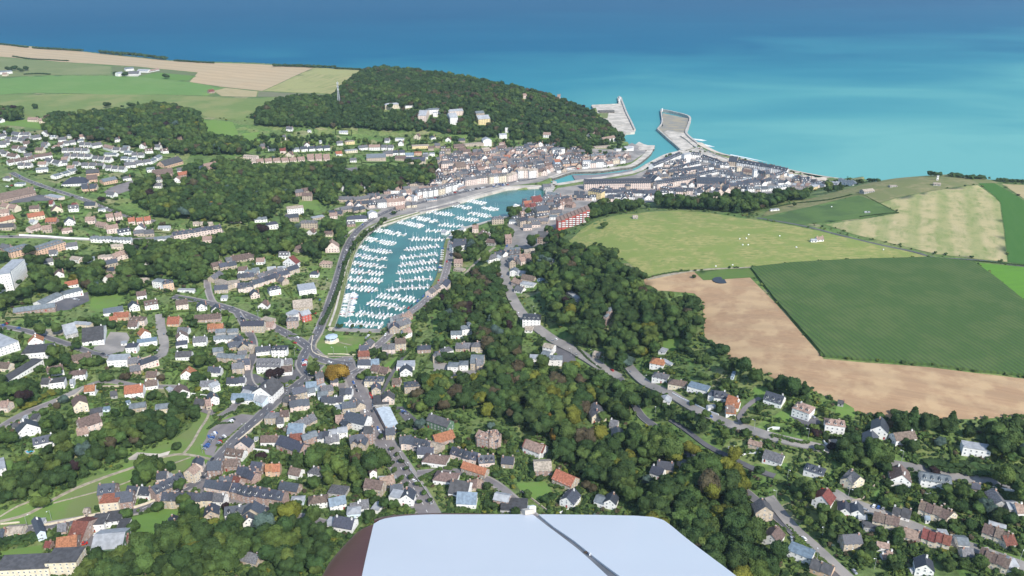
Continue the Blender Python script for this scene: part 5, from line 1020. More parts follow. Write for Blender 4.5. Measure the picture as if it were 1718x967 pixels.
suburb("150,500 260,492 340,520 420,590 200,590", 25, .55); suburb("360,440 510,432 530,520 450,530 370,500", 24, .6, ang=.3); suburb("430,560 545,600 520,650 440,690 420,640", 23, .6)
suburb("440,690 640,680 680,760 560,758 430,775", 21, .65, ang=.35); suburb("640,560 740,575 800,620 700,655 640,640", 24, .5); suburb("680,700 850,730 870,800 800,860 730,850 690,780", 24, .45, ang=-.4)
suburb("1090,640 1240,690 1400,720 1380,745 1200,705", 25, .45, ang=-.3); suburb("1250,735 1500,790 1718,830 1718,967 1440,950 1300,830", 25, .42, ang=-.35); suburb("340,790 520,800 620,860 540,880 420,860", 22, .5, ang=-.1)
suburb("430,235 700,232 860,245 740,262 560,275 430,262", 28, .6, ang=.05); suburb("480,345 560,352 600,400 560,430 520,400", 25, .4); suburb("0,440 60,430 240,410 300,470 220,480 0,500", 26, .3)
build_queue()
n0 = len(REST.v)
for P0, P1, code, d, h_, pv_ in FILL: house_(P0, P1, code, d, h_, "house", False, pv_, merge=True)
o = bpy.data.objects.get("distant_houses"); o.data = REST.mesh("distant_houses", RM)
# ------------------------------------------------------------------ single structures
def redblock():
    A, B_ = gnd(936, 388), gnd(989, 371); w = math.hypot(B_[0]-A[0], B_[1]-A[1]); ang = math.atan2(B_[1]-A[1], B_[0]-A[0]); z = (float(Hf(*A))+float(Hf(*B_)))/2-1
    root = put("apartment_block", None, None, (A[0], A[1], z), ang); n = 9; u = w/n; mb = MB(); rf = MB(); wi = MB(); bal = MB(); bal.box(-.5,-1.0,0,.5,0,.8); bal.box(-.5,-1.0,-.2,.5,0,0); BM = bal.mesh("balcony", [M["white"]])
    for k in range(n):
        h = 9+(k/(n-1))*14.5; o = (k%2)*1.2
        mb.box(k*u+.01, -o, -6, (k+1)*u-.01, 14, h)
        rf.add([(k*u-.1,-o-.5,h+.1),((k+1)*u+.1,-o-.5,h+.9),((k+1)*u+.1,14.4,h+2.2),(k*u-.1,14.4,h+1.4),(k*u-.1,-o-.5,h-.1),((k+1)*u+.1,-o-.5,h-.1),((k+1)*u+.1,14.4,h-.1),(k*u-.1,14.4,h-.1)],[(0,1,2,3),(4,7,6,5),(0,4,5,1),(1,5,6,2),(2,6,7,3),(3,7,4,0)])
        s = int(h/2.75)
        for f in range(s):
            put("balcony", BM, root, (k*u+u/2, -o-.02, f*2.75+.5+(.55 if k%2 else 0)), 0, (u*.74, 1, 1))
            wi.box(k*u+u*.15, -o-.05, f*2.75+1.2, k*u+u*.85, -o+.05, f*2.75+2.3)
    mb.obj("wall", [WALL["r"]], root); rf.obj("roof", [ROOF["m"]], root); g = wi.obj("window", [M["glass"]], root); g["kind"] = "stuff"
    reg(root, None, "apartment block", label="stepped red apartment block with white zigzag balconies above the trees")
    c, s_ = math.cos(ang), math.sin(ang); occ_poly([(A[0],A[1]),(B_[0],B_[1]),(B_[0]-s_*14,B_[1]+c*14),(A[0]-s_*14,A[1]+c*14)], 2, 4)
redblock()
def bandstand():
    x, y = gnd(557, 573); z = float(Hf(x, y))+.3; root = put("bandstand", None, None, (x, y, z), .3)
    def oct_(r, n=8): return [(r*math.cos(2*math.pi*i/n+.39), r*math.sin(2*math.pi*i/n+.39)) for i in range(n)]
    m = MB(); m.prism(oct_(7.6), -1, .5); m.prism(oct_(6.9), .5, .9); m.prism(oct_(6.2), .9, 1.7); m.obj("plinth", [WALL["c"]], root)
    m = MB(); m.prism(oct_(4.2), 1.7, 2.6); m.obj("parapet", [WALL["u"]], root)
    m = MB(); m.prism(oct_(3.9), 2.6, 4.7); m.obj("glazing", [M["glass"]], root)
    for i in range(8):
        m = MB(); p = oct_(4.7)[i]; m.tube((p[0],p[1],1.7), (p[0],p[1],5.0), .28, .24, 6); m.obj("column", [M["white"]], root)
    m = MB(); a = oct_(6.6); b = oct_(6.2)
    m.prism(a, 4.9, 5.5); n = 8
    m.add([(p[0],p[1],5.5) for p in oct_(6.5)]+[(0,0,6.9)], [(i,(i+1)%8,8) for i in range(8)]); m.obj("roof", [mat("bandstand_roof",(.46,.55,.62),.5,.15,.5)], root)
    reg(root, None, "bandstand", label="octagonal white bandstand with pale blue roof on the green lawn by the yacht basin"); occ_poly([(x+8*c_,y+8*d_) for c_, d_ in ((-1,-1),(1,-1),(1,1),(-1,1))], 2)
bandstand()
def mast():
    x, y = gnd(569, 176); z = float(Hf(x, y)); hh = 48; root = put("antenna_mast", None, None, (x, y, z)); m = MB(); w = lambda t: 2.6*(1-t)+.9*t
    n = 12
    for c in ((-1,-1),(1,-1),(1,1),(-1,1)): m.tube((c[0]*w(0)/1,c[1]*w(0)/1,-1),(c[0]*w(1)*.5,c[1]*w(1)*.5,hh), .45, .3, 5)
    m.obj("leg", [M["steel"]], root)["kind"] = "stuff"
    m = MB()
    cs = ((-1,-1),(1,-1),(1,1),(-1,1))
    for k in range(n):
        t0, t1 = k/n, (k+1)/n; a = 2.6*(1-t0)+.45*t0; b = 2.6*(1-t1)+.45*t1
        for i in range(4):
            p, q = cs[i], cs[(i+1)%4]; m.tube((p[0]*a,p[1]*a,hh*t0),(q[0]*b,q[1]*b,hh*t1), .2, n=4); m.tube((q[0]*a,q[1]*a,hh*t0),(p[0]*b,p[1]*b,hh*t1), .2, n=4)
    m.obj("bracing", [M["steel"]], root)["kind"] = "stuff"
    for k, (zz, a) in enumerate(((45,0),(45,2.1),(45,4.2),(38,1),(38,3.1),(32,5))):
        m = MB(); m.box(-.5,-.25,-1.6,.5,.25,1.6); m.obj("antenna_panel", [M["white"]], root, (1.7*math.cos(a),1.7*math.sin(a),zz), a+1.57)
    m = MB(); m.tube((0,0,hh),(0,0,hh+5),.15,.05,5); m.obj("spire", [M["steel"]], root)
    reg(root, None, "mast", label="tall steel lattice antenna mast rising from the edge of the dark wood")
mast()
# ------------------------------------------------------------------ garden walls, hedges
def gwall(c, s, h=1.6, m="white", t=.5, attr="low white garden wall", name="garden_wall"):
    P = G(c, s); o = wallline(name, P, h, t, M[m] if m in M else WALL[m]); k = P[len(P)//2]; o["category"] = "wall"; REG.append((o, attr, *project(k[0], k[1], float(Hf(*k)))))
gwall('C5', "130,425 300,432 460,445 600,450", 2.2); gwall('C5', "1540,340 1640,330 1718,312 1760,300", 2.5, "t", attr="long tan stone park wall"); gwall('C6', "0,220 100,200 200,172", 2.6, "t", attr="long tan stone park wall")
gwall('C6', "640,365 700,325 740,290 780,262", 2.4, "conc2", attr="pale retaining wall beside the road"); gwall('D5', "5,630 130,618", 1.2, "c", attr="low cream roadside wall"); gwall('D5', "285,640 420,615 560,585 660,562", 1.8, "c", attr="low cream roadside wall"); gwall('D5', "880,525 960,500 1030,472", 2, "c", attr="low cream roadside wall")
gwall('D4', "275,200 300,190 340,192", 2); gwall('D4', "560,235 580,270 610,285", 1.5); gwall('D4', "720,572 780,560 830,500 880,455", 1, "t", .5, "thin pinkish boundary wall"); gwall('D4', "110,345 170,318 240,318", 1); gwall('D4', "1415,495 1520,512 1600,525", 1.4); gwall('D4', "690,270 720,262 760,270", 1.6, attr="white terrace wall")
gwall('D2', "500,175 490,265 520,300 600,325", 1, "c", .7, "curved cream kerb wall round the lawn"); gwall('D2', "600,300 700,300 790,305", .8, "c"); gwall('D6', "1060,175 1100,240 1170,330 1230,410 1280,490", 1.5, "d", attr="grey wall along the avenue"); gwall('D7', "280,405 360,460 450,530", 1.6, "t", attr="brick wall beside the lane"); gwall('D7', "525,545 600,515 645,500", 1.2)
gwall('D1', "860,400 960,410 1030,380", 1.2, "t"); gwall('D1', "1280,650 1400,665", 1.8); gwall('D1', "630,600 830,595", 1.4, "t"); gwall('D1', "1285,670 1275,710", 1.5); gwall('D1', "380,700 500,660 560,610", 1.5, "c", attr="pale wall climbing beside the lane"); gwall('D3', "1310,565 1370,600 1440,630 1540,680 1620,710", 1.3); gwall('D3', "440,445 510,405", 1); gwall('C2', "1240,850 1300,830 1420,815", 2, "t"); gwall('D2', "0,880 180,730", 1.3, "c", .5, "stone parapet along the raised road")
gwall('E4', "480,-10 560,40 640,110 760,170 900,215 1110,300", 1.2, "conc2", 1, "pale sea-front promenade wall"); gwall('D6', "100,145 200,155", 2.2); gwall('D6', "100,180 150,190 210,215", 1.2, "c"); gwall('D4', "1080,520 1190,550", 1.2); gwall('D5', "1340,600 1345,560", 1.2)
HG = 0
def hedge(c, s, w=1.6, h=2.0, leaf='dark'):
    # clipped hedge: a row of small leafy clumps along the line
    P = spline(G(c, s), w*.55)
    for x, y in P:
        SH.append((x+random.uniform(-.25,.25), y+random.uniform(-.25,.25), w*.62, h, leaf))
for c, s, w, h, lf in (('C6',"980,200 920,250 850,300 790,360 750,420 720,490 700,560 680,640 640,740 600,830 560,900",5,4,'dark'),('C6',"1360,360 1330,470 1310,560 1280,640 1180,740 1050,830 960,900",2.5,2.5,'mid'),
    ('D4',"300,230 350,240 420,262 490,268",3,3,'mid'),('D4',"100,330 160,290",3,2,'light'),('D4',"330,400 430,450 550,490",3,2.2,'light'),('D4',"540,240 580,180 620,120",2.5,3,'dark'),('D4',"560,705 620,760 700,790",2,2.5,'dark'),('D4',"870,900 960,967",2.5,2.5,'mid'),
    ('D4',"1130,380 1250,390 1380,400 1632,430",9,5,'dark'),('D4',"1140,400 1300,420 1632,460",7,4,'dark'),('D4',"1060,800 1000,860 1050,900",2,2,'mid'),('D4',"930,620 1000,540",2,2,'mid'),('D4',"420,750 500,830 600,920",3,1.6,'light'),('D4',"380,700 480,800 620,930",2.5,1.5,'mid'),('D4',"990,330 1060,375",3,3,'mid'),
    ('D5',"0,760 120,740 250,715",8,4.5,'dark'),('D5',"130,110 200,75",2.5,2.5,'mid'),('D1',"170,740 250,700 340,650",9,4,'yellow'),('D1',"600,690 800,690 950,680",2,2,'mid'),('D1',"1400,880 1500,800 1560,770",2.5,2,'dark'),('D1',"1440,850 1560,840",2,2,'dark'),('D6',"1190,340 1330,270 1390,270",3.5,3,'mid'),('D6',"1200,380 1280,360",2.5,2,'mid'),
    ('D6',"1410,360 1500,430",3,3,'light'),('D2',"1100,300 1000,440 930,590",3,2.5,'dark'),('D2',"500,170 400,180 340,180",3,2,'mid'),('D3',"1440,800 1300,700 1200,600 1080,530",7,4,'dark'),('D3',"640,220 740,330 830,400",2.5,2,'dark'),('C1',"90,142 200,158 330,165 455,172",7,4,'dark'),('C1',"170,262 260,258 330,262",7,4,'dark'),
    ('C4',"0,440 170,410 400,385 560,350",3,2,'dark'),('C4',"560,350 640,350 700,380 870,470",1.6,.7,'mid'),('C4',"620,497 750,480 870,470",2.5,1.5,'dark'),('C4',"680,255 740,260",6,5,'dark'),('C4',"750,250 880,235",6,4,'dark'),('C4',"890,240 950,220 1010,210 1060,222 1140,225",11,9,'dark'),('C4',"1230,225 1290,232 1340,240 1430,243",11,7,'dark'),('C4',"1550,258 1718,268",9,6,'dark'),
    ('C4',"1250,785 1480,800 1718,825",2.5,1.5,'dark'),('C8',"1000,850 1100,870 1180,890",6,5,'dark'),('C1',"0,60 100,71 180,82",12,6,'dark'),('C1',"230,88 420,98 550,106",12,8,'dark'),('C1',"680,120 780,130 900,138 1000,150 1110,164",16,12,'dark'),('C1',"1180,172 1300,180 1430,187",10,6,'dark'),('C2',"120,88 250,90 400,96 520,100",13,9,'dark'),('C2',"530,104 640,109 700,113",10,6,'dark'),
    ('C7',"1060,590 1180,560 1340,540",3,2,'mid'),('D3',"1500,200 1580,240 1640,270",4,4,'dark'),('C5',"650,200 780,255 900,300",4,3,'mid'),('D1',"120,880 0,950",2,2,'mid'),('C5',"1200,840 1300,860 1380,880",2,2,'mid'),('D2',"1180,170 1160,260 1100,320",3,3,'dark')):
    hedge(c, s, w, h, lf)
def dist_cam(x, y, z): return math.sqrt(x*x+y*y+(H-z)**2)
# ------------------------------------------------------------------ woods
def WD(c, pl, **k): wood(G(c, pl), **k)
HW = dict(dark=60, mid=16, light=2, brown=5, yellow=0, copper=.3)
WD('P', "424,200 445,182 470,172 500,168 545,168 560,172 555,186 640,190 700,196 760,205 760,212 700,212 690,222 600,218 520,216 430,214", s=8.5, w=dict(dark=80,mid=17,brown=3), h=(11,15))
WD('P', "556,168 575,150 596,132 612,122 640,117 690,121 760,131 800,139 860,151 900,160 930,168 960,178 985,188 1002,200 1020,212 1038,230 1048,240 1030,246 1000,246 985,238 960,240 940,232 905,228 890,235 860,236 800,232 752,226 700,222 700,196 640,192 560,186", s=9, w=HW, h=(10,15))
WD('P', "650,176 700,168 760,172 830,178 870,186 860,180 800,166 720,158 660,168", s=9, w=dict(brown=55,mid=30,dark=15), h=(11,14), rr=(5,7))
WD('P', "892,232 960,234 1040,247 1056,256 1020,260 985,266 960,258 930,254 900,248 878,243", s=9, w=HW, h=(8,13))
WD('P', "74,206 90,196 130,200 170,194 215,192 235,186 270,182 300,186 335,196 342,214 345,232 400,238 425,246 410,262 380,262 330,262 305,262 270,258 240,250 205,245 160,238 110,236 78,234", s=8.5, h=(10,16))
WD('P', "420,246 470,250 540,250 560,262 545,268 430,262", s=10, w=dict(dark=30,mid=40,light=20))
WD('P', "425,228 560,230 700,236 860,240 880,250 760,250 640,246 560,248 430,246", s=14, rr=(3,5.5), h=(6,10), w=dict(dark=40,mid=40,light=15))
WD('P', "0,186 36,188 36,204 0,206", s=9); WD('P', "0,222 22,224 15,232 0,232", s=9)
WD('P', "222,318 250,308 300,300 330,285 370,275 400,282 440,278 500,282 560,280 590,284 600,292 640,288 700,276 742,282 740,306 700,318 650,326 620,332 590,340 560,350 545,345 530,336 505,334 500,346 480,342 470,352 455,368 430,378 400,380 370,376 330,374 290,372 255,366 240,350 222,338", s=9, rr=(5,7.6), h=(12,17))
WD('P', "205,390 250,400 280,402 300,408 360,402 400,396 440,392 480,388 520,392 540,388 560,380 580,392 590,400 568,420 540,428 530,440 500,430 470,432 430,428 405,428 380,430 352,445 340,470 320,482 295,470 260,466 240,478 235,490 200,505 150,498 120,480 112,455 150,440 180,450 210,445 225,425 205,410", s=9, rr=(5,7.6), h=(12,17))
WD('P', "0,530 0,495 20,500 50,470 50,445 75,440 110,450 100,500 60,500 30,515", s=9, h=(12,18)); WD('P', "0,425 20,430 15,445 0,450", s=9); WD('P', "40,425 60,430 52,440 38,440", s=9)
WD('P', "30,545 60,545 90,552 105,565 100,585 112,600 95,612 75,602 52,570 28,560", s=8.5); WD('P', "0,560 20,565 0,575", s=8)
WD('P', "0,650 20,645 60,640 75,655 65,680 40,700 10,690 0,680", s=8.5, w=dict(dark=60,mid=20,copper=15)); WD('P', "90,640 70,625 80,605 120,610 135,640 110,650", s=8)
WD('P', "148,742 180,728 230,708 270,690 300,680 325,672 345,688 345,700 318,718 290,738 258,752 222,764 200,785 165,795 130,818 100,832 60,838 20,850 0,845 0,790 40,780 60,762 100,760 128,750", s=8, rr=(4.3,6.4), h=(9,14))
WD('P', "80,752 100,740 112,750 90,765", s=7); WD('P', "72,730 100,715 118,738 100,750 75,748", s=8, rr=(4,5.5))
WD('P', "862,436 885,420 900,408 930,418 958,424 985,428 1012,430 1030,440 1035,456 1060,468 1078,492 1098,506 1130,506 1158,514 1170,530 1173,550 1168,568 1160,574 1150,590 1130,570 1105,580 1100,600 1070,612 1060,628 1040,620 1010,604 990,590 968,578 960,560 940,552 925,535 912,520 905,500 890,480 880,455", s=8.8, rr=(5,7.8), h=(12,18))
WD('P', "985,352 1000,345 1060,344 1120,340 1200,336 1260,336 1300,330 1360,322 1410,315 1422,318 1380,328 1330,338 1290,350 1255,360 1190,354 1100,350 1040,358 1000,368 980,380 955,398 935,412 905,410 915,396 940,398 975,392 990,375", s=8.5, w=dict(dark=65,mid=28,brown=4,light=3), h=(11,16), rr=(4.8,7))
WD('P', "770,418 790,405 820,398 845,392 862,398 850,420 838,450 848,490 858,520 872,548 868,575 870,600 850,615 820,608 812,590 780,570 745,560 740,550 752,540 750,528 725,522 705,545 690,555 680,545 700,515 730,505 748,480 758,450", s=8.8, rr=(5,7.6), h=(11,17), w=dict(dark=46,mid=34,light=8,copper=5,brown=6,cedar=2))
WD('P', "852,355 880,362 900,360 905,375 880,372 855,370", s=8); WD('P', "745,392 770,396 770,412 748,408", s=8)
WD('P', "680,672 700,655 740,640 800,628 860,618 890,620 950,628 1000,648 1040,648 1058,668 1062,690 1058,700 1030,712 1010,720 1005,700 985,688 978,700 985,720 940,742 930,745 900,738 880,728 850,706 835,705 820,690 775,700 735,690 710,700 690,690", s=9, rr=(5.2,8), h=(12,18), w=dict(dark=34,mid=36,light=20,brown=4,yellow=9))
WD('P', "930,745 960,745 1000,745 1015,735 1028,742 1040,740 1070,728 1100,735 1130,748 1148,752 1150,775 1120,782 1080,780 1072,795 1050,800 1065,830 1100,830 1110,845 1100,860 1060,850 1020,830 985,812 970,790 945,790 920,762", s=9, rr=(5.5,8.4), h=(13,19), w=dict(dark=42,mid=38,light=14,yellow=5,brown=3))
WD('P', "1128,770 1150,765 1190,778 1225,790 1240,805 1255,830 1268,850 1268,900 1258,935 1262,985 1120,985 1090,900 1065,865 1085,830 1120,820 1150,800", s=9, rr=(5.5,8.2), h=(13,19), w=dict(dark=48,mid=34,light=11,yellow=8,brown=2))
WD('P', "1068,662 1100,675 1150,698 1200,715 1242,730 1238,745 1200,738 1160,722 1120,705 1080,690", s=8)
WD('P', "1205,618 1240,630 1290,648 1330,658 1368,672 1375,705 1360,712 1340,690 1300,655 1260,645 1220,630", s=8.5, conif=.25, w=dict(dark=65,mid=28,brown=6)); WD('P', "1500,724 1530,720 1570,724 1620,728 1680,722 1760,724 1760,735 1700,732 1640,730 1600,738 1560,738 1520,732", s=8.5, w=dict(dark=80,mid=20), conif=.3)
WD('P', "1660,735 1690,742 1718,750 1718,785 1680,785 1660,770", s=8.5); WD('P', "1392,758 1420,752 1470,755 1492,770 1490,790 1450,795 1400,790 1388,775", s=8.5, w=dict(mid=60,dark=40))
WD('P', "1250,790 1280,795 1310,815 1350,830 1385,850 1410,885 1412,925 1390,925 1360,895 1320,862 1285,832 1262,815", s=9.5, rr=(3.5,5.6)); WD('P', "1478,792 1500,795 1490,815 1475,810", s=8)
WD('P', "1262,940 1290,930 1315,945 1300,975 1262,975", s=8); WD('P', "1570,828 1620,835 1640,850 1600,862 1570,845", s=8.5, w=dict(dark=60,mid=30,light=10)); WD('P', "1660,815 1700,830 1718,850 1718,890 1690,880 1650,850", s=8)
WD('P', "140,985 150,950 165,940 210,935 240,915 290,905 300,888 340,878 380,878 430,885 470,872 545,880 575,895 560,925 540,950 528,985", s=8.6, rr=(4.8,7.6), h=(10,17), w=dict(dark=36,mid=40,light=18,yellow=5,cedar=1))
WD('P', "480,790 500,775 540,760 585,762 622,772 640,760 650,790 620,800 618,820 570,828 510,828 480,812", s=8.8, rr=(5.2,7.8), h=(12,18), conif=.12)
WD('P', "640,748 655,745 650,768 640,765", s=8); WD('P', "0,735 28,742 25,760 0,758", s=8); WD('P', "240,785 262,780 266,812 250,825 235,812", s=7.5); WD('P', "300,862 345,858 360,880 320,885", s=8); WD('P', "350,610 330,600 325,620 345,625", s=7); WD('P', "50,870 88,860 60,850", s=7)
WD('P', "485,610 540,600 545,615 500,620", s=9, rr=(3,4), h=(5,6)) if False else None
def T(c, s, r, h, leaf, shape=None):
    for p in pts(s):
        x, y = gnd(*cpx(c, *p)); tree(x, y, r*random.uniform(.9,1.1), h*random.uniform(.9,1.1), leaf, shape, True)
T('P', "567,642", 11.5, 19, 'gold', 3); T('P', "528,632", 7, 12, 'mid'); T('D2', "235,475", 8.5, 12, 'copper', 0); T('D2', "905,320 970,345", 5, 10, 'dark'); T('D2', "1055,225", 4, 8, 'dark', 0)
T('D2', "870,470", 3.2, 11, 'mid', 4); T('D2', "820,470", 4, 7, 'light'); T('D2', "1360,350 1400,345 1490,355", 6.5, 10, 'dark', 0); T('D2', "1480,470", 4, 10, 'dark', 4); T('D2', "1200,600", 6, 10, 'brown'); T('D2', "1220,800", 5, 10, 'cedar'); T('D2', "1150,800 1090,830", 4, 9, 'dark', 4)
T('D2', "670,130 692,132 768,135 823,138", 2.6, 6, 'dark', 0); T('P', "775,538", 9, 15, 'copper'); T('P', "1075,468", 7, 10, 'dark', 0); T('P', "1208,597", 8, 9, 'dark', 0); T('P', "820,700 926,690 918,705 935,680", 6, 12, 'yellow'); T('P', "905,705 930,715 925,730 932,745 940,735", 5.5, 12, 'gold')
T('P', "895,712 902,690 915,672 935,662 950,660", 5.5, 12, 'yellow'); T('P', "1005,665 1020,668 1012,680 995,676", 6.5, 13, 'yellow'); T('P', "770,650 800,648 825,660 745,665", 6, 12, 'yellow'); T('P', "1160,812 1150,830 1175,810 1185,835 1220,795 1235,808 1230,780 1200,790 1130,778", 6.5, 13, 'yellow')
T('P', "700,690 745,690 830,670", 6, 12, 'brown'); T('P', "1000,738 1040,748", 6, 12, 'mid'); T('P', "175,492 165,485 192,480", 7, 11, 'light'); T('P', "130,475", 7, 12, 'yellow'); T('P', "1050,612 1035,608", 7, 10, 'cedar', 2); T('P', "645,305 652,310", 7, 12, 'cedar'); T('P', "520,650 505,665", 4, 6, 'mid'); T('P', "305,830 312,860 318,870", 5.5, 15, 'mid', 4); T('P', "327,895", 3, 13, 'dark', 4)
T('C6', "1040,165", 4, 7, 'dark', 0); T('C5', "680,200", 5, 9, 'copper'); T('C5', "1430,240 1415,215", 6, 11, 'gold'); T('P', "480,312 470,305", 8, 14, 'light'); T('P', "548,345 560,340", 6, 10, 'light'); T('P', "500,290 505,296 515,290", 6, 12, 'copper')
T('P', "1370,735 1385,738 1350,733", 3, 5, 'dark', 0); T('P', "1362,734 1378,738", 2.6, 4, 'yellow'); T('P', "1395,756", 3.5, 6, 'copper', 0); T('P', "1390,475", 0.1, 0.1, 'dark') if False else None
T('P', "962,417 998,412 1007,414 1012,420", 3.2, 5, 'dark'); T('P', "1013,384", 5, 10, 'mid', 3); T('P', "1005,428 1020,430", 5, 9, 'brown'); T('P', "1164,467", 3, 4, 'dark'); T('P', "1332,348", 3, 8, 'dark', 4)
T('C1', "715,485 880,485 1115,292", 9, 13, 'dark', 0); T('C1', "775,270 840,272", 8, 12, 'dark'); T('C1', "240,492 140,505 50,500 345,545 400,540", 7, 10, 'dark'); T('C1', "745,545 720,560", 8, 12, 'dark'); T('C1', "60,240 100,235 140,245 180,235", 9, 13, 'dark', 0); T('C1', "820,480 935,480 960,495 660,520 630,500 850,520 880,530", 3.5, 4, 'dark'); T('C1', "205,755 200,785 200,725 310,720 375,785 395,780", 6, 9, 'dark'); T('C1', "645,800 770,840 830,870 660,900", 5, 8, 'mid')
T('D6', "960,545", 4.5, 11, 'dark', 0); T('D6', "1570,460 1640,520", 3.8, 6, 'dark', 0); T('D6', "670,575 390,500", 3, 5, 'dark', 0); T('D6', "300,600 350,610 330,640 250,600", 6, 13, 'dark', 2); T('D5', "1040,550 840,590 880,680", 5.2, 9, 'mid'); T('D5', "1530,700", 6, 10, 'dark', 0); T('D5', "1410,660 1440,690", 4, 8, 'dark'); T('D5', "1165,145", 4.5, 7, 'dark', 0); T('D5', "1045,260 1120,285 960,350 1000,330 960,300", 5, 9, 'dark'); T('D5', "1485,530", 3, 5, 'copper')
T('D4', "1190,640 1230,600 1290,630", 5, 9, 'dark'); T('D4', "1420,610 1440,640", 4.5, 8, 'cedar'); T('D4', "1510,680 1545,700", 5.5, 9, 'dark', 0); T('D4', "230,100 150,165 540,305 740,240 705,210", 4, 6, 'dark'); T('D4', "1190,280", 4.5, 7, 'cedar'); T('D4', "1040,310 1020,290", 5, 8, 'dark'); T('D4', "1330,930 1390,930", 5, 8, 'mid'); T('D4', "960,800 830,835 770,900 910,490 740,545", 3.5, 6, 'dark'); T('D4', "1160,430", 4, 5, 'copper'); T('D4', "300,960 240,920", 5, 8, 'mid'); T('D4', "850,330 880,350 800,340", 6, 11, 'mid')
T('D1', "780,790", 4, 6, 'dark', 0); T('D1', "1020,695 1180,690 1230,700", 6, 9, 'dark', 0); T('D1', "850,550", 5, 8, 'brown'); T('D1', "1080,560", 5, 6, 'brown'); T('D1', "1290,200 1310,190", 4.5, 7, 'dark', 0); T('D1', "430,710", 5, 7, 'cedar'); T('D1', "1200,470", 3, 5, 'dark'); T('D1', "1320,555 1350,560", 6, 8, 'dark'); T('D1', "660,620 700,560 740,560", 5, 7, 'mid'); T('D1', "330,900 380,900 300,880 370,850", 5.5, 8, 'dark'); T('D1', "130,440", 6.5, 9, 'dark'); T('D1', "510,350", 5, 9, 'dark'); T('D1', "620,460 660,450 580,450", 5.5, 8, 'mid')
T('D1', "1610,710", 4.5, 6, 'dark', 0); T('D1', "700,200 750,210 660,190", 5, 8, 'dark'); T('D3', "1370,280 1420,300 1400,250", 5, 7, 'dark', 0); T('D3', "1470,320 1500,360 1540,350", 4.5, 6, 'mid'); T('D3', "1440,640", 2.5, 3.5, 'mid'); T('D7', "480,460 440,480", 4, 6, 'dark'); T('D7', "740,400 700,380", 4, 6, 'brown'); T('D7', "1090,350", 4, 6, 'cedar'); T('D7', "360,310 400,340", 3, 5, 'dark', 0); T('D7', "90,510", 4, 7, 'dark', 0); T('D3', "700,400 715,390 660,370", 3, 4, 'mid')
# street trees along the avenue
for i, p in enumerate(pts("1005,150 1010,245 1040,190 1070,230 1030,290 1100,280 1075,345 1040,360 1138,335 1105,390 1175,380 1155,455 1220,445 1255,490 1185,500 940,70")):
    x, y = gnd(*cpx('D6', *p)); tree(x, y, 2.3, 5.0, 'dark' if i % 2 else 'mid', 0, True)
# garden planting round the houses
for (cx, cy, w, d, ang, lot, pv) in HOUSES:
    if not lot: continue
    c_, s_ = math.cos(ang), math.sin(ang); R_ = random.Random(int(cx*3+cy))
    hx, hy = w/2+R_.uniform(4,9), d/2+R_.uniform(6,13)
    lf = R_.choice(('dark','dark','mid','mid','light'))
    for side in range(4):
        if R_.random() < .42: continue
        a = [(-hx,-hy),(hx,-hy),(hx,hy),(-hx,hy)]; p, q = a[side], a[(side+1)%4]; L = math.hypot(q[0]-p[0], q[1]-p[1]); k = int(L/1.2)
        for j in range(k):
            u = p[0]+(q[0]-p[0])*j/k; v = p[1]+(q[1]-p[1])*j/k; X, Y = cx+c_*u-s_*v, cy+s_*u+c_*v
            if occ_at(X, Y) == 0: SH.append((X, Y, .95, 1.9, lf))
    for j in range(R_.randint(5, 11)):
        u, v = R_.uniform(-hx-4,hx+4), R_.uniform(-hy-5,hy+5); X, Y = cx+c_*u-s_*v, cy+s_*u+c_*v
        if occ_at(X, Y) == 0: q = R_.uniform(.8,2.2); SH.append((X, Y, q, q*1.5, pick(DEF)))
    for j in range(R_.choice((0,1,2,3,4))):
        u, v = R_.uniform(-hx-3,hx+3), R_.uniform(d/2+1,hy+5)*R_.choice((1,1,1,-1)); X, Y = cx+c_*u-s_*v, cy+s_*u+c_*v
        if occ_at(X, Y) == 0 and not is_water(np.array([X]),np.array([Y]),3)[0]: q = R_.uniform(2.2,4.6); tree(X, Y, q, q*1.8, pick(DEF))
# rough scrub in open garden ground
nb = 0
for k in range(60000):
    u, v = random.uniform(-20,1740), random.uniform(205,975)
    if random.random() > (v-150)/900: continue
    x, y = None, None
    d_ = ray(u, v); t = (20-H)/d_[2]; x, y = d_[0]*t, d_[1]*t
    if occ_at(x, y) == 0 and not is_water(np.array([x]),np.array([y]),4)[0]:
        q = random.uniform(.7,2.3)*(1 if v > 400 else 1.3); SH.append((x, y, q, q*random.uniform(1.1,1.8), pick(dict(dark=34,mid=38,light=20,yellow=3,brown=5)))); nb += 1
for x, y in spline(G('C6', "985,205 925,255 855,300 795,360 755,420 722,490 700,560 675,640 635,740 590,830 550,900"), 6.5):
    tree(x+random.uniform(-1,1), y+random.uniform(-1,1), random.uniform(3,4.6), random.uniform(6,9), random.choice(('dark','dark','mid')))
for x, y in spline(G('C6', "1375,345 1335,470 1312,560 1285,640 1185,740 1055,835 965,905"), 9):
    if random.random() < .6: tree(x, y, random.uniform(1.6,2.6), random.uniform(3,4.5), 'dark')
x_, y_ = gnd(962, 379); HOUSES.append((x_, y_, 48, 14, 0, False, 380)); HOUSES.append((x_-12, y_, 20, 14, 0, False, 380)); HOUSES.append((x_+14, y_+6, 20, 14, 0, False, 380))
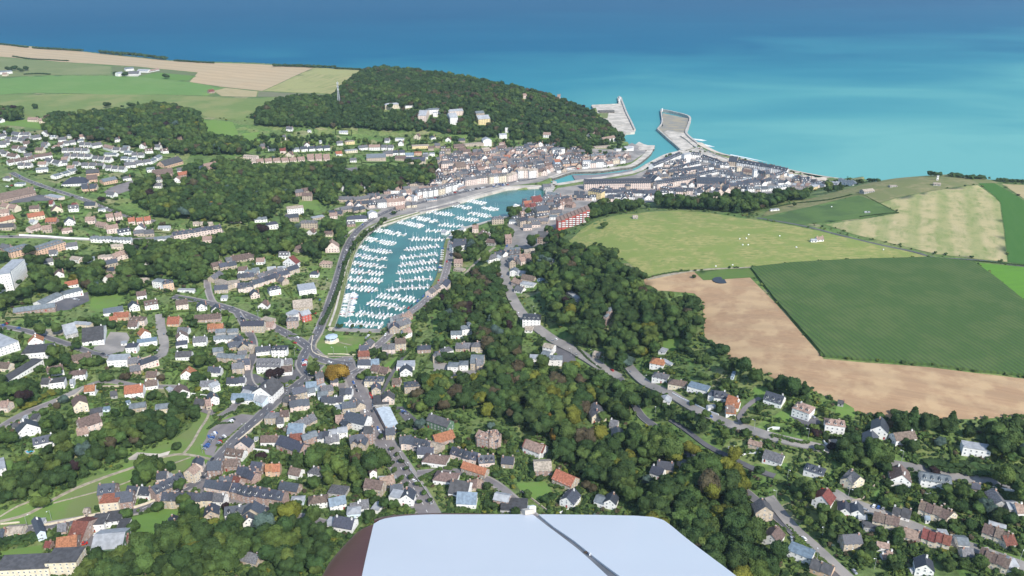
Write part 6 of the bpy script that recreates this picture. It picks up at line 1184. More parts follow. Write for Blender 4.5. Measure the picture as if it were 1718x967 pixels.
# keep crowns off the houses and roads that the photograph shows clear of them
MW, MH, MS = 430, 243, 4.0
MK = np.zeros((MW, MH), 'f')
def mark(x, y, z, ru, rv0, rv1, d):
    u, v = project(x, y, z); i0, i1 = int((u-ru)/MS), int((u+ru)/MS); j0, j1 = int((v-rv1)/MS), int((v+rv0)/MS)
    i0, j0 = max(i0, 0), max(j0, 0)
    if i1 >= i0 and j1 >= j0: MK[i0:i1+1, j0:j1+1] = np.maximum(MK[i0:i1+1, j0:j1+1], d)
for (cx, cy, w, d, ang, lot, pv) in HOUSES:
    z = float(Hf(cx, cy)); dd = dist_cam(cx, cy, z); mark(cx, cy, z, w*.5*FPX/dd, 3*FPX/dd*.5, 5*FPX/dd*.8, dd)
for Q, w in ROADS:
    for x, y in Q:
        z = float(Hf(x, y)); dd = dist_cam(x, y, z); mark(x, y, z, w*.35*FPX/dd, 2, 2, dd)
def covers(t):
    x, y, r, h = t[:4]; z = float(Hf(x, y)); dd = dist_cam(x, y, z); u, v = project(x, y, z+h*.62); q = r*FPX/dd*.55
    for a, b in ((0,0),(-q,0),(q,0),(0,-q),(0,q*.6)):
        i, j = int((u+a)/MS), int((v+b)/MS)
        if 0 <= i < MW and 0 <= j < MH and MK[i, j] > dd+2: return True
    return False
_w = is_water(np.array([t[0] for t in TREES]), np.array([t[1] for t in TREES]), 1)
TREES[:] = [t for t, q_ in zip(TREES, _w) if not q_]
TREES[:] = [t for t in TREES if t[6] or not covers(t) or random.random() < .06]
# place
TT = []
for t in TREES:
    x, y, r, h = t[:4]; z = float(Hf(x, y)); u, v = project(x, y, z+h*.6); ins = -10 < u < 1728 and -10 < v < 977
    under = (v > 872 and 545 < u < 1215 and v > 862)
    key = r/dist_cam(x, y, z)*(1.6 if t[6] else 1) if ins and not under else 0
    TT.append((key, z, t))
TT.sort(key=lambda q: -q[0])
NAMES = dict(dark="dark green", mid="mid green", light="bright green", yellow="yellow-green", brown="brownish", copper="dark copper-leaved", cedar="blue-green", gold="golden-leaved")
SHP = ["rounded tree","bushy tree","broad spreading tree","dense leafy tree","tall narrow tree","dark conifer"]
pr = [(m_, l_) for m_ in CROWNS+[PINE] for l_ in LK]
P_, RZ, SC, PI = [], [], [], []
for i, (key, z, t) in enumerate(TT):
    x, y, r, h, shp, leaf, own = t
    if x < -2900 or y > 3300: continue
    cz = max(h-r*.95, h*.5); rh = h-cz; 
    if shp == 5: leaf = 'dark' if leaf != 'cedar' else leaf
    sc = (r, r*random.uniform(.9,1.1), max(rh, r*.7)*(1.0 if shp != 4 else .8))
    rz = random.uniform(0, 6.28)
    if i < 300 and key > 0:
        root = put("conifer_tree" if shp == 5 else "tree", None, None, (x, y, z), rz)
        cr = put("crown", (CROWNS+[PINE])[shp], root, (0,0,cz), 0, sc); cr.material_slots[0].link = 'OBJECT'; cr.material_slots[0].material = LEAF[leaf]
        put("trunk", TRUNK, root, (0,0,0), 0, (.045*r+.1, .045*r+.1, cz*.95))
        sz = "small " if h < 8 else ("large " if h > 15.5 else "")
        reg(root, sz+NAMES[leaf]+" "+SHP[shp], "tree", "trees of the valley")
    else:
        P_.append((x, y, z+cz)); RZ.append(rz); SC.append(sc); PI.append(shp*len(LK)+LK.index(leaf))
scatter("distant_woodland", pr, P_, RZ, SC, PI, "mass of dark and mid green trees covering the valley slopes and hill", "woodland")
print("trees", len(TT), "shrubs", len(SH))
pr = [(m_, l_) for m_ in SHRUB for l_ in LK]
A = np.array([(s[0], s[1]) for s in SH]); ok_ = ~is_water(A[:,0], A[:,1], 1); SH = [s for s, k in zip(SH, ok_) if k]; A = A[ok_]; Z = Hf(A[:,0], A[:,1])
scatter("garden_shrubs", pr, [(s[0], s[1], z+s[3]*.42) for s, z in zip(SH, Z)], RNG.rand(len(SH))*6.28, [(s[2]*1.1, s[2]*1.1, s[3]*.62) for s in SH], [random.randrange(3)*len(LK)+LK.index(s[4]) for s in SH], "clipped hedges and loose shrubs filling the gardens between the houses", "shrubbery")
# ------------------------------------------------------------------ yacht basin: pontoons and boats
def hull_mesh(col, wide=1.0, cab=True):
    m = MB(); st = [(-4.2,1.15,.9,.25),(-2,1.35,.95,-.1),(.8,1.35,1.0,-.25),(2.8,.95,1.1,-.2),(4.0,.4,1.2,0),(4.6,.03,1.3,.5)]; V = []
    for x, b, zt, zb in st:
        b *= wide; V += [(x,-b,zt),(x,-b*.72,zb),(x,0,zb-.2),(x,b*.72,zb),(x,b,zt)]
    n = len(st); m.add(V, [(i*5+k,(i+1)*5+k,(i+1)*5+k+1,i*5+k+1) for i in range(n-1) for k in range(4)]+[(0,1,2,3,4)], 0)
    m.add([(x,y,z-.04) for x,y,z in V], [(i*5,i*5+4,(i+1)*5+4,(i+1)*5) for i in range(n-1)], 1)
    m.box(-3.6,-.75*wide,.8,-1.6,.75*wide,.96,2)
    return m.mesh("hull", [col, M["white"], M["wood"]])
HULLS = [hull_mesh(M["white"]), hull_mesh(M["white"],1.1), hull_mesh(M["bluep"]), hull_mesh(M["redp"])]
m = MB(); m.add([(-1.4,-.75,.95),(2.0,-.55,1.0),(2.0,.55,1.0),(-1.4,.75,.95),(-1.2,-.62,1.5),(1.2,-.42,1.4),(1.2,.42,1.4),(-1.2,.62,1.5)],[(0,1,5,4),(1,2,6,5),(2,3,7,6),(3,0,4,7),(4,5,6,7)],0); m.box(-.8,-.69,1.12,.8,-.60,1.32,1); CABS = m.mesh("cabin",[M["white"],M["glass"]])
m = MB(); m.add([(-1.6,-1,.95),(2.4,-.7,1.05),(2.4,.7,1.05),(-1.6,1,.95),(-1.4,-.9,2.3),(.6,-.75,2.3),(.6,.75,2.3),(-1.4,.9,2.3)],[(0,1,5,4),(1,2,6,5),(2,3,7,6),(3,0,4,7),(4,5,6,7)],0); m.box(-1.2,-1.0,1.5,.6,-.85,1.95,1); CABM = m.mesh("cabin",[M["white"],M["glass"]])
m = MB(); m.tube((.6,0,.9),(.6,0,11.5),.10,.07,5,0); m.tube((.6,0,2.2),(-3.2,0,2.1),.08,.08,5,0); m.tube((.6,-.9,6.5),(.6,.9,6.5),.05,.05,4,0); MAST = m.mesh("mast",[M["white"]])
m = MB(); m.tube((.4,0,2.4),(-3.0,0,2.35),.24,.16,6,0); COV = [m.mesh("sail_cover",[M["bluep"]]), m.mesh("sail_cover",[M["white"]])]
ORD = "nearest|second|third|fourth|fifth|sixth|seventh|eighth|ninth|tenth|eleventh|twelfth|thirteenth|fourteenth|fifteenth|sixteenth|seventeenth|eighteenth|nineteenth|twentieth|twenty-first|twenty-second|twenty-third|twenty-fourth|twenty-fifth|twenty-sixth|twenty-seventh|twenty-eighth|twenty-ninth|thirtieth".split('|')
for tens, nm in ((30,"thirty"),(40,"forty"),(50,"fifty"),(60,"sixty"),(70,"seventy"),(80,"eighty"),(90,"ninety")):
    if len(ORD) < tens: ORD.append({40:"fortieth",50:"fiftieth",60:"sixtieth",70:"seventieth",80:"eightieth",90:"ninetieth"}[tens])
    for q in "first second third fourth fifth sixth seventh eighth ninth".split(): ORD.append(nm+"-"+q)
PONT = [("left-bank", s) for s in ("692,640 935,672","707,588 968,612","720,537 972,562","740,482 992,518","757,432 998,468","782,378 1032,418","830,320 1048,362","905,262 1118,302")]
PONT += [("right-bank", s) for s in ("965,908 708,888","1055,850 785,825","1110,792 862,752","1200,738 932,702","1280,645 990,665","1300,590 1050,608","1325,522 1055,556","1328,472 1072,504","1335,428 1080,454","1345,372 1108,400","1378,328 1138,325")]
PONT += [("far-basin", s) for s in ("1060,205 1238,245","1175,180 1340,212","1248,140 1450,166","1392,92 1560,122","1515,62 1655,92","1640,110 1740,135","1545,152 1700,178","1455,182 1612,205","1345,228 1520,245","1258,268 1460,282")]
PONT += [("near-end", "758,690 720,850")]
cnt = {}; BOATS = []
for side, s in PONT:
    cnt[side] = cnt.get(side, 0)+1; q = [atz(*cpx('C6', *p), 2.0) for p in pts(s)]; a, b = q; L = math.hypot(b[0]-a[0], b[1]-a[1]); ang = math.atan2(b[1]-a[1], b[0]-a[0])
    root = put("pontoon", None, None, (a[0], a[1], 2.0), ang)
    m = MB(); m.box(0,-1.1,-.2,L,1.1,.55); m.obj("walkway", [M["wood"]], root)
    m = MB(); sp = 4.6; nb_ = int(L/sp)
    for k in range(0, nb_+1, 2):
        m.box(k*sp-.3,1.15,-.1,k*sp+.3,5,.4); m.box(k*sp-.3,-5,-.1,k*sp+.3,-1.15,.4)
    m.obj("finger", [M["wood"]], root)["kind"] = "stuff"
    m = MB()
    for k in range(0, int(L/18)+1): m.tube((k*18+.5,1.5,-4),(k*18+.5,1.5,3.6),.25,.25,6)
    m.obj("mooring_pile", [M["steel"]], root)["kind"] = "stuff"
    on = ORD[cnt[side]-1]; pd = "%s %s pontoon" % (("nearest" if on == "nearest" else on), side) if side != "near-end" else "upright near-end pontoon"
    reg(root, None, "pontoon", "pontoons of the yacht basin", label=("grey floating jetty, the %s counted from the bandstand" % pd))
    for sgn, sd in ((1,"far"),(-1,"near")):
        j = 0
        for k in range(nb_):
            if random.random() < (.16 if side != "far-basin" else .16): continue
            u = (k+.5)*sp+random.uniform(-.3,.3); lng = random.uniform(.62,.88); off = sgn*(1.3+4.4*lng)
            X = a[0]+math.cos(ang)*u-math.sin(ang)*off; Y = a[1]+math.sin(ang)*u+math.cos(ang)*off; j += 1
            BOATS.append((X, Y, ang+(math.pi/2 if (sgn > 0) ^ (random.random() < .3) else -math.pi/2), lng, "%s from the shore on the %s side of the %s" % (ORD[j-1] if j > 1 else "first", sd, pd)))
# walkways from the left bank to their pontoons
for i, s in enumerate(("692,640 640,618","707,588 660,572","720,537 672,520","740,482 690,466","757,432 700,416","782,378 730,360","905,262 870,250","830,320 770,306")):
    pass
BOATS.sort(key=lambda q: q[1]); rest = MB()
for i, (X, Y, an, lng, d_) in enumerate(BOATS):
    R_ = random.Random(i); sail = R_.random() < .68; hc = R_.choice((0,0,0,1,1,0,1,2,2,3)) if R_.random() < .6 else 1
    if i < 300:
        root = put("sailing_boat" if sail else "motor_boat", None, None, (X, Y, 2.0), an); root.scale = (lng, lng, lng)
        put("hull", HULLS[hc], root); put("cabin", CABS if sail else CABM, root)
        if sail: put("mast", MAST, root); put("sail_cover", COV[R_.random() < .5], root)
        cn = ("white","white","blue-hulled","red-hulled")[hc]
        reg(root, None, "boat", "boats moored in the yacht basin", label="%s %s, %s" % (cn, "yacht" if sail else "motorboat", d_))
    else:
        c, s_ = math.cos(an), math.sin(an)
        for me, mi in ((HULLS[0],None),(CABS if sail else CABM,None),(MAST if sail else None,None)):
            if me is None: continue
            vs = [(X+(c*v.co.x-s_*v.co.y)*lng, Y+(s_*v.co.x+c*v.co.y)*lng, 2+v.co.z*lng) for v in me.vertices]; rest.add(vs, [tuple(p.vertices) for p in me.polygons])
stuff(rest.obj("distant_boats", [M["white"]]), "white boats packed along the far pontoons of the basin", "boats"); print("boats", len(BOATS))
def boat_at(c, p, an, lng, hc, sail, label, z=2.0):
    X, Y = atz(*cpx(c, *p), z); root = put("sailing_boat" if sail else "fishing_boat", None, None, (X, Y, z), an); root.scale = (lng,)*3
    put("hull", HULLS[hc], root); put("cabin", CABM, root)
    if sail: put("mast", MAST, root)
    reg(root, None, "boat", label=label)
boat_at('C6', (1218,240), 1.5, 1.5, 3, False, "red-hulled launch at the end of its pontoon in mid basin"); boat_at('E6', (980,215), .5, 2.0, 0, False, "white fishing boat by the quay below the orange-roofed sheds"); boat_at('E3', (130,800), 1.0, 1.6, 0, True, "white yacht alone on the green water near the lock"); boat_at('C6', (768,700), 1.4, 1.3, 0, False, "white launch floating alone off the left bank's last pontoon")
# ------------------------------------------------------------------ cars
def car_mesh(col):
    m = MB(); pr_ = [(-2.15,.45),(-2.1,.85),(-1.3,.95),(2.0,.75),(2.15,.45)]
    def lo(w, z0, P, mi):
        n = len(P); V = [(x,-w,z) for x, z in P]+[(x,w,z) for x, z in P]; m.add(V, [tuple(range(n)), tuple(range(2*n-1,n-1,-1))]+[(i,i+n,(i+1)%n+n,(i+1)%n) for i in range(n)], mi)
    lo(.86, 0, [(-2.15,.3),(-2.15,.8),(-1.9,.95),(1.0,.95),(2.05,.75),(2.15,.3)][::-1], 0); lo(.70, 0, [(-1.75,1.38),(-1.3,1.46),(.25,1.46),(.5,1.38)], 0)
    return m.mesh("body", [col])
m = MB(); V = [(-1.95,-.8,.95),(-1.5,-.68,1.4),(.3,-.68,1.4),(1.1,-.8,.95)]; V += [(x,-y,z) for x,y,z in V]; m.add(V, [(0,3,2,1),(4,5,6,7),(0,1,5,4),(1,2,6,5),(2,3,7,6)]); GLS = m.mesh("windows", [M["glass"]])
m = MB(); m.tube((0,-.1,0),(0,.1,0),.33,.33,10,0); WHL = m.mesh("wheel", [M["black"]])
CCN = ["white","silver","dark grey","black","red","blue"]; CARS = [car_mesh(M[k]) for k in ("white","silver","greyp","darkp","redp","bluep")]
def car(x, y, an, ci, van=False):
    z = max(float(Hf(x, y))+.45, 3.9); root = put("parked_car", None, None, (x, y, z), an)
    put("body", CARS[ci], root); put("windows", GLS, root)
    for wx, wy in ((-1.3,-.8),(1.3,-.8),(-1.3,.8),(1.3,.8)): put("wheel", WHL, root, (wx, wy, .33))
    if van: root.scale = (1.2,1.1,1.5)
    reg(root, CCN[ci]+(" van" if van else " car"), "van" if van else "car", "cars and vans parked or driving in the town")
def carrow(c, s, n, rel=math.pi/2, skip=.15, w=None):
    P = G(c, s); (ax, ay), (bx, by) = P[0], P[-1]; an = math.atan2(by-ay, bx-ax); L = math.hypot(bx-ax,by-ay)
    for k in range(n):
        if random.random() < skip: continue
        t = (k+.5)/n; car(ax+(bx-ax)*t, ay+(by-ay)*t, an+rel+random.uniform(-.06,.06), random.choice((0,0,0,1,1,2,3,3,4,5)), random.random() < .1)
carrow('D5', "1340,145 1350,100 1390,60 1420,25", 8, 1.2); carrow('D5', "1430,110 1450,90 1470,65", 5, 1.2); carrow('D1', "1390,940 1470,900", 4, 1.2); carrow('D1', "1540,840 1590,800", 5, 1.2); carrow('D1', "1470,950 1510,930", 3)
carrow('D5', "548,690 552,770", 6, 1.57, 0); carrow('D5', "690,680 730,690", 3, 1.57, 0); carrow('D5', "630,695 640,700", 1); carrow('D2', "440,380 450,340", 4, 1.57, 0); carrow('D2', "1085,670 1130,710", 5, .9); carrow('D2', "1150,740 1190,790", 4, .9); carrow('D2', "310,515 330,508", 1, 0, 0); carrow('D2', "20,60 40,75", 2, 0, 0)
carrow('D2', "900,640 915,680", 2, 0, 0); carrow('D2', "840,640 850,700", 2, 0, 0); carrow('D2', "930,790 960,850", 3, 0, 0); carrow('D2', "740,345 760,335", 1, 0, 0); carrow('D2', "800,275 830,262", 1, 0, 0); carrow('D2', "370,225 385,228", 1, 0, 0); carrow('D2', "850,200 880,170", 2, 0, 0); carrow('D2', "390,270 410,280", 1, 0, 0)
carrow('C6', "1370,385 1350,560", 12, 1.57, .1); carrow('C6', "1270,690 1130,800", 7, .2, .2); carrow('C6', "1110,820 1060,860", 3, .2); carrow('C6', "548,730 545,750", 1, 0, 0); carrow('C6', "700,440 708,460", 1, 0, 0); carrow('C6', "495,825 520,830", 2, 1.5, 0); carrow('C6', "770,320 790,310", 1, 0, 0); carrow('C6', "1330,640 1345,600", 3, 0, 0); carrow('C6', "1240,70 1350,45", 8, 1.57); carrow('C6', "1010,160 1100,130", 6, 1.57)
carrow('E2', "480,780 620,740", 8, 1.57); carrow('E2', "640,740 780,690", 8, 1.57); carrow('E2', "790,720 900,690", 8, 1.57); carrow('E2', "920,690 1060,660", 9, 1.57); carrow('E2', "1100,640 1350,610", 14, 1.57); carrow('E2', "1150,660 1350,630", 10, 0); carrow('E3', "600,425 700,420", 5, 0); carrow('E3', "530,440 720,425", 6, 0)
carrow('E4', "640,125 880,210", 9, 0, .1); carrow('E4', "900,240 940,260", 2, 0); carrow('E4', "560,505 700,440", 8, 0); carrow('E4', "280,350 420,300", 6, 0); carrow('E5', "520,490 680,440", 8, 0)
carrow('D4', "825,600 900,615", 3, 1.3, 0); carrow('D4', "570,515 580,520", 1, 0, 0); carrow('D4', "400,770 405,780", 1, 0, 0); carrow('D4', "510,125 520,132", 1, 0, 0); carrow('D4', "730,945 740,955", 1, 0, 0); carrow('D5', "1300,320 1340,325", 2, 0, 0); carrow('D5', "1140,425 1180,410", 1, 0, 0); carrow('D6', "160,510 175,515", 1, 0, 0); carrow('D6', "1150,345 1160,350", 1, 0, 0); carrow('D3', "505,215 515,215", 1, 0, 0); carrow('D1', "1610,130 1640,150", 2, 0, 0); carrow('D1', "1050,350 1055,360", 1, 0, 0)
carrow('D1', "80,860 130,880", 2, 0, 0); carrow('C5', "1290,795 1310,800", 2, 0, 0); carrow('C5', "480,845 530,860", 3, 0, 0); carrow('C5', "40,100 110,80", 5, 1.57); carrow('D1', "15,190 60,170", 4, 1.2); carrow('D2', "215,700 240,690", 1); carrow('C7', "110,660 120,690", 2, 0, 0); carrow('C7', "115,470 118,480", 1, 0, 0); carrow('D2', "880,560 900,600", 2, 0, 0); carrow('D2', "765,480 800,560", 3, 0, .2); carrow('D2', "990,300 1010,260", 2, 0, 0)
for Q, w in ROADS:
    acc = random.uniform(10, 60)
    for i in range(1, len(Q)):
        acc -= math.hypot(Q[i][0]-Q[i-1][0], Q[i][1]-Q[i-1][1])
        if acc < 0 and w > 5.2:
            acc = random.uniform(35, 120); s_ = random.choice((-1, 1)); an = math.atan2(Q[i][1]-Q[i-1][1], Q[i][0]-Q[i-1][0]); k_ = w*.24 if random.random() < .5 else w*.42
            car(Q[i][0]+math.sin(an)*s_*k_, Q[i][1]-math.cos(an)*s_*k_, an if s_ > 0 else an+math.pi, random.choice((0,0,1,1,2,3,4,5)), random.random() < .12)
fo = mat("sea_foam", (.75,.8,.8), .8, .2)
for s in ("1157,232 1166,233 1176,234 1186,236 1178,237 1166,235", "1162,238 1174,240 1190,244 1200,247 1188,246 1172,242", "1110,196 1112,205 1111,211 1108,205", "1225,259 1260,266 1290,273 1258,267 1226,260.5"):
    P = [atz(u, v, .1) for u, v in pts(s)]; o = drape("sea_foam", P, fo, cell=6, zf=lambda x, y: .16, kind="stuff")
# ------------------------------------------------------------------ pools
for i, (c, s, l) in enumerate((('D4',"1262,515 1280,512 1357,535 1352,548 1330,545 1265,528","blue rectangular swimming pool behind the house near the right edge"),('D5',"165,150 215,135 228,150 205,165 175,162","blue swimming pool beside the navy-roofed house at the left wood"))):
    o = drape("swimming_pool", G(c, s), M["pool"], .5, 4, kind=None); o.data.transform(Matrix()); k = G(c, s)[0]; reg(o, None, "swimming pool", label=l)
    w = wallline("coping", G(c, s)+[G(c, s)[0]], .65, .6, M["conc2"], base=-.5); w.parent = o
x, y = gnd(1210, 471); pd_ = MB(); pd_.prism([(x+9*math.cos(a/10*3.1416), y+9*math.sin(a/10*3.1416)) for a in range(20)], float(Hf(x,y))-1, float(Hf(x,y))+.55); reg(pd_.obj("slurry_pond", [M["darkp"]]), None, "pond", label="dark oval pond at the edge of the brown stubble field")
# ------------------------------------------------------------------ street lamps
m = MB(); m.tube((0,0,-1),(0,0,8.5),.16,.09,6); LP = m.mesh("pole",[M["steel"]]); m = MB(); m.tube((0,0,8.4),(1.8,0,8.9),.07,.06,5); LA = m.mesh("arm",[M["steel"]]); m = MB(); m.box(1.5,-.2,8.8,2.4,.2,9.0); LH = m.mesh("lamp_head",[M["white"]])
for c, s in (('D2',"45,830 200,690 338,590 470,480 265,500 640,305 730,300 330,160 378,310 135,60"),('D3',"225,65 292,95 370,25 632,310 790,420 775,325 1118,500 1195,705 850,370"),('D4',"205,195 985,360 95,340 380,455 318,570 535,890 840,930 1605,900 700,560 490,240 565,760"),('D5',"180,640 340,600 585,620 1330,160 1490,140 1610,30"),('D6',"1005,330 1130,290 1050,210"),('C6',"555,900 590,640 690,300 130,850")):
    for p in pts(s):
        x, y = gnd(*cpx(c, *p)); root = put("street_lamp", None, None, (x, y, float(Hf(x, y))), random.uniform(0, 6.28)); put("pole", LP, root); put("arm", LA, root); put("lamp_head", LH, root); reg(root, "tall grey street lamp", "street lamp", "street lamps along the roads")
# white livestock / hay bales in pasture
for p in pts("1241,402 1246,412 1252,401 1256,395 1201,448 1229,446 1336,416 1308,397 1482,420 1395,348 1255,412"):
    x, y = gnd(*p); m = MB(); m.tube((-.7,0,.65),(.7,0,.65),.65,.65,12); o = m.obj("hay_bale", [M["white"]], None, (x,y,float(Hf(x,y))+.2), random.uniform(0,3)); reg(o, "white wrapped bale", "hay bale", "white bales scattered on the pasture")
# ------------------------------------------------------------------ the aircraft wing below the camera (real size, in metres, built in the aircraft's own axes)
Rv, Fv, Uv = Vector((1,0,0)), Vector((0,CP,-SP)), Vector((0,SP,CP)); O = Vector((0,0,H))
def wp(u, f, dz=0.0):
    # a point on the wing skin: span direction f, chord position u measured at unit distance
    up = -(.897+.046*(f-2.5)) + dz
    return O+Rv*((u-CU)/FPX*f)+Fv*f+Uv*up
def fv(v):   # distance at which the skin crosses the line of sight v
    k = (v-CV)/FPX; return (.897-.115)/(k-.046)
PAINT = mat("wing_white_paint", (.72,.745,.78), .5, .04, .8, spec=.5, bump=.002, bscale=2.5); PAINT.node_tree.nodes["Principled BSDF"].inputs["Coat Weight"].default_value = .08
MAROON = mat("wing_maroon_paint", (.14,.026,.036), .28, .25, 2.0, spec=.4, bump=.003, bscale=3)
SEAM = mat("wing_gap_seal", (.23,.23,.24), .6, .3, 6)
wing = bpy.data.objects.new("aircraft_wing", None); COL.objects.link(wing); wing.location = wp(850, 2.6, -.1)
wing["label"] = "white aircraft wing with maroon leading edge crossing the bottom of the view"; wing["category"] = "aircraft wing"
def wobj(mb, name, m, smooth=True):
    wl_ = wing.location; mb.v = [tuple(Vector(p)-wl_) for p in mb.v]; o = mb.obj(name, [m], wing)
    if smooth:
        for p in o.data.polygons: p.use_smooth = True
    return o
# outline of the white panel in view, then closed inboard below the frame
def outl(s): return [tuple(map(float, p.split(','))) for p in s.split()]
LEAD = outl("627,879 622,900 615,930 607,967 598,1010 583,1080 560,1180")          # seam between maroon and white
LEAD0 = outl("640,868 632,878 600,885 575,905 552,930 532,967 516,1010 490,1090 455,1200")
TIPT = outl("627,879 640,871 670,866 710,863.5 760,862.5 820,862 885,862.5 905,863.5")
TIPR = outl("905,863.5 1000,864 1060,864.5 1090,866 1112,872 1125,881 1150,902 1180,925 1210,947 1236,967 1290,1008 1380,1080 1500,1180")
HING = outl("903,863 930,885 960,905 985,925 1010,945 1040,967 1090,1005 1180,1080 1300,1180")
HINL = outl("893,862.5 915,880 942,900 968,920 992,941 1020,967 1068,1008 1150,1080 1260,1180")
def at_v(L, v):
    for i in range(len(L)-1):
        if (L[i][1]-v)*(L[i+1][1]-v) <= 0 and L[i][1] != L[i+1][1]:
            t = (v-L[i][1])/(L[i+1][1]-L[i][1]); return L[i][0]+(L[i+1][0]-L[i][0])*t
    return L[0][0] if v < L[0][1] else L[-1][0]
VS = [863.2,864,865.5,867.5,870,873,876,879,884,890,898,908,920,935,950,967,990,1020,1060,1110,1180]
def tipl(v):
    if v >= 879: return at_v(LEAD, v)
    return float(np.interp(v, [862,862.5,863.5,866,871,879], [820,760,710,670,640,627]))
def camber(t, f): return .035*math.sin(math.pi*min(1,max(0,t)))*.6
def panel(name, L0, L1, m, lift=0.0, thick=.035, nx=14, vs=VS, cf=None):
    mb = MB(); rows = []
    for v in vs:
        a, b = L0(v), L1(v); f = fv(v); row = []
        for k in range(nx+1):
            u = a+(b-a)*k/nx; row.append(wp(u, f, lift + (cf(k/nx, v) if cf else 0)))
        rows.append(row)
    V = [p for r in rows for p in r]; n = len(V); V2 = V+[p-Uv*thick for p in V]; c = nx+1; F = []
    for i in range(len(rows)-1):
        for k in range(nx):
            q = i*c+k; F.append((q, q+1, q+c+1, q+c)); F.append((n+q, n+q+c, n+q+c+1, n+q+1))
    R_ = len(rows)
    for i in range(R_-1):
        F.append((i*c, (i+1)*c, n+(i+1)*c, n+i*c)); q = i*c+nx; F.append((q, n+q, n+q+c, q+c))
    for k in range(nx):
        F.append((k, n+k, n+k+1, k+1)); q = (R_-1)*c+k; F.append((q, q+1, n+q+1, n+q))
    mb.add([tuple(p) for p in V2], F); o = wobj(mb, name, m); 
    try: o.data.set_sharp_from_angle(angle=math.radians(40))
    except Exception: pass
    return o
panel("wing_skin", tipl, lambda v: at_v(HINL, v) if v > 862.6 else 893, PAINT, 0)
panel("aileron", lambda v: at_v(HING, v), lambda v: (at_v(TIPR, v) if v > 866 else np.interp(v,[863,864,866],[906,1000,1090])), PAINT, 0)
panel("gap_seal", lambda v: (at_v(HINL, v) if v > 862.6 else 893), lambda v: at_v(HING, v), SEAM, -.006, .02, 3)
# maroon leading edge: wraps down and round
mb = MB(); rows = []
for v in [863,864.5,867,870,874,879,884,890,898,908,920,935,950,967,990,1020,1060,1110,1180]:
    f = fv(v); a = tipl(v); b = at_v(LEAD0, v) if v > 868 else np.interp(v,[863,868],[690,640]); row = []
    if v < 879: b = min(b, a-2)
    for k in range(10):
        t = k/9; u = a+(b-a)*math.sin(t*math.pi/2); row.append(wp(u, f, -.001-.03*(1-math.cos(t*math.pi/2))*min(1,(a-b)/45)))
    for k in range(1, 6):
        t = k/5; row.append(wp(b+(a-b)*t*.9, f, -.031*min(1,(a-b)/45)-.05*math.sin(t*1.57)))
    rows.append(row)
c = len(rows[0]); mb.add([tuple(p) for r in rows for p in r], [(i*c+k,(i+1)*c+k,(i+1)*c+k+1,i*c+k+1) for i in range(len(rows)-1) for k in range(c-1)]); wobj(mb, "leading_edge", MAROON)
# maroon wing tip fairing: thin rounded lip beyond the white skin
mb = MB(); rows = []
tipu = [628,640,660,690,730,780,830,870,892]; tipv = [873.5,869,865.6,863.4,862.2,861.8,862,862.4,862.8]; outv = [866,862.5,859.5,857.2,856.2,856.6,858.3,860,861.2]
for u, v0, v1 in zip(tipu, tipv, outv):
    row = []
    for k in range(8):
        t = k/7*2.2; vv = v0+1.5+(v1-v0-1.5)*math.sin(min(t,1.57)); row.append(wp(u, fv(vv), -.0008-.02*(1-math.cos(t))))
    rows.append(row)
mb.add([tuple(p) for r in rows for p in r], [(i*8+k,i*8+k+1,(i+1)*8+k+1,(i+1)*8+k) for i in range(len(rows)-1) for k in range(7)]); wobj(mb, "wing_tip", MAROON)
def wbox(name, u, v, w, h, d, m, up=0.0, rz=0):
    mb = MB(); p = wp(u, fv(v), up); 
    for a in (0,1): pass
    c_, s_ = math.cos(rz), math.sin(rz); ax = Rv*c_+Fv*s_; ay = -Rv*s_+Fv*c_; V = [p+ax*(i*w/2)+ay*(j*d/2)+Uv*(k*h) for k in (0,1) for i, j in ((-1,-1),(1,-1),(1,1),(-1,1))]
    mb.add([tuple(q) for q in V], [(0,3,2,1),(4,5,6,7),(0,1,5,4),(1,2,6,5),(2,3,7,6),(3,0,4,7)]); return wobj(mb, name, m, False)
wbox("hinge_bracket", 886, 862.5, .045, .018, .03, M["concrete"], .002, .5); wbox("hinge_bracket", 892, 860.8, .03, .025, .02, M["white"], .004, .5)
wbox("hinge_fitting", 984, 925, .010, .003, .02, M["bark"], -.004, -.7); wbox("hinge_fitting", 990, 930, .003, .005, .02, M["white"], -.002, -.2)
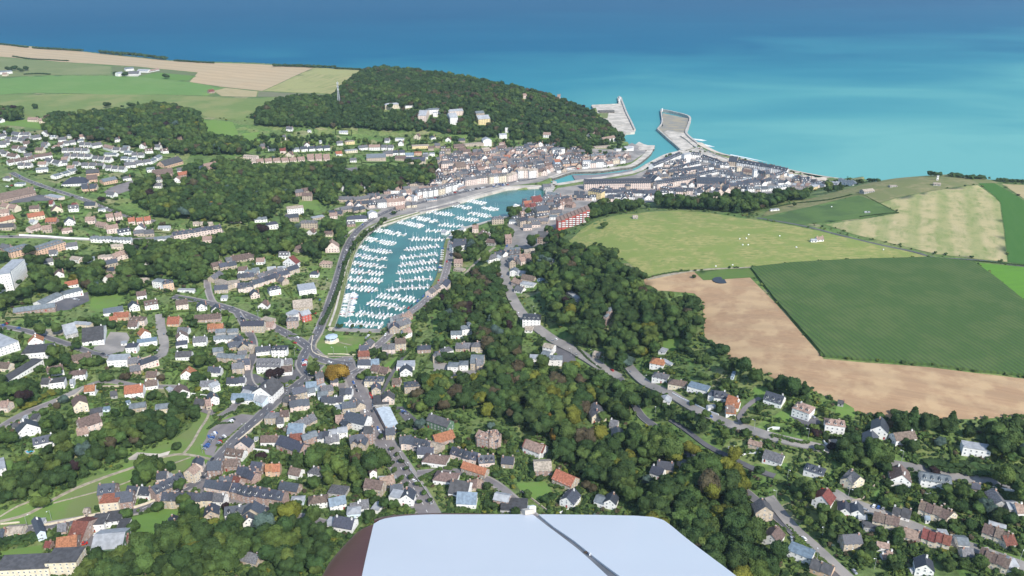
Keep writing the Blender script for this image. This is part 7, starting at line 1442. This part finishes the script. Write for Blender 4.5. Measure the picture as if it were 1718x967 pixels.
# ------------------------------------------------------------------ labels
LM = [("the bandstand",558,573),("the golden tree by the lawn",567,642),("the red-balconied block",962,378),("the antenna mast",569,176),("the left harbour pier",1040,200),("the right harbour pier",1130,215),("the white tower block by the beach",1152,275),
 ("the grey-roofed tower block at left",20,480),("the L-shaped school at left",80,510),("the white warehouse at left",20,585),("the supermarket with pale roof",652,700),("the walled courtyard villa",760,620),("the oval pond in stubble",1210,471),("the swimming pool at right",1330,826),
 ("the stone villa on the bend",1278,875),("the orange-roofed hall",748,742),("the orange farmhouse near the wing",945,810),("the white hotel on the parking",450,622),("the long dark-roofed hall by the beach",1200,310),("the clifftop farm",228,120),
 ("the hilltop apartment slabs",765,200),("the red-roofed workshop at bottom left",120,905),("the curved terrace at bottom left",330,850),("the white villa among trees",915,605),("the dark conifers by the brown field",1365,690),("the lock",922,320),("the long orange-roofed bungalow",690,800),
 ("the striped stubble corner",1690,440),("the quayside row by the water",820,300),("the round navy-roofed hall",125,310),("the cul-de-sac road",270,560),("the leaning white gable at left",140,690),("the brown-roofed villa by the avenue",630,830),("the navy twin gables at right",1480,730),("the park wall",430,370),("the white modern house at right",1636,765),("the creamy bungalow below the woods",1003,705),
 ("the meadow path's bare patch",240,765),("the bright meadow corner",1700,480),("the basin's far end",880,335),("the path junction by the car park",352,765),("the road fork at right",945,585),("the lower right corner",1718,967),("the lower left corner",0,967),("the upper left wood",200,215),("the old church",790,285)]
from collections import defaultdict
grp = defaultdict(list)
for o, attr, u, v in REG:
    lm = min(LM, key=lambda q: math.hypot((q[1]-u), (q[2]-v)*1.6)); d = math.hypot(lm[1]-u, (lm[2]-v)*1.6)
    grp[(attr, lm[0])].append((d, o))
for (attr, lm), L in grp.items():
    L.sort(key=lambda q: q[0])
    for i, (d, o) in enumerate(L):
        q = ("near" if len(L) == 1 else ("nearest to" if i == 0 else ORD[min(i, len(ORD)-1)]+" nearest to"))
        w = ("%s, %s %s" % (attr, q, lm)).split()
        o["label"] = " ".join(w[:16])
print("objects", len(S.objects))

# ------------------------------------------------------------------ haze
mb = MB(); mb.box(-4200, -2050, -5.5, 5050, 6000, 392)
hz = mb.obj("haze", []); hz["kind"] = "stuff"; hz["label"] = "thin blue summer haze over the valley"
hm = bpy.data.materials.new("haze"); hm.use_nodes = True; hn, hl = nodes_of(hm); hn.remove(hn["Principled BSDF"])
pv_ = hn.new("ShaderNodeVolumePrincipled"); pv_.inputs["Density"].default_value = 4.5e-5; pv_.inputs["Color"].default_value = (.6,.83,1,1); pv_.inputs["Anisotropy"].default_value = .2
hl.new(pv_.outputs[0], [n for n in hn if n.type == 'OUTPUT_MATERIAL'][0].inputs["Volume"]); hz.data.materials.append(hm)
